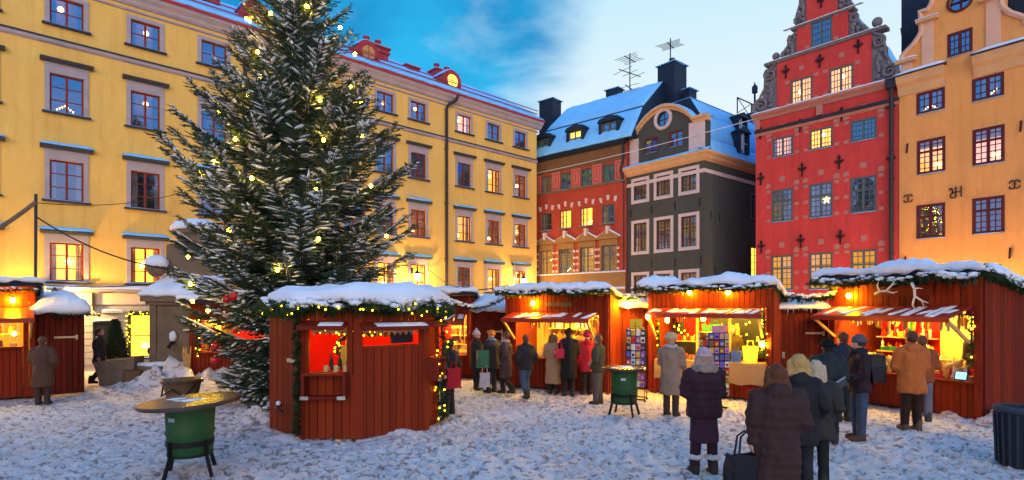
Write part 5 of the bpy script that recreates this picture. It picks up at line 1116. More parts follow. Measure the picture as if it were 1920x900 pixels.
# ---- stall and shed at the far left
F6 = Frame(-307, 12.1, 2105); e6 = F6.u(66); op6 = (.2, F6.u(43), F6.z(40, 650), F6.z(40, 596))
s6 = stall(F6, 0, e6, 2.0, F6.z(60, 536), 2.3, op6, (.1, F6.u(62), F6.z(60, 577), F6.z(90, 597, -.9), .92), 'red market stall with bare red awning at the left edge', snow=.12, asnow=.0, seed=27, inner='wood')
u0, u1, z0, z1 = op6
shelf(s6, u0, u1-.05, .9, z0+.32)
row(F6, u0, u1-.1, .8, z0+.32, [('jar', 'g_red'), ('bottle', 'g_red'), ('jar', 'g_gold')], 'on the shelf of the stall at the left edge', 'x', 14, 77)
row(F6, u0, u1-.1, .15, z0+.01, [('jar', 'g_brown'), ('box', 'g_straw'), ('candle', 'g_gold')], 'on the counter of the stall at the left edge', 'x', 14, 78)
bulb(F6.world(F6.u(24, -.1), -.12, F6.z(24, 559, -.1)), 'glowing bulb above the awning of the stall at the left edge', None, .06)
bulb(F6.world(F6.u(26, .4), .4, F6.z(26, 622, .4)), 'bright bulb over the counter of the stall at the left edge', None, .05)
for k in range(2): bulb(F6.world(.6+k*1.3, .5, z1+.15), 'warm bulb inside the stall at the left edge', 'bulbs inside the left edge stall')
garland('garland', [F6.world(u, -.38, F6.z(60, 536)-.10-.05*math.sin(u*4)**2) for u in np.linspace(.3, e6+.05, 12)], .07, 'short fir garland under the roof board of the stall at the left edge', snow=.2, seed=28)
Fd = Frame(70, 14.4, 2105); shed(Fd, 0, Fd.u(157), 1.9, 2.12, 2.35, 'red shed under a rounded drift of snow beside the stall at the left edge', .40, 29)
garland('garland', [Fd.world(u, -.22, 2.10-.02*math.sin(u*5)) for u in np.linspace(.2, 1.3, 8)], .06, 'fir garland under the snow drift of the shed at the left', seed=31, bulbs=2)
# ------------------------------------------------------------------ round kiosk in the middle
KP = [(507, 804), (565, 825.5), (672, 825), (796.5, 808), (814, 797)]
KV = [at(px, FPX*HC/(py-HY)) for px, py in KP]+[Vector((-1.62, 12.35, 0)), Vector((-2.75, 12.9, 0)), Vector((-3.95, 12.65, 0)), Vector((-4.70, 11.7, 0))]
KC = Vector((-3.05, 11.25, 0)); KH = 2.36
kz = empty('drinks_kiosk', KC, 0, 'round red board kiosk with thick snow cap and fir garlands in front of the spruce', 'kiosk')
def kface(i):
    a = KV[i]-KC; b = KV[(i+1) % len(KV)]-KC; d = (b-a).normalized(); ang = math.atan2(d.y, d.x); m = Matrix.Translation(a) @ Matrix.Rotation(ang, 4, 'Z'); return m, (b-a).length, ang
def kpx(i, px, py):
    """a photograph pixel on kiosk face i, as (u, z)"""
    a = KV[i]; d = (KV[i+1]-a).normalized(); k = (px-960)/FPX; u = (k*a.y-a.x)/(d.x-k*d.y); Y = a.y+u*d.y; return u, HC-(py-HY)*Y/FPX
KOP = {1: (kpx(1, 579, 0)[0], kpx(1, 651, 0)[0], kpx(1, 615, 699)[1], kpx(1, 615, 604)[1]), 2: (.02, kpx(2, 790, 0)[0], kpx(2, 673, 650)[1], kpx(2, 673, 606)[1]), 3: (.06, None, 1.36, 2.1)}
M['kiosk'] = mat('kiosk_red_boards', (.23, .026, .005), .82, .2, 1.4, .3, 30, island=.18, stretch=(4, 4, .3), dirt=((.15, .018, .010), 1.0))
for i in range(9):
    m, ln, ang = kface(i)
    if i in KOP:
        a, b, z0, z1 = KOP[i]; b = b or ln-.05
        mb = boards(MB(), 0.0, ln, .03, z0-.03, -.02, .03, .135); mb = boards(mb, 0, a, z0-.03, KH, -.021, .03) if a > .05 else mb
        boards(mb, b, ln, z0-.03, KH, -.021, .03); boards(mb, a, b, z1, KH, -.02, .03); mb.box(0, ln, .031, .05, .03, z0-.03).box(a, b, -.035, .16, z0-.035, z0)
        mb.box(a-.035, a, -.03, .05, z0, z1).box(b, b+.035, -.03, .05, z0, z1)
        mb.xf(m).build('wall_panel', M['kiosk'], kz)
    else:
        mb = boards(MB(), 0, ln, .03, KH, -.02, .03, .075 if i == 0 else .13); mb.box(0, ln, .031, .05, .03, KH); mb.xf(m).build('wall_panel' if i else 'door', M['kiosk'], kz)
pm = MB()
for i in (1, 2, 3, 4): MB().box(-.07, .07, -.07, .07, .02, KH).xf(Matrix.Translation((KV[i]-KC)*.985) @ Matrix.Rotation(kface(i)[2]-.3, 4, 'Z')).build('corner_post', M['kiosk'], kz)
inner = [((p-KC)*.93) for p in KV]
im = MB()
for i in (4, 5, 6, 7, 8): a, b = inner[i], inner[(i+1) % 9]; im.add([(a.x, a.y, .05), (b.x, b.y, .05), (b.x, b.y, KH), (a.x, a.y, KH)], [(0, 1, 2, 3)])
im.build('cloth_lining', M['redcloth'], kz)
MB().prism([(p.x, p.y) for p in inner], .03, .08, 'z').build('floorboards', M['oldwood'], kz)
rf = MB().prism([((p-KC)*s_k).xy for p, s_k in zip(KV, (1.03, 1.1, 1.12, 1.12, 1.12, 1.12, 1.1, 1.06, 1.03))], KH, KH+.07, 'z').build('roof', M['falu_d'], kz)
def radial_snow(poly, c, z, th, over, seed, rings=14, seg=72, cone=.0):
    mb = MB(); n = len(poly)
    def rad(a):
        d = Vector((math.cos(a), math.sin(a))); best = 0
        for i in range(n):
            p = poly[i]-c; q = poly[(i+1) % n]-c; e = (q-p).xy; den = d.x*e.y-d.y*e.x
            if abs(den) < 1e-6: continue
            t_ = (p.x*e.y-p.y*e.x)/den; s_ = (p.x*d.y-p.y*d.x)/den
            if t_ > 0 and -.001 <= s_ <= 1.001: best = max(best, t_)
        return best
    RR = [rad(2*math.pi*k/seg) for k in range(seg)]; RR = [sum(RR[(k+j) % seg] for j in (-2, -1, 0, 1, 2))/5 for k in range(seg)]
    for j in range(rings+1):
        f = j/rings
        for k in range(seg):
            a = 2*math.pi*k/seg; r = RR[k]*f+(over*(1+.6*nv((math.cos(a), math.sin(a), 3), 2.2, seed)) if j == rings else 0)
            e = math.sqrt(max(0, min(1, (1-f)*RR[k]/.30))); p = Vector((r*math.cos(a), r*math.sin(a), 0))
            h = z+th*(.42+.58*e)*(1+.45*nv(p, 1.5, seed)+.18*nv(p, 4, seed+1))+cone*(1-f); mb.v.append(Vector((p.x, p.y, h)))
    o = len(mb.v)
    for k in range(seg): a = 2*math.pi*k/seg; r = RR[k]+over*.75; mb.v.append(Vector((r*math.cos(a), r*math.sin(a), z-.20*max(0.05, .5+1.2*nv((math.cos(a)*2, math.sin(a)*2, 1), 2.6, seed+4)))))
    for k in range(seg): a = 2*math.pi*k/seg; r = RR[k]*.93; mb.v.append(Vector((r*math.cos(a), r*math.sin(a), z)))
    for j in range(rings+2):
        for k in range(seg): k2 = (k+1) % seg; mb.f.append((j*seg+k, j*seg+k2, (j+1)*seg+k2, (j+1)*seg+k)[::1])
    return mb
KS = [1.0, 1.08, 1.10, 1.10, 1.10, 1.10, 1.08, 1.04, 1.0]
radial_snow([KC+(p-KC)*s_k for p, s_k in zip(KV, KS)], KC, KH+.07, .27, .10, 5).build('snow_cover', M['snow'], rf, True)
m1, l1, a1 = kface(1); m2, l2, a2 = kface(2); m3, l3, a3 = kface(3); m0, l0, a0 = kface(0)
for mm, a, b, z, sn, rch in ((m1, KOP[1][0]-.12, KOP[1][1]+.02, KOP[1][3], .5, .26), (m2, .0, l2-.02, KOP[2][3], 1, .28), (m3, -.1, l3+.15, 2.06, 0, .25)):
    aw = MB().add([(a, -.03, z+.02), (b, -.03, z+.02), (b, -rch, z-.06), (a, -rch, z-.06), (a, -.03, z-.03), (b, -.03, z-.03), (b, -rch, z-.13), (a, -rch, z-.13)], [(0, 3, 2, 1), (4, 5, 6, 7), (0, 1, 5, 4), (1, 2, 6, 5), (2, 3, 7, 6), (3, 0, 4, 7)]).xf(mm).build('flap', M['falu_trim'], kz)
    if sn:
        s_ = MB(); f = .45 if sn == .5 else .2; snow_blanket(s_, (a+(b-a)*f, -rch, z-.057), (b-.05, -rch, z-.057), (b-.05, -.1, z+.0), (a+(b-a)*f, -.1, z+.0), .02, 20, 4, 4, .01, .0, .05); s_.xf(mm).build('snow', M['snow'], aw, True)
for mm, a, b, z in ((m1, KOP[1][0]-.05, KOP[1][1]+.03, KOP[1][2]), (m3, .02, l3-.05, 1.36)):   # hanging shelf boxes
    bz = z-.42; q = MB().box(a, b, -.26, -.02, z-.03, z+.01).box(a, b, -.26, -.02, bz, bz+.04).box(a, a+.05, -.25, -.025, bz+.04, z-.03).box(b-.05, b, -.25, -.025, bz+.04, z-.03)
    sb_ = q.xf(mm).build('shelf_box', M['falu_trim'], kz)
    MB().box(a-.01, a+.13, -.272, -.262, bz-.01, bz+.05).box(b-.13, b+.01, -.272, -.262, bz-.01, bz+.05).xf(mm).build('bracket', M['steel'], sb_)
MB().box(l0*.62, l0*1.0, -.04, -.022, kpx(0, 540, 678)[1], kpx(0, 540, 671)[1]).xf(m0).build('hinge', M['brass'], kz)
MB().box(l0*.35, l0*.62, -.035, -.022, 2.06, 2.10).xf(m0).build('hinge', M['iron'], kz)
sp = MB().tube([(l0*.4, -.03, .52), (l0*.45, -.14, .50), (l0*.7, -.16, .46)], .022, 6).xf(m0).build('tap_pipe', M['iron'], kz, True)
s_ = MB().ball((l0*.42, -.08, .56), .045, 1, 1, 1, 8, 6, .3).xf(m0).build('snow', M['snow'], sp, True)
kw = lambda mm, u, w_, z: KC+mm @ Vector((u, w_, z))
G0 = dict(dens=120)
gp = [KC+(p-KC)*s_k for p, s_k in zip(KV, (1.06, 1.12, 1.14, 1.14, 1.14, 1.14, 1.1, 1.06, 1.05))]; ring = []
for i in list(range(0, 5)):
    a, b = gp[i], gp[i+1] if i < 8 else gp[0]
    for k in range(6): p = a.lerp(b, k/6); ring.append((p.x, p.y, KH-.03-.07*abs(math.sin(k*math.pi/3+i))))
garland('garland', [(gp[8].x, gp[8].y, KH-.05)]+ring, .125, 'thick fir garland with yellow lights round the eave of the round kiosk', seed=41, bulbs=6, dens=130, snow=.15)
p1 = KC+(KV[1]-KC)*1.07; garland('garland', [(p1.x, p1.y, z) for z in np.linspace(KH-.1, .12, 14)], .085, 'dark fir garland hanging down the left front corner of the kiosk', seed=42, dens=140)
p4 = KC+(KV[4]-KC)*1.10; garland('garland', [(p4.x+.04*math.sin(z*5), p4.y, z) for z in np.linspace(KH-.1, .03, 14)], .12, 'bushy fir garland with yellow lights down the right corner of the kiosk', seed=43, bulbs=8, dens=140)
garland('garland', [tuple(kw(m1, KOP[1][0]+(KOP[1][1]-KOP[1][0])*k/6, .25, KOP[1][3]-.16)) for k in range(7)]+[tuple(kw(m1, KOP[1][1]-.25, .3, KOP[1][2]+.2+.1*k)) for k in (3, 2, 1)], .06, 'straw coloured lit garland inside the left kiosk window', seed=44, bulbs=12)
garland('garland', [tuple(kw(m2, .1+(l2*.55)*k/6, .35, KOP[2][3]-.2)) for k in range(7)], .06, 'lit garland inside the wide kiosk window', seed=45, bulbs=12)
for i_, mm in ((1, m1), (2, m2)):
    a_, b_, z0_, z1_ = KOP[i_]; q = MB(); n_ = int((b_-a_)/.03)
    for k in range(n_): x = a_+(b_-a_)*(k+.5)/n_; q.box(x-.011, x+.011, .14, .146, z1_-.20-.03*math.sin(k*1.7), z1_-.04)
    q.xf(mm).build('straw_fringe', M['g_straw'], kz)
for k in range(3):
    u = KOP[1][0]+.28+.17*k; p = kw(m1, u, .05, KOP[1][2]+.01)
    t = empty('beer_mug', p, a1, 'glass mug on the sill of the left kiosk window', 'mug', 'mugs on the kiosk sill'); MB().lathe([(.035, 0), (.04, .01), (.037, .11), (.033, .11), (.033, .015)], 12).build('glass_cup', M['g_straw'], t, True); MB().tube([(.038, 0, .09), (.07, 0, .08), (.07, 0, .04), (.038, 0, .03)], .006, 5).build('handle', M['g_straw'], t)
for k in range(3): put('bottle', 'g_dark', kw(m1, KOP[1][0]+.30+.15*k, .30, KOP[1][2]+.01), 0, 'dark bottle behind the mugs in the left kiosk window', 'bottle', 'bottles in the left kiosk window', 1.0)
put('bag', 'g_white', kw(m1, KOP[1][1]-.1, .55, KOP[1][2]), a1, 'white paper hanging at the right inside the left kiosk window', 'paper', None, 1.6)
sc_ = empty('menu_screen', kw(m2, l2*.74, .30, KOP[2][2]), a2, 'black screen standing inside the wide kiosk window', 'screen'); MB().box(-.22, .22, -.02, .02, .02, .42).build('screen_frame', M['g_dark'], sc_); MB().box(-.20, .20, -.024, -.0205, .04, .40).build('screen_panel', M['tin'], sc_)
for k, (x, y) in enumerate(((-.35, -.5), (.55, -.35), (1.0, .1))): bulb(KC+Vector((x, y, 2.26)), 'warm bulb under the roof inside the round kiosk', 'bulbs inside the kiosk', .055, 'bulb_k')

# ------------------------------------------------------------------ the Christmas spruce
TC = Vector((-5.38, 14.1, 0)); TH = 13.0
tree = empty('christmas_spruce', TC, 0, 'huge snow covered Christmas spruce behind the kiosk, rising out of the picture', 'tree')
rng = np.random.RandomState(11); rnd = random.Random(11)
tp = MB(); tp.tube([(0.03*math.sin(z*.8), .03*math.cos(z*.6), z) for z in np.linspace(-.1, TH, 26)], [.24*(1-z/TH*.94) for z in np.linspace(0, TH, 26)], 10); tp.build('trunk', M['bark'], tree, True)
prof_z = [0.2, .8, 1.6, 2.4, 3.2, 4.0, 5.0, 6.0, 7.3, 8.7, 10.0, 11.5, 13]; prof_r = [1.6, 1.9, 2.45, 2.75, 2.75, 2.7, 2.9, 2.4, 1.7, 1.22, .86, .5, .1]
CV = []; CF = []; BV = MB(); SN = []   # crown quads, twigs, snow spots
def quads(base, tipv, side, w0, w1):
    o = sum(len(a) for a in CV); n = len(base); V = np.empty((n, 4, 3)); V[:, 0] = base-side*w0; V[:, 1] = base+side*w0; V[:, 2] = base+tipv+side*w1; V[:, 3] = base+tipv-side*w1; CV.append(V.reshape(-1, 3)); CF.append((np.arange(n*4)+o).reshape(-1, 4))
def norm(a): return a/np.maximum(np.linalg.norm(a, axis=-1, keepdims=True), 1e-6)
nb = 0; z = .35
tips = []
while z < 12.75:
    zz = z; nw = 10 if z < 8 else 7; ph = rng.rand()*6.28
    for k in range(nw):
        a = ph+6.283*k/nw+rng.uniform(-.3, .3); d = np.array([math.cos(a), math.sin(a), 0]); z0 = zz+rng.uniform(-.15, .15)
        Lb = np.interp(z0, prof_z, prof_r)*(rng.uniform(.66, 1.04) if rng.rand() < .75 else rng.uniform(.95, 1.14))
        to_k = (KC.x-TC.x)*d[0]+(KC.y-TC.y)*d[1]; to_k /= math.hypot(KC.x-TC.x, KC.y-TC.y)
        if z0 < 3.1 and to_k > .35: Lb = min(Lb, 1.75 if z0 < 2.6 else 2.6)
        if z0 < 2.9 and d[1] > .35: Lb = min(Lb, 1.6)
        up = np.interp(z0, [0, 2, 4, 7, 10, 13], [-.30, -.16, -.02, .22, .42, .8])+rng.uniform(-.10, .10); curl = np.interp(z0, [0, 4, 8, 13], [.22, .30, .22, .1])
        sidev = np.array([-d[1], d[0], 0]); bend = rng.uniform(-.12, .12)
        P = lambda s: np.outer(s*Lb, d)+np.outer(s*s*Lb*bend, sidev)+np.outer(Lb*(up*s-.30*s*(1-s)+curl*s*s), [0, 0, 1])+np.array([0, 0, z0])
        ss = np.linspace(0, 1, 9); pts = P(ss); BV.tube([Vector(p) for p in pts], [.034*(1-.8*s)*(.6+.4*Lb/3) for s in ss], 4)
        tips.append((pts[-1], z0))
        ns = max(6, int(Lb/.075)); st = np.repeat(np.linspace(.10, .985, ns), 2); sg = np.tile([1, -1], ns)
        base = P(st); tang = norm(P(np.minimum(st+.02, 1.02))-P(st-.02))
        hang = np.interp(z0, [0, 5, 13], [.5, .34, .12])
        ln = (.17+.34*Lb*(1-st)**.8*np.minimum(1, st/.22)*.62+.06)*rng.uniform(.65, 1.2, len(st)); ln = np.minimum(ln, .95)
        sdir = norm(np.cross(tang, [0, 0, 1]))*sg[:, None]
        bd = norm(tang*.85+sdir*rng.uniform(.75, 1.05, len(st))[:, None]+np.array([0, 0, -1])*hang*rng.uniform(.2, 1.1, len(st))[:, None])
        # the twig itself
        quads(base, bd*ln[:, None], norm(np.cross(bd, [0, 0, 1])), .006, .003)
        # needles in pairs along each twig
        for j in range(len(st)):
            m_ = max(3, int(ln[j]/.032)); f = (np.arange(m_)+.5)/m_; b3 = base[j]+np.outer(f*ln[j], bd[j])
            sid = np.cross(bd[j], [0, 0, 1.]); sid /= max(np.linalg.norm(sid), 1e-6)
            for s3 in (1, -1):
                nd_ = norm(bd[j]*.75+sid*s3*rng.uniform(.5, .9, m_)[:, None]+np.array([0, 0, 1])*rng.uniform(-.45, .40, m_)[:, None])
                nl = rng.uniform(.06, .11, m_)[:, None]; quads(b3, nd_*nl, norm(np.cross(nd_, rng.randn(m_, 3))), .011, .005)
            if rng.rand() < (.52 if nv((base[j][0], base[j][1], base[j][2]), .9, 2) > -.05 else .22) and ln[j] > .12: SN.append((base[j]+bd[j]*ln[j]*rng.uniform(.35, .8), bd[j], ln[j]))
        # needles on the branch top
        m_ = int(Lb/.03); f = rng.uniform(.15, 1.0, m_); b3 = P(f); tg = norm(P(np.minimum(f+.02, 1.02))-P(f-.02)); nd_ = norm(tg*.8+rng.randn(m_, 3)*.5); quads(b3, nd_*.08, norm(np.cross(nd_, rng.randn(m_, 3))), .009, .004)
        if rng.rand() < .8:
            for f in np.linspace(.4, .95, int(3+Lb*2)):
                if rng.rand() < .66: q = P(np.array([f]))[0]; tgv = norm(P(np.array([f+.03]))-P(np.array([f-.03])))[0]; SN.append((q+np.array([0, 0, .02]), tgv, rng.uniform(.30, .75)))
        nb += 1
    z += np.interp(z, [0, 3, 5, 13], [.22, .27, .31, .28])
print('branches', nb, 'quads', sum(len(f) for f in CF), 'snow', len(SN))
BV.build('branches', M['bark'], tree, True)
np_mesh('crown', np.concatenate(CV), np.concatenate(CF), M['needle'], tree)
# snow lying on the boughs: small lumpy pads
SV = []; SF = []; o = 0; seg = 7
for q, d, ln in SN:
    d = d/np.linalg.norm(d); s = np.cross(d, [0, 0, 1.]); s /= max(np.linalg.norm(s), 1e-6); u = np.cross(s, d)
    a_, b_, h_ = ln*rng.uniform(.22, .52), rng.uniform(.012, .034)+ln*.026, rng.uniform(.016, .034); big = rng.rand() < .13
    if big: b_ *= 1.7; h_ *= 1.7; a_ *= 1.2
    R1 = [q+d*a_*math.cos(t_)*r_*rng.uniform(.75, 1.2)+s*b_*math.sin(t_)*r_*rng.uniform(.75, 1.2)+u*h_*hh for r_, hh in ((1, 0), (.72, .72)) for t_ in np.arange(seg)*6.283/seg]
    SV += R1+[q+u*h_*1.05, q-u*.01]
    for k in range(seg):
        k2 = (k+1) % seg; SF += [(o+k, o+k2, o+seg+k2), (o+k, o+seg+k2, o+seg+k), (o+seg+k, o+seg+k2, o+2*seg), (o+k2, o+k, o+2*seg+1)]
    o += 2*seg+2
sn = np_mesh('snow', np.array(SV), np.array(SF), M['snow'], tree, True); sn['kind'] = 'stuff'
# bulbs of the light string, set on the side of the crown that faces the square
TB = [(337, 73), (415, 45), (549, 18), (676, 98), (730, 198), (367, 190), (331, 355), (218, 412), (283, 516), (208, 603), (344, 662), (716, 322), (752, 380), (757, 505), (614, 520), (584, 705), (791, 691), (259, 857), (838, 873), (595, 890), (170, 660), (600, 370)]
TBP = [(300+x/2, y/2) for x, y in TB]+[(353, 479), (370, 531), (391, 580), (520, 503), (371, 562), (462, 33), (488, 140), (600, 620)]
for k, (px, py) in enumerate(TBP):
    Y = TC.y; 
    for it in range(6):
        zb_ = HC-(py-HY)*Y/FPX; X = (px-960)/FPX*Y; Rr = np.interp(zb_, prof_z, prof_r)*.86; dx = X-TC.x; Y = TC.y-math.sqrt(max(.15, Rr*Rr-dx*dx))
    bulb((X, Y, zb_), 'glowing yellow bulb on the snowy boughs of the tall spruce', 'bulbs on the Christmas spruce', .037, 'treebulb', 'tree_light')
for px, py in ((425, 561), (437, 556), (404, 648), (403, 675)):
    Y = TC.y-2.3 if py < 600 else TC.y-1.7; p = at(px, Y, HC-(py-HY)*Y/FPX)
    t = empty('bauble', p, 0, 'shiny red bauble hanging low in the spruce', 'bauble', 'red baubles in the spruce'); MB().ball((0, 0, 0), .085, seg=14, ring=10).build('ball', mat('bauble_red', (.5, .01, .01), .12, coat=.5), t, True); MB().lathe([(.02, .08), (.02, .11)], 8).build('cap', M['g_gold'], t)

# ------------------------------------------------------------------ stone well behind the spruce
well = empty('stone_well', at(372, 18.2), R(8), 'old square stone well monument with snow caps and steps, half hidden by the spruce', 'well')
wz = lambda py: HC-(py-HY)*18.2/FPX
MB().box(-1.0, 1.0, -.9, .9, .55, wz(566)).build('well_house', M['stone'], well)
q = MB()
for x in (-1.0, .88): q.box(x-.03, x+.15, -.95, -.88, .55, wz(566))
q.box(-1.05, .85, -.93, -.9, .6, .95).build('corner_pilaster', M['stone'], well)
cn = MB().box(-1.22, 1.2, -1.12, 1.1, wz(566), wz(556)).box(-1.12, 1.12, -1.02, 1.0, wz(572), wz(566)).build('cornice', M['stone'], well)
sm = MB(); snow_blanket(sm, (-1.24, -1.14, wz(556)), (1.22, -1.14, wz(556)), (.7, .1, wz(515)), (-.75, .1, wz(515)), .22, 24, 12, 33, .05, .06, .3); sm.build('snow', M['snow'], cn, True)
MB().box(-.75, .75, -.5, .5, wz(556), wz(462)).build('upper_block', M['stone'], well)
MB().ball((-.95, -.7, wz(505)), .28, 1, 1, 1.1, 12, 8).build('stone_vase', M['stone'], well, True)
MB().ball((-.95, -.7, wz(496)), .30, 1.1, 1.1, .8, 12, 8, .2).build('snow', M['snow'], well, True)
MB().lathe([(.62, wz(470)), (.60, wz(445)), (.74, wz(440)), (.74, wz(433))], 20).build('round_top', M['stone'], well)
MB().lathe([(.78, wz(434)), (.80, wz(428)), (.66, wz(418)), (.3, wz(412)), (.01, wz(410))], 20).build('snow', M['snow'], well, True)
MB().prism([(.02+.2*math.cos(k*math.pi/8), wz(470)+.25*math.sin(k*math.pi/8)) for k in range(16)], -.66, -.4).build('niche', M['g_dark'], well)
for k, (z0_, z1_, r_) in enumerate(((.02, .28, 1.75), (.28, .55, 1.45))):
    st = MB().box(-r_, r_*.8, -r_*.82, r_*.8, z0_, z1_).build('step', M['stone'], well)
    sm = MB(); snow_blanket(sm, (-r_, -r_*.82, z1_), (r_*.8, -r_*.82, z1_), (r_*.8, -.95, z1_), (-r_, -.95, z1_), .10, 24, 5, 40+k, .03, .05, .12); sm.build('snow', M['snow'], st, True)
sp_ = MB().tube([(-.35, -.9, 1.25), (-.35, -1.1, 1.22), (-.36, -1.25, 1.10)], .05, 8).build('spout', M['iron'], well, True); MB().ball((-.35, -.98, 1.42), .12, 1, .7, 1.4, 8, 6, .3).build('snow', M['snow'], sp_, True)
pl = empty('mooring_post', at(292, 19.0), 0, 'slim wooden pole with an iron ball beside the shop window', 'post'); MB().tube([(.25, 0, 0), (.05, 0, 2.4)], .035, 6).build('pole', M['oldwood'], pl); MB().ball((-.0, -.15, .85), .17).tube([(0, -.15, 1.0), (.04, 0, 2.2)], .012, 5).build('ball_weight', M['iron'], pl)

# ------------------------------------------------------------------ high tables on green barrels
def barrel_table(px, Y, rtop, ztop, label, tilt=(0, 0), seed=1, s=1.0):
    t = empty('high_table', at(px, Y), seed*.7, label, 'table', 'high tables on green barrels')
    rb_ = .30*s
    MB().lathe([(rb_*.90, .27), (rb_*.93, .29), (rb_*.97, .55), (rb_*1.04, .60), (rb_*.98, .64), (rb_*1.03, ztop-.12), (rb_*1.06, ztop-.06), (rb_*.96, ztop-.05)], 32).build('barrel', M['green'], t, True)
    MB().lathe([(rb_*.955, .42), (rb_*.995, .42), (rb_*.998, .49), (rb_*.96, .49)], 32).lathe([(rb_*.93, .29), (rb_*.955, .29), (rb_*.955, .31), (rb_*.93, .31)], 32).build('band', M['black'], t)
    tm = MB().lathe([(rtop-.02, -.035), (rtop, -.03), (rtop, .0), (rtop-.015, .008), (.0, .009)], 48).lathe([(rtop*.96, -.05), (rtop*.96, -.034)], 48); tm.xf(Matrix.Translation((0, 0, ztop)) @ Matrix.Rotation(tilt[0], 4, 'X') @ Matrix.Rotation(tilt[1], 4, 'Y')); tm.build('tabletop', M['tabletop'], t)
    MB().box(-.05, .05, -.012, 0, -.025, .025).xf(Matrix.Rotation(-seed*.7-.25, 4, 'Z') @ Matrix.Translation((0, -rb_*1.015, ztop-.22))).build('maker_plate', M['steel'], t)
    sp_m = MB(); sp_m.ball((.05, -.05, ztop+.006), .15, 1.5, .8, .10, 16, 8, .9, seed); sp_m.ball((-.12, .2, ztop+.006), .09, 1.3, .9, .12, 12, 8, .9, seed+3); sp_m.build('snow', M['snow'], t, True)
    for k in range(4):
        a = k*math.pi/2+.5; c_, s__ = math.cos(a), math.sin(a)
        MB().beam((c_*rb_*1.02, s__*rb_*1.02, .50), (c_*rb_*1.04, s__*rb_*1.04, .27), .05, .02, (-s__, c_, 0)).beam((c_*rb_*1.04, s__*rb_*1.04, .272), (c_*rb_*1.34, s__*rb_*1.34, 0.0), .05, .022, (-s__, c_, 0)).build('leg', M['black'], t)
    return t
barrel_table(357, 7.75, .645, 1.02, 'large green barrel table with worn brown round top in the left foreground', (R(-1), R(-3)), 1)
barrel_table(1170, 11.9, .46, 1.03, 'smaller green barrel table in front of the plank shed', (0, 0), 2, .92)
tt = empty('tub', at(342, 12.6), 0, 'small dark wooden tub with iron bands behind the large green table', 'tub'); MB().lathe([(.30, 0), (.33, .38), (.38, .62)], 20).build('staves', M['oldwood'], tt); MB().lathe([(.42, .62), (.43, .68), (.40, .70), (0, .705)], 24).build('lid', M['tabletop'], tt); MB().tube([(-.36, -.1, .6), (-.25, -.36, .36), (.0, -.42, .52), (.25, -.36, .36), (.36, -.1, .6)], .02, 5).build('handle_rope', M['black'], tt)
pt = empty('planter', at(231, 16.9), .3, 'weathered square wooden planter on the paving left of the well', 'planter'); MB().add([(-.45, -.4, 0), (.40, -.4, 0), (.40, .4, 0), (-.45, .4, 0), (-.62, -.45, .72), (.42, -.45, .82), (.42, .45, .82), (-.62, .45, .72)], [(3, 2, 1, 0), (0, 1, 5, 4), (1, 2, 6, 5), (2, 3, 7, 6), (3, 0, 4, 7)]).build('box', mat('grey_planter_wood', (.24, .18, .13), .8, .3, 5, .3), pt); MB().add([(-.60, -.42, .70), (.40, -.42, .78), (.40, .42, .78), (-.60, .42, .70)], [(0, 1, 2, 3)]).build('soil', M['g_brown'], pt)
kt = empty('wooden_keg', at(250, 16.2), 0, 'short wooden keg in front of the square planter', 'keg'); MB().lathe([(.22, 0), (.27, .2), (.27, .3), (.24, .5), (.22, .5), (.22, .46), (0, .46)], 18).build('keg_body', M['oldwood'], kt); MB().lathe([(.262, .12), (.275, .12), (.278, .16), (.265, .16)], 18).build('hoop', M['iron'], kt)
# potted cone tree by the shop front
cp_ = empty('potted_cypress', at(216, 19.2), 0, 'clipped cone shaped evergreen in a snowy pot by the grey shop front', 'potted tree')
MB().lathe([(.22, 0), (.30, .45), (.33, .48), (.28, .48)], 16).build('pot', M['g_dark'], cp_); MB().lathe([(.34, .45), (.30, .55), (.05, .6)], 14).build('snow', M['snow'], cp_, True)
V = []; Fq = []
for k in range(5200):
    h_ = rnd.random()**1.3; r_ = (.34*(1-h_)**.8+.02)*rnd.uniform(.55, 1.12); a = rnd.random()*6.283; p = Vector((r_*math.cos(a), r_*math.sin(a), .5+h_*1.35)); d = Vector((math.cos(a)*.7, math.sin(a)*.7, rnd.uniform(.2, 1.1))).normalized(); s = d.orthogonal().normalized()*.014; o = len(V); d *= rnd.uniform(.06, .12); V += [p-s, p+s, p+d+s*.4, p+d-s*.4]; Fq.append((o, o+1, o+2, o+3))
np_mesh('foliage', [tuple(p) for p in V], Fq, M['needle'], cp_)
# dark notice board on the shop front, with its lamp
nb_ = empty('notice_board', FY.world(FY.u(199), -.04, FY.z(199, 623)), FY.rz, 'black notice board with snow on its frame on the grey shop front', 'notice board')
MB().box(-.36, .36, -.05, .0, -.36, .36).build('board', M['blackboard'], nb_); MB().box(-.40, .40, -.09, -.02, .36, .42).box(-.40, -.36, -.08, 0, -.4, .36).box(.36, .40, -.08, 0, -.4, .36).box(-.36, .36, -.08, 0, -.4, -.36).build('frame', M['tin'], nb_)
sm = MB(); snow_blanket(sm, (-.40, -.09, .42), (.40, -.09, .42), (.40, 0, .42), (-.40, 0, .42), .07, 10, 3, 3, .02, .02, .08); sm.build('snow', M['snow'], nb_, True)
sg_ = empty('sign_lamp', FY.world(FY.u(210), -.04, FY.z(210, 586)), FY.rz, 'snowy bracket lamp above the black notice board', 'lamp'); MB().box(-.3, .3, -.22, .0, 0, .06).build('lamp_housing', M['white'], sg_); sm = MB(); snow_blanket(sm, (-.3, -.22, .06), (.3, -.22, .06), (.3, 0, .06), (-.3, 0, .06), .06, 8, 3, 5, .02, .02, .08); sm.build('snow', M['snow'], sg_, True)
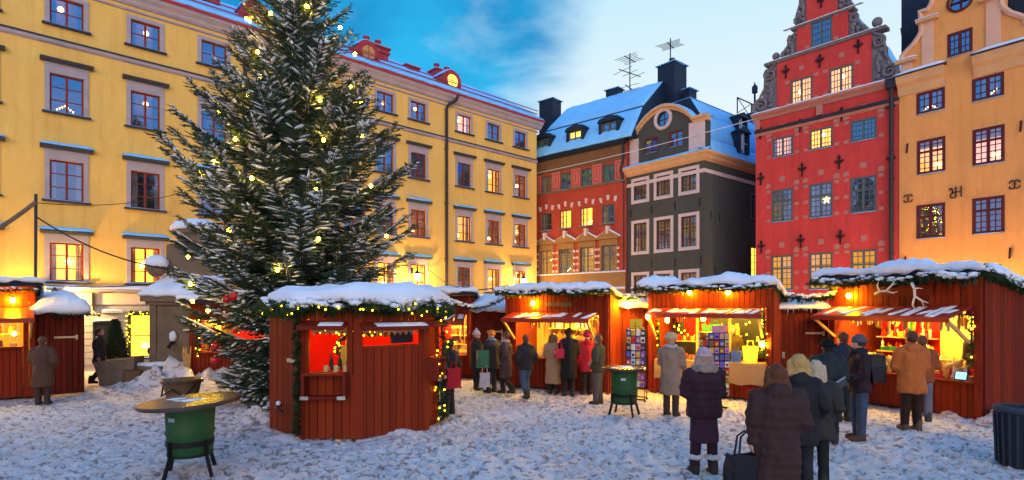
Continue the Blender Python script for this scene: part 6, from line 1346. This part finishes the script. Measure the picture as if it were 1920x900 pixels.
garland('garland', [FY.world(.66, -.10, z) for z in np.linspace(.4, 2.1, 8)]+[FY.world(u, -.10, 2.12) for u in np.linspace(.7, 1.78, 6)], .07, 'lit garland round the shop window left of the well', seed=51, bulbs=14)
# bin at the right edge
bn = empty('litter_bin', at(1916, 8.1), .1, 'dark grey ribbed litter bin at the right edge', 'bin'); n = 22; bn.scale = (.9, .9, .9)
MB().lathe([(.30, .02), (.33, .88), (.33, .9)], 24).build('bin_body', M['g_dark'], bn); q = MB()
for k in range(n): a = 6.283*k/n; q.beam((.315*math.cos(a), .315*math.sin(a), .05), (.343*math.cos(a), .343*math.sin(a), .86), .025, .025)
q.build('ribs', M['metal'], bn); MB().lathe([(.36, .88), (.37, .93), (.34, .97), (.26, .97), (.26, .90)], 24).build('rim', M['metal'], bn)

# ------------------------------------------------------------------ postcard racks
cols_c = [('g_red', 1), ('g_blue', 1), ('g_white', 1), ('g_gold', 1), ('g_pink', 1), ('g_green', 1), ('g_purple', 1), ('g_straw', 1)]
M['pcards'] = None
def card_face(mb_by, x0, x1, z0, z1, nx_, nz_, tf, rnd):
    for i in range(nx_):
        for j in range(nz_):
            a = x0+(x1-x0)*(i+.08)/nx_; b = x0+(x1-x0)*(i+.92)/nx_; c0 = z0+(z1-z0)*(j+.06)/nz_; c1 = z0+(z1-z0)*(j+.88)/nz_
            k = rnd.choice(list(mb_by)); mb_by[k].add([tf(a, c0), tf(b, c0), tf(b, c1), tf(a, c1)], [(0, 1, 2, 3)])
            k2 = rnd.choice(list(mb_by)); e = .18; mb_by[k2].add([tf(a+(b-a)*e, c0+(c1-c0)*e, .004), tf(b-(b-a)*e, c0+(c1-c0)*e, .004), tf(b-(b-a)*e, c1-(c1-c0)*e*2, .004), tf(a+(b-a)*e, c1-(c1-c0)*e*2, .004)], [(0, 1, 2, 3)])
def rack(p, rz, W_, H_, z0, nx_, nz_, label, spin, seed):
    t = empty('postcard_rack', p, rz, label, 'postcard rack', 'postcard racks at the postcard stall'); rnd = random.Random(seed)
    by = {k: MB() for k in ('g_red', 'g_blue', 'g_white', 'g_gold', 'g_pink', 'g_purple', 'g_straw', 'g_dark', 'g_brown')}; fr = MB()
    if spin:
        h = W_/2
        for s4 in range(4):
            c_, s_ = math.cos(s4*math.pi/2), math.sin(s4*math.pi/2)
            card_face(by, -h, h, z0, H_, nx_, nz_, lambda x, z, e=0, c_=c_, s_=s_: (c_*x+s_*(h+e+.004), s_*x-c_*(h+e+.004), z), rnd)
        fr.box(-h+.01, h-.01, -h+.01, h-.01, z0, H_).tube([(0, 0, 0.05), (0, 0, z0)], .02, 8)
        for k in range(4): fr.beam((0, 0, .08), (.3*math.cos(k*1.57+.78), .3*math.sin(k*1.57+.78), .02), .04, .04)
        MB().box(-h*.7, h*.7, -h, -h+.01, H_, H_+.16).build('header_card', M['g_pink'], t)
    else:
        lean = .16
        for sgn in (-1, 1):
            card_face(by, -W_/2, W_/2, z0, H_, nx_, nz_, lambda x, z, e=0, sgn=sgn: (x*sgn*-1, sgn*(.06+lean*(H_-z)/H_+.012+e), z), rnd)
            for x in (-W_/2, 0, W_/2): fr.beam((x, sgn*(.06+lean), .05), (x, sgn*.06, H_), .018, .018)
            for k in range(nz_+1): z = z0+(H_-z0)*k/nz_; y = sgn*(.06+lean*(H_-z)/H_); fr.beam((-W_/2, y, z), (W_/2, y, z), .014, .014)
        fr.beam((-W_/2, -.22, .06), (W_/2, -.22, .06), .03, .03).beam((-W_/2, .22, .06), (W_/2, .22, .06), .03, .03)
        for x in (-W_/2, W_/2):
            for y in (-.22, .22): fr.lathe([(.03, 0), (.03, .05)], 8, (x, y, 0))
        hc = MB().box(-W_*.32, W_*.32, -.03, -.02, H_+.0, H_+.24).build('header_card', mat('yellow_card', (.75, .50, .03), .6), t)
        MB().prism([(-.035, H_+.03), (-.005, H_+.03), (-.008, H_+.10), (-.012, H_+.13), (-.028, H_+.13), (-.032, H_+.10)], -.034, -.031).ball((-.02, -.032, H_+.145), .014, 1, .15, 1, 8, 6).box(.018, .034, -.034, -.031, H_+.04, H_+.055).box(.02, .03, -.034, -.031, H_+.08, H_+.10).box(.055, .095, -.034, -.031, H_+.055, H_+.068).build('printed_mark', mat('card_print', (.35, .10, .02), .6), hc)
    fr.build('frame', M['black'], t)
    for k, mb in by.items():
        if mb.v: o = mb.build('postcards', M[k], t); o['kind'] = 'stuff'
rack(at(1193, 13.9), -.35, .46, 1.78, .35, 4, 8, 'open leaning postcard rack with yellow header beside the small green table', False, 5)
rack(at(1338, 12.9), .15, .50, 1.74, .30, 4, 9, 'tall revolving postcard rack in front of the burlap counter', True, 6)

# ------------------------------------------------------------------ cables
def cable(pts, r, label, m='iron', name='cable'):
    P = [Vector(p) for p in pts]; return tag(MB().tube(P, r, 5).build(name, M[m]), label, 'cable')
def sag(a, b, s, n=20): a = Vector(a); b = Vector(b); return [a.lerp(b, k/n)-Vector((0, 0, s*4*(k/n)*(1-k/n))) for k in range(n+1)]
c_ = cable(sag(FR.world(.1, -.15, FR.z(1006, 326)), FD.world(.1, -.1, FD.z(1420, 223)), .12), .018, 'pale cable crossing before the rust red and grey houses to the red house', 'white')
cable(sag(FY.world(12.6, -.1, FY.z(760, 362)), FR.world(.1, -.15, FR.z(1006, 396)), .4), .018, 'thin cable from the yellow house to the rust red house', 'white')
pp = empty('cable_pole', at(66, 16.2), 0, 'thin dark pole with cables rising behind the left shed', 'pole'); MB().tube([(0, 0, 0), (.02, 0, HC+(577-364)*16.2/FPX)], .04, 6).build('shaft', M['drain'], pp)
zt_ = HC+(577-380)*16.2/FPX; pt0 = at(66, 16.2, zt_)
cable(sag(pt0, at(-40, 14.5, HC+(577-450)*14.5/FPX), .05), .06, 'thick taped cable bundle from the left pole to the left edge', 'stone')
cable(sag(at(66, 16.2, HC+(577-405)*16.2/FPX), at(318, 15.5, HC+(577-505)*15.5/FPX), .25), .022, 'black cable sagging from the left pole towards the spruce')
cable(sag(pt0, FY.world(FY.u(330), -.2, FY.z(330, 365)), .22), .012, 'fine wire from the left pole across the yellow facade')
cable(sag(FY.world(FY.u(800), -.2, FY.z(800, 505)), F3.world(.2, -.2, zr3+.25), .5), .02, 'dark cable dipping from the yellow house to the golden stall')
cable(sag(at(70, 15.6, HC+(577-533)*15.6/FPX), at(310, 17.6, HC+(577-528)*17.6/FPX), .12), .016, 'thin black cable along the shop ledge at the left')
# ------------------------------------------------------------------ people
PEND = []
def soft(mb, name, m, parent, vox=.02, it=6, wr=0.0, wsc=9.0, quilt=0.0):
    o = mb.build(name, m, parent, True); r = o.modifiers.new('r', 'REMESH'); r.mode = 'VOXEL'; r.voxel_size = vox; r.use_smooth_shade = True
    s = o.modifiers.new('s', 'SMOOTH'); s.iterations = it; s.factor = .5; PEND.append((o, wr, wsc, quilt)); return o
def flush_soft():
    bpy.context.view_layer.update(); dg = bpy.context.evaluated_depsgraph_get(); jobs = []
    for o, wr, wsc, q in PEND: jobs.append((o, bpy.data.meshes.new_from_object(o.evaluated_get(dg), depsgraph=dg), wr, wsc, q))
    for o, me, wr, wsc, q in jobs:
        mt = o.data.materials[0]; o.modifiers.clear(); o.data = me
        if not me.materials: me.materials.append(mt)
        me.shade_smooth(); n = len(me.vertices)
        if (wr or q) and n:
            co = np.empty(n*3, np.float32); me.vertices.foreach_get('co', co); co = co.reshape(-1, 3); nr = np.empty(n*3, np.float32); me.vertex_normals.foreach_get('vector', nr); nr = nr.reshape(-1, 3)
            sd = (abs(hash(o.name)) % 97)*1.7; d = np.zeros(n)
            if wr: d += wr*np.array([noise.noise(Vector((c[0]*wsc+sd, c[1]*wsc, c[2]*wsc*.55)))+.5*noise.noise(Vector((c[0]*wsc*2.6, c[1]*wsc*2.6+sd, c[2]*wsc*1.3))) for c in co.tolist()])
            if q: d += q*(np.abs(np.sin(co[:, 2]*math.pi/.105))-.6)
            me.vertices.foreach_set('co', (co+nr*d[:, None]).astype(np.float32).ravel()); me.update()
def limb(mb, pts, rad):
    for p, r in zip(pts, rad): mb.ball(p, r, seg=10, ring=7)
    return mb.tube(pts, list(rad), 10)
def torso(mb, prof, sy=.68, yo=0.0, seg=20):
    o = len(mb.v); mb.lathe(prof, seg)
    for i in range(o, len(mb.v)): mb.v[i] = Vector((mb.v[i].x, mb.v[i].y*sy+yo, mb.v[i].z))
    return mb
def hand(mb, wr, d, side):
    """palm, four bent fingers of different lengths and a thumb; d points from the wrist to the fingers"""
    d = Vector(d).normalized(); inn = Vector((-side, 0, 0)); inn = (inn-d*inn.dot(d)).normalized(); across = d.cross(inn).normalized()
    c = Vector(wr)+d*.055; mb.tube([Vector(wr), Vector(wr)+d*.03, c+d*.03], [.026, .033, .034], 8)
    mb.ball(c, .036, 1, 1, 1, 10, 7)
    for k, (off, ln) in enumerate(((-.030, .062), (-.010, .075), (.011, .070), (.031, .055))):
        a = c+across*off+d*.028; b = a+d*ln*.5+inn*.006; e = b+d*ln*.38+inn*.030; limb(mb, [a, b, e], [.0105, .0098, .0085])
    a = c-across*.028-d*.02; b = a-across*.028+d*.03+inn*.012; e = b+d*.03+inn*.014; limb(mb, [a, b, e], [.013, .0115, .009])
ARM = {'down': ((.245, -.03, 1.13), (.255, .05, .90), (0, .15, -1)), 'front': ((.25, .03, 1.13), (.13, .27, 1.10), (-.35, .9, .1)), 'pocket': ((.285, -.07, 1.12), (.215, .09, .94), (-.5, .5, -.6)),
       'hold': ((.25, .02, 1.13), (.20, .24, 1.02), (-.2, .9, -.2)), 'up': ((.26, .14, 1.20), (.14, .30, 1.36), (-.3, .4, .8)), 'bag': ((.25, -.03, 1.14), (.27, .0, .90), (0, .05, -1))}
def person(px, Y, h, face, label, coat=('hip', (.05, .05, .06)), trous=(.03, .03, .04), shoes=(.03, .025, .02), hat=None, hair=None, arms=('down', 'down'), legs='stand', puff=1.0, wr=.010, quilt=0.0, scarf=None, hood=None, glove=None, loc=None, skirt=None, cuffs=False, group=None, z0=0.0, lean=0.0):
    coat = (coat[0], tuple(v*(.6 if max(coat[1]) < .15 else 1) for v in coat[1])); trous = tuple(v*.7 for v in trous)
    k = h/1.75; p0 = loc if loc is not None else at(px, Y); C_ = lambda n, c, r=.8: mat('cloth_%s_%02d_%02d_%02d' % (n, *(int(v*100) for v in c)), c, r, .22, 7, .25, 60, spec=.25)
    if legs == 'walk': F_ = {1: ((.10, .16, .50), (.10, .10, .10)), -1: ((-.09, .02, .50), (-.10, -.24, .14))}
    elif legs == 'apart': F_ = {1: ((.115, .02, .50), (.13, .0, .09)), -1: ((-.11, .01, .50), (-.12, .03, .09))}
    else: F_ = {1: ((.095, .03, .50), (.10, .0, .09)), -1: ((-.095, .0, .50), (-.105, .02, .09))}
    hd = Vector((0, .02, 1.625))
    mb = MB(); limb(mb, [(0, 0, 1.42), (0, .01, 1.55)], [.062, .056]); mb.ball(hd, .1, .80, .95, 1.16, 16, 12); mb.ball(hd+Vector((0, .055, -.055)), .055, .95, .9, .9, 10, 8)
    mb.ball(hd+Vector((0, .098, -.012)), .017, .8, 1, 1.5, 8, 6); mb.ball(hd+Vector((0, .088, -.058)), .022, 1.1, .6, .35, 8, 6)
    for s in (1, -1): mb.ball(hd+Vector((s*.081, -.005, -.008)), .026, .35, .8, 1.2, 8, 6)
    torso(mb, [(.06, .80), (.15, .86), (.155, .98), (.135, 1.10), (.165, 1.28), (.17, 1.38), (.08, 1.46)], .62)
    for i, s in enumerate((1, -1)):
        e, w_, dv = ARM[arms[i]]; sh = Vector((s*.165, 0, 1.39)); e = Vector((s*e[0], e[1], e[2])); w_ = Vector((s*w_[0], w_[1], w_[2])); dv = Vector((s*dv[0], dv[1], dv[2]))
        limb(mb, [sh, e, w_], [.052, .042, .028]); hand(mb, w_, dv, s)
        kn, an = F_[s]; limb(mb, [(s*.085, 0, .90), kn, an], [.085, .056, .042]); limb(mb, [Vector(an)+Vector((0, -.02, -.045)), Vector(an)+Vector((0, .13, -.06))], [.038, .030])
    body = soft(mb, 'person', M['skin'], None, .0105, 2); tag(body, label, 'person', group)
    for s in (1, -1): MB().ball(hd+Vector((s*.031, .083, .012)), .0125, seg=8, ring=6).build('eye', M['g_dark'], body)
    # trousers and shoes
    tm = MB(); limb(tm, [(-.07, -.01, .90), (.07, -.01, .90)], [.115, .115])
    for s in (1, -1):
        kn, an = F_[s]; limb(tm, [(s*.085, 0, .88), Vector(kn)*1.0, Vector(an)+Vector((0, 0, .0))], [.105, .080, .072])
    soft(tm, 'trousers', C_('t', trous), body, .018, 4, .008, 11)
    for s in (1, -1):
        an = Vector(F_[s][1]); tb_ = .26 if max(shoes) > .5 else .10; sm = MB(); limb(sm, [an+Vector((0, -.0, tb_)), an+Vector((0, -.015, -.03))], [.088 if tb_ > .2 else .066, .066]); limb(sm, [an+Vector((0, -.01, -.04)), an+Vector((s*.012, .10, -.045)), an+Vector((s*.015, .15, -.052))], [.052, .048, .038]); sm.box(an.x-.045, an.x+.045, an.y-.07, an.y+.18, an.z-.092, an.z-.05)
        soft(sm, 'boot', C_('s', shoes, .6), body, .012, 3)
    # coat
    ln = {'hip': .80, 'thigh': .66, 'knee': .46, 'calf': .30}[coat[0]]; jm = MB(); P = puff
    pr = [(.185*P+.05*(.8-ln), ln), (.195*P+.03*(.8-ln), ln+.06), (.19*P, .90), (.182*P, 1.05), (.20*P, 1.24), (.195*P, 1.36), (.13, 1.46), (.075, 1.50)]; pr = [q for i, q in enumerate(pr) if i == 0 or q[1] > pr[i-1][1]]
    torso(jm, pr, .74)
    for i, s in enumerate((1, -1)):
        e, w_, dv = ARM[arms[i]]; limb(jm, [(s*.16*P, -.005, 1.385), (s*e[0], e[1], e[2]), (s*w_[0], w_[1], w_[2])], [.082*P, .070*P, .056])
    limb(jm, [(-.10, 0, 1.42), (.10, 0, 1.42)], [.085, .085]); limb(jm, [(0, 0, 1.46), (0, .0, 1.50)], [.088, .082])
    if hood == 'down': jm.ball((0, -.10, 1.46), .11, 1.25, .7, .75, 12, 8)
    ct = soft(jm, 'coat', C_('c', coat[1], .75), body, .019, 5, wr, 8.5, quilt)
    if skirt: soft(torso(MB(), [(.21, skirt[0]), (.185, .75), (.16, .90)], .74), 'skirt', C_('k', skirt[1]), body, .02, 4, .012, 7)
    if hood == 'fur':
        fm = MB(); 
        for a in range(14): fm.ball((.135*math.cos(a*.45), -.02+.115*math.sin(a*.45), 1.475), .055, seg=7, ring=5, wob=.4, seed=a)
        soft(fm, 'fur_collar', C_('f', (.30, .22, .17)), body, .016, 2, .018, 30)
    if hood == 'up': hm = MB(); hm.ball(hd+Vector((0, -.03, .01)), .132, .92, 1.0, 1.1, 14, 10); hm.ball(hd+Vector((0, -.05, -.12)), .115, 1.15, .9, .8, 12, 8); soft(hm, 'hood', C_('c', coat[1], .75), body, .018, 4, .008, 12)
    if hair:
        hc, st = hair; hm = MB(); hm.ball(hd+Vector((0, -.022, .022)), .108, .86, .95, 1.06, 14, 10)
        if st == 'long':
            for a in range(9): x = (a-4)*.022; limb(hm, [hd+Vector((x, -.06+abs(x)*.5, .03)), hd+Vector((x*1.25, -.085+abs(x)*.5, -.12)), hd+Vector((x*1.3, -.075+abs(x)*.4, -.24))], [.040, .038, .020])
        soft(hm, 'hair', mat('hair_%02d_%02d_%02d' % tuple(int(v*100) for v in hc), hc, .5, .35, 24, .4, 60, stretch=(3, 3, .6)), body, .014, 2, .014, 26)
    if hat:
        ht, hc = hat; hm = MB()
        if ht == 'beanie': hm.ball(hd+Vector((0, -.012, .050)), .108, .90, 1.0, .92, 14, 10); hm.tube([hd+Vector((.093*math.cos(a*math.pi/8), -.012+.105*math.sin(a*math.pi/8), .030)) for a in range(17)], .022, 7)
        elif ht == 'pompom': hm.ball(hd+Vector((0, -.012, .050)), .110, .92, 1.0, .95, 14, 10); hm.tube([hd+Vector((.095*math.cos(a*math.pi/8), -.012+.107*math.sin(a*math.pi/8), .025)) for a in range(17)], .026, 7); hm.ball(hd+Vector((0, -.02, .165)), .042)
        elif ht == 'fur': hm.ball(hd+Vector((0, -.015, .065)), .135, 1.0, 1.05, .80, 14, 10)
        elif ht == 'brim': hm.ball(hd+Vector((0, -.012, .055)), .112, .92, 1.0, .95, 14, 10); hm.tube([hd+Vector((.12*math.cos(a*math.pi/8), -.012+.13*math.sin(a*math.pi/8), .03)) for a in range(17)], .025, 7)
        soft(hm, 'hat', mat('knit_%02d_%02d_%02d' % tuple(int(v*100) for v in hc), hc, .95, .2, 30, .6, 80, spec=.1), body, .013, 2, .020 if ht == 'fur' else .004, 28)
    if cuffs:
        for s in (1, -1):
            an = Vector(F_[s][1]); fm = MB()
            for a in range(10): fm.ball((an.x+.075*math.cos(a*.63), an.y+.075*math.sin(a*.63), an.z+.16), .042, seg=7, ring=5, wob=.4, seed=a)
            soft(fm, 'boot_cuff', C_('f', (.62, .58, .56)), body, .013, 2, .014, 34)
    if scarf: sm = MB(); sm.tube([(.105*math.cos(a*math.pi/6), .005+.10*math.sin(a*math.pi/6), 1.49+.01*math.sin(a)) for a in range(13)], .042, 8); sm.tube([(.03, .11, 1.47), (.05, .165, 1.30), (.05, .165, 1.15)], .035, 7); soft(sm, 'scarf', C_('w', scarf, .95), body, .015, 3, .008, 22)
    if glove:
        for i, s in enumerate((1, -1)):
            e, w_, dv = ARM[arms[i]]; gm2 = MB(); hand(gm2, (s*w_[0], w_[1], w_[2]), (s*dv[0], dv[1], dv[2]), s); g2 = MB(); g2.v = gm2.v; g2.f = gm2.f; o = soft(g2, 'glove', C_('g', glove), body, .0095, 1)
            o.scale = (1, 1, 1)
    body.location = p0+Vector((0, 0, z0)); body.rotation_euler = (lean, 0, R(face)); body.scale = (k, k, k)
    return body
person(1456, 6.0, 1.70, -4, 'woman in dark brown quilted knee length coat seen from behind, nearest of the crowd', ('knee', (.085, .036, .030)), (.02, .02, .025), hair=((.13, .040, .016), 'long'), arms=('pocket', 'bag'), puff=1.28, wr=.024, quilt=.010, hood='down')
person(1497, 6.75, 1.74, -8, 'fair haired woman in dark coat just behind the brown quilted coat', ('thigh', (.03, .025, .03)), (.03, .03, .04), hair=((.55, .33, .10), 'long'), puff=1.15, wr=.022, hood='down', arms=('pocket', 'down'))
person(1529, 7.25, 1.62, -25, 'pale haired person in grey brown jacket right of the two women in front', ('thigh', (.06, .05, .045)), (.015, .015, .02), hair=((.55, .42, .28), 'long'), puff=1.2, wr=.022, quilt=.007, arms=('pocket', 'pocket'))
person(1320, 7.72, 1.74, 3, 'girl in short dark plum jacket with pale knit hat and white boots', ('hip', (.065, .022, .032)), (.05, .018, .028), (.03, .02, .025), hat=('beanie', (.55, .36, .42)), hair=((.40, .26, .20), 'long'), arms=('front', 'front'), puff=1.3, wr=.022, hood='fur', quilt=.010, skirt=(.46, (.05, .018, .028)), legs='apart', cuffs=True)
person(1258, 11.9, 1.74, -38, 'person in beige coat and pale fur hat at the burlap counter', ('knee', (.30, .19, .13)), (.08, .05, .04), hat=('fur', (.60, .42, .22)), arms=('hold', 'front'), puff=1.2, wr=.022, scarf=(.45, .40, .42))
person(1612, 9.75, 1.82, 78, 'man in jeans and dark jacket with grey beanie and black backpack, standing side on', ('hip', (.045, .020, .028)), (.065, .10, .16), (.10, .04, .025), hat=('beanie', (.10, .10, .12)), hair=((.06, .03, .02), 'short'), arms=('hold', 'hold'), puff=1.12, wr=.022, scarf=(.02, .02, .025))
person(1552, 9.5, 1.76, -25, 'person in black hat and long dark teal coat left of the man with the backpack', ('thigh', (.035, .045, .05)), (.015, .015, .02), hat=('brim', (.012, .012, .014)), hair=((.03, .02, .02), 'short'), arms=('hold', 'front'), puff=1.22, wr=.024)
person(1581, 11.35, 1.80, 10, 'person in dark blue coat facing the right stall behind the man with the backpack', ('hip', (.03, .035, .06)), (.03, .03, .04), hair=((.10, .04, .02), 'short'), arms=('front', 'front'), puff=1.15, wr=.019)
person(1709, 10.5, 1.86, -6, 'person in orange jacket and dark trousers facing the large right stall', ('thigh', (.52, .13, .025)), (.045, .018, .012), (.12, .07, .035), hair=((.10, .04, .02), 'short'), arms=('front', 'front'), puff=1.2, wr=.022, hood='down')
person(1729, 11.3, 1.74, -30, 'person in pale jeans and rust jacket right of the orange jacket', ('hip', (.30, .07, .02)), (.22, .22, .28), (.05, .04, .04), hair=((.12, .06, .03), 'short'), arms=('front', 'front'), puff=1.1, wr=.019)
person(0, 0, 1.80, 172, 'stall keeper in pale fur hat and grey green jumper inside the large right stall', ('hip', (.10, .10, .07)), hat=('fur', (.62, .50, .28)), arms=('front', 'hold'), puff=1.2, loc=F1.world(F1.u(1790), .80), z0=.09, scarf=(.55, .45, .3))
person(0, 0, 1.74, 150, 'bare headed stall keeper inside the postcard stall', ('hip', (.12, .08, .04)), hair=((.28, .14, .06), 'short'), arms=('front', 'down'), loc=F2.world(F2.u(1374, .8), .80), z0=.09)
person(0, 0, 1.66, 200, 'stall keeper with reddish hair inside the golden stall', ('hip', (.35, .16, .06)), hair=((.30, .12, .04), 'long'), arms=('front', 'front'), loc=F3.world(F3.u(1088, .7), .70), z0=.09)
person(1066, 14.55, 1.76, 3, 'woman in black knee length coat and beanie with red bag at the golden stall', ('knee', (.016, .014, .018)), (.015, .015, .018), hat=('beanie', (.03, .018, .018)), hair=((.04, .02, .015), 'short'), arms=('front', 'hold'), puff=1.1, wr=.019)
person(1037, 14.95, 1.62, -20, 'woman in long beige coat beside the black coat at the golden stall', ('calf', (.34, .21, .12)), (.02, .02, .025), hair=((.16, .08, .04), 'long'), arms=('hold', 'front'), puff=1.12, wr=.019)
person(1101, 14.75, 1.66, 12, 'woman in bright red jacket and pink knit hat at the golden stall', ('thigh', (.50, .015, .02)), (.015, .015, .02), hat=('pompom', (.45, .03, .09)), arms=('hold', 'down'), puff=1.15, wr=.012, hood='down', glove=(.02, .02, .025))
person(1122, 13.35, 1.66, 55, 'person in olive jacket and grey trousers right of the red jacket', ('hip', (.09, .085, .05)), (.16, .13, .12), (.06, .045, .035), hair=((.14, .08, .04), 'short'), arms=('hold', 'pocket'), puff=1.1, wr=.019)
person(986, 14.1, 1.62, 25, 'person in blue jeans and black jacket left of the beige coat', ('hip', (.028, .026, .032)), (.06, .11, .20), hair=((.14, .06, .03), 'short'), arms=('pocket', 'pocket'), legs='walk', puff=1.15, wr=.019)
person(922, 15.2, 1.68, 48, 'person in bright orange beanie and dark purple coat by the dark shed', ('thigh', (.045, .03, .05)), (.03, .03, .045), hat=('beanie', (.75, .20, .03)), arms=('down', 'hold'), puff=1.2, wr=.012, scarf=(.10, .25, .50))
person(893, 15.7, 1.66, -70, 'person in pale grey pompom hat between the kiosk and the orange beanie', ('thigh', (.05, .035, .045)), (.03, .03, .04), hat=('pompom', (.50, .42, .44)), arms=('down', 'hold'), puff=1.2, wr=.019)
person(948, 14.9, 1.66, 75, 'person in mauve brown coat with pale scarf left of the golden stall', ('knee', (.11, .06, .07)), (.03, .025, .03), hair=((.10, .05, .03), 'short'), arms=('pocket', 'pocket'), puff=1.2, wr=.012, scarf=(.50, .40, .38), legs='walk')
person(843, 12.0, 1.64, 62, 'dark clothed person with a red bag just right of the kiosk', ('thigh', (.03, .026, .034)), (.03, .025, .035), hair=((.08, .04, .02), 'short'), arms=('pocket', 'down'), puff=1.15, wr=.019)
person(80, 13.3, 1.62, 15, 'brown coated person before the left stall and its shed', ('knee', (.13, .06, .04)), (.06, .035, .03), hair=((.10, .05, .03), 'short'), arms=('pocket', 'hold'), puff=1.2, wr=.019)
person(186, 16.6, 1.70, -70, 'person in dark grey coat walking in front of the grey shop front', ('thigh', (.06, .055, .06)), (.03, .03, .04), hair=((.10, .05, .03), 'short'), legs='walk', puff=1.1, wr=.019)
flush_soft()
# bags
def loose_bag(p, rz, w_, h_, d_, m, label, strap_h=.3, cat='bag', kind='tote'):
    t = empty('shoulder_bag' if kind != 'pack' else 'backpack', p, rz, label, cat); q = MB()
    q.prism([(-w_/2, 0), (w_/2, 0), (w_/2*1.04, h_*.6), (w_/2*.86, h_), (-w_/2*.86, h_), (-w_/2*1.04, h_*.6)], -d_/2, d_/2)
    o = q.build('bag_body', m, t); bv = o.modifiers.new('b', 'BEVEL'); bv.width = .03; bv.segments = 3
    for s in ((-1, 1) if kind == 'tote' else ((-1, 1) if kind == 'pack' else ())):
        if kind == 'tote': MB().tube([(-w_*.28, s*d_*.3, h_*.95), (-w_*.2, s*d_*.2, h_+strap_h*.8), (0, s*d_*.12, h_+strap_h), (w_*.2, s*d_*.2, h_+strap_h*.8), (w_*.28, s*d_*.3, h_*.95)], .011, 6).build('handle', m, t)
        else: MB().tube([(s*w_*.3, d_*.45, h_*.95), (s*w_*.36, d_*.95, h_*1.0), (s*w_*.38, d_*1.3, h_*.7), (s*w_*.33, d_*.5, h_*.2)], .018, 6).build('strap', m, t)
    if kind == 'pack': MB().prism([(-w_*.32, h_*.12), (w_*.32, h_*.12), (w_*.30, h_*.5), (-w_*.30, h_*.5)], -d_/2-.05, -d_/2+.01).build('pocket', m, t)
    return t
BM = lambda n, c: mat('bag_'+n, c, .5, .2, 8, .15, 40)
loose_bag(at(1398, 6.0, .40), .15, .38, .30, .16, BM('black', (.014, .014, .02)), 'black leather shoulder bag held by the woman in the brown quilted coat', .28)
loose_bag(at(1640, 9.72, 1.02), R(78), .34, .46, .18, BM('pack', (.014, .014, .018)), 'black backpack on the back of the man in jeans', kind='pack')
loose_bag(at(1049, 14.38, 1.02), .2, .22, .20, .09, BM('red', (.45, .02, .05)), 'small red shoulder bag of the woman in the black coat', .22)
loose_bag(at(850, 11.85, .62), .3, .28, .38, .16, BM('crimson', (.45, .01, .02)), 'crimson bag carried by the person right of the kiosk', .15)
loose_bag(at(905, 15.0, .72), .3, .30, .42, .18, BM('greenpack', (.05, .16, .08)), 'green backpack among the group by the dark shed', kind='pack')
loose_bag(at(909, 14.95, .20), .1, .26, .34, .12, BM('whitebag', (.50, .46, .48)), 'pale carrier bag held low by the orange beanie person', .25)
fd = empty('flat_portfolio', at(1562, 9.22, .98), R(10), 'slim dark grey case slanting under the arm of the person in the black hat', 'case'); MB().box(-.26, .26, -.025, .025, -.07, .07).build('case_body', BM('case', (.05, .055, .06)), fd); MB().box(-.265, .265, -.03, -.026, .05, .075).build('edge_trim', M['steel'], fd); fd.rotation_euler = (0, R(-28), R(10))
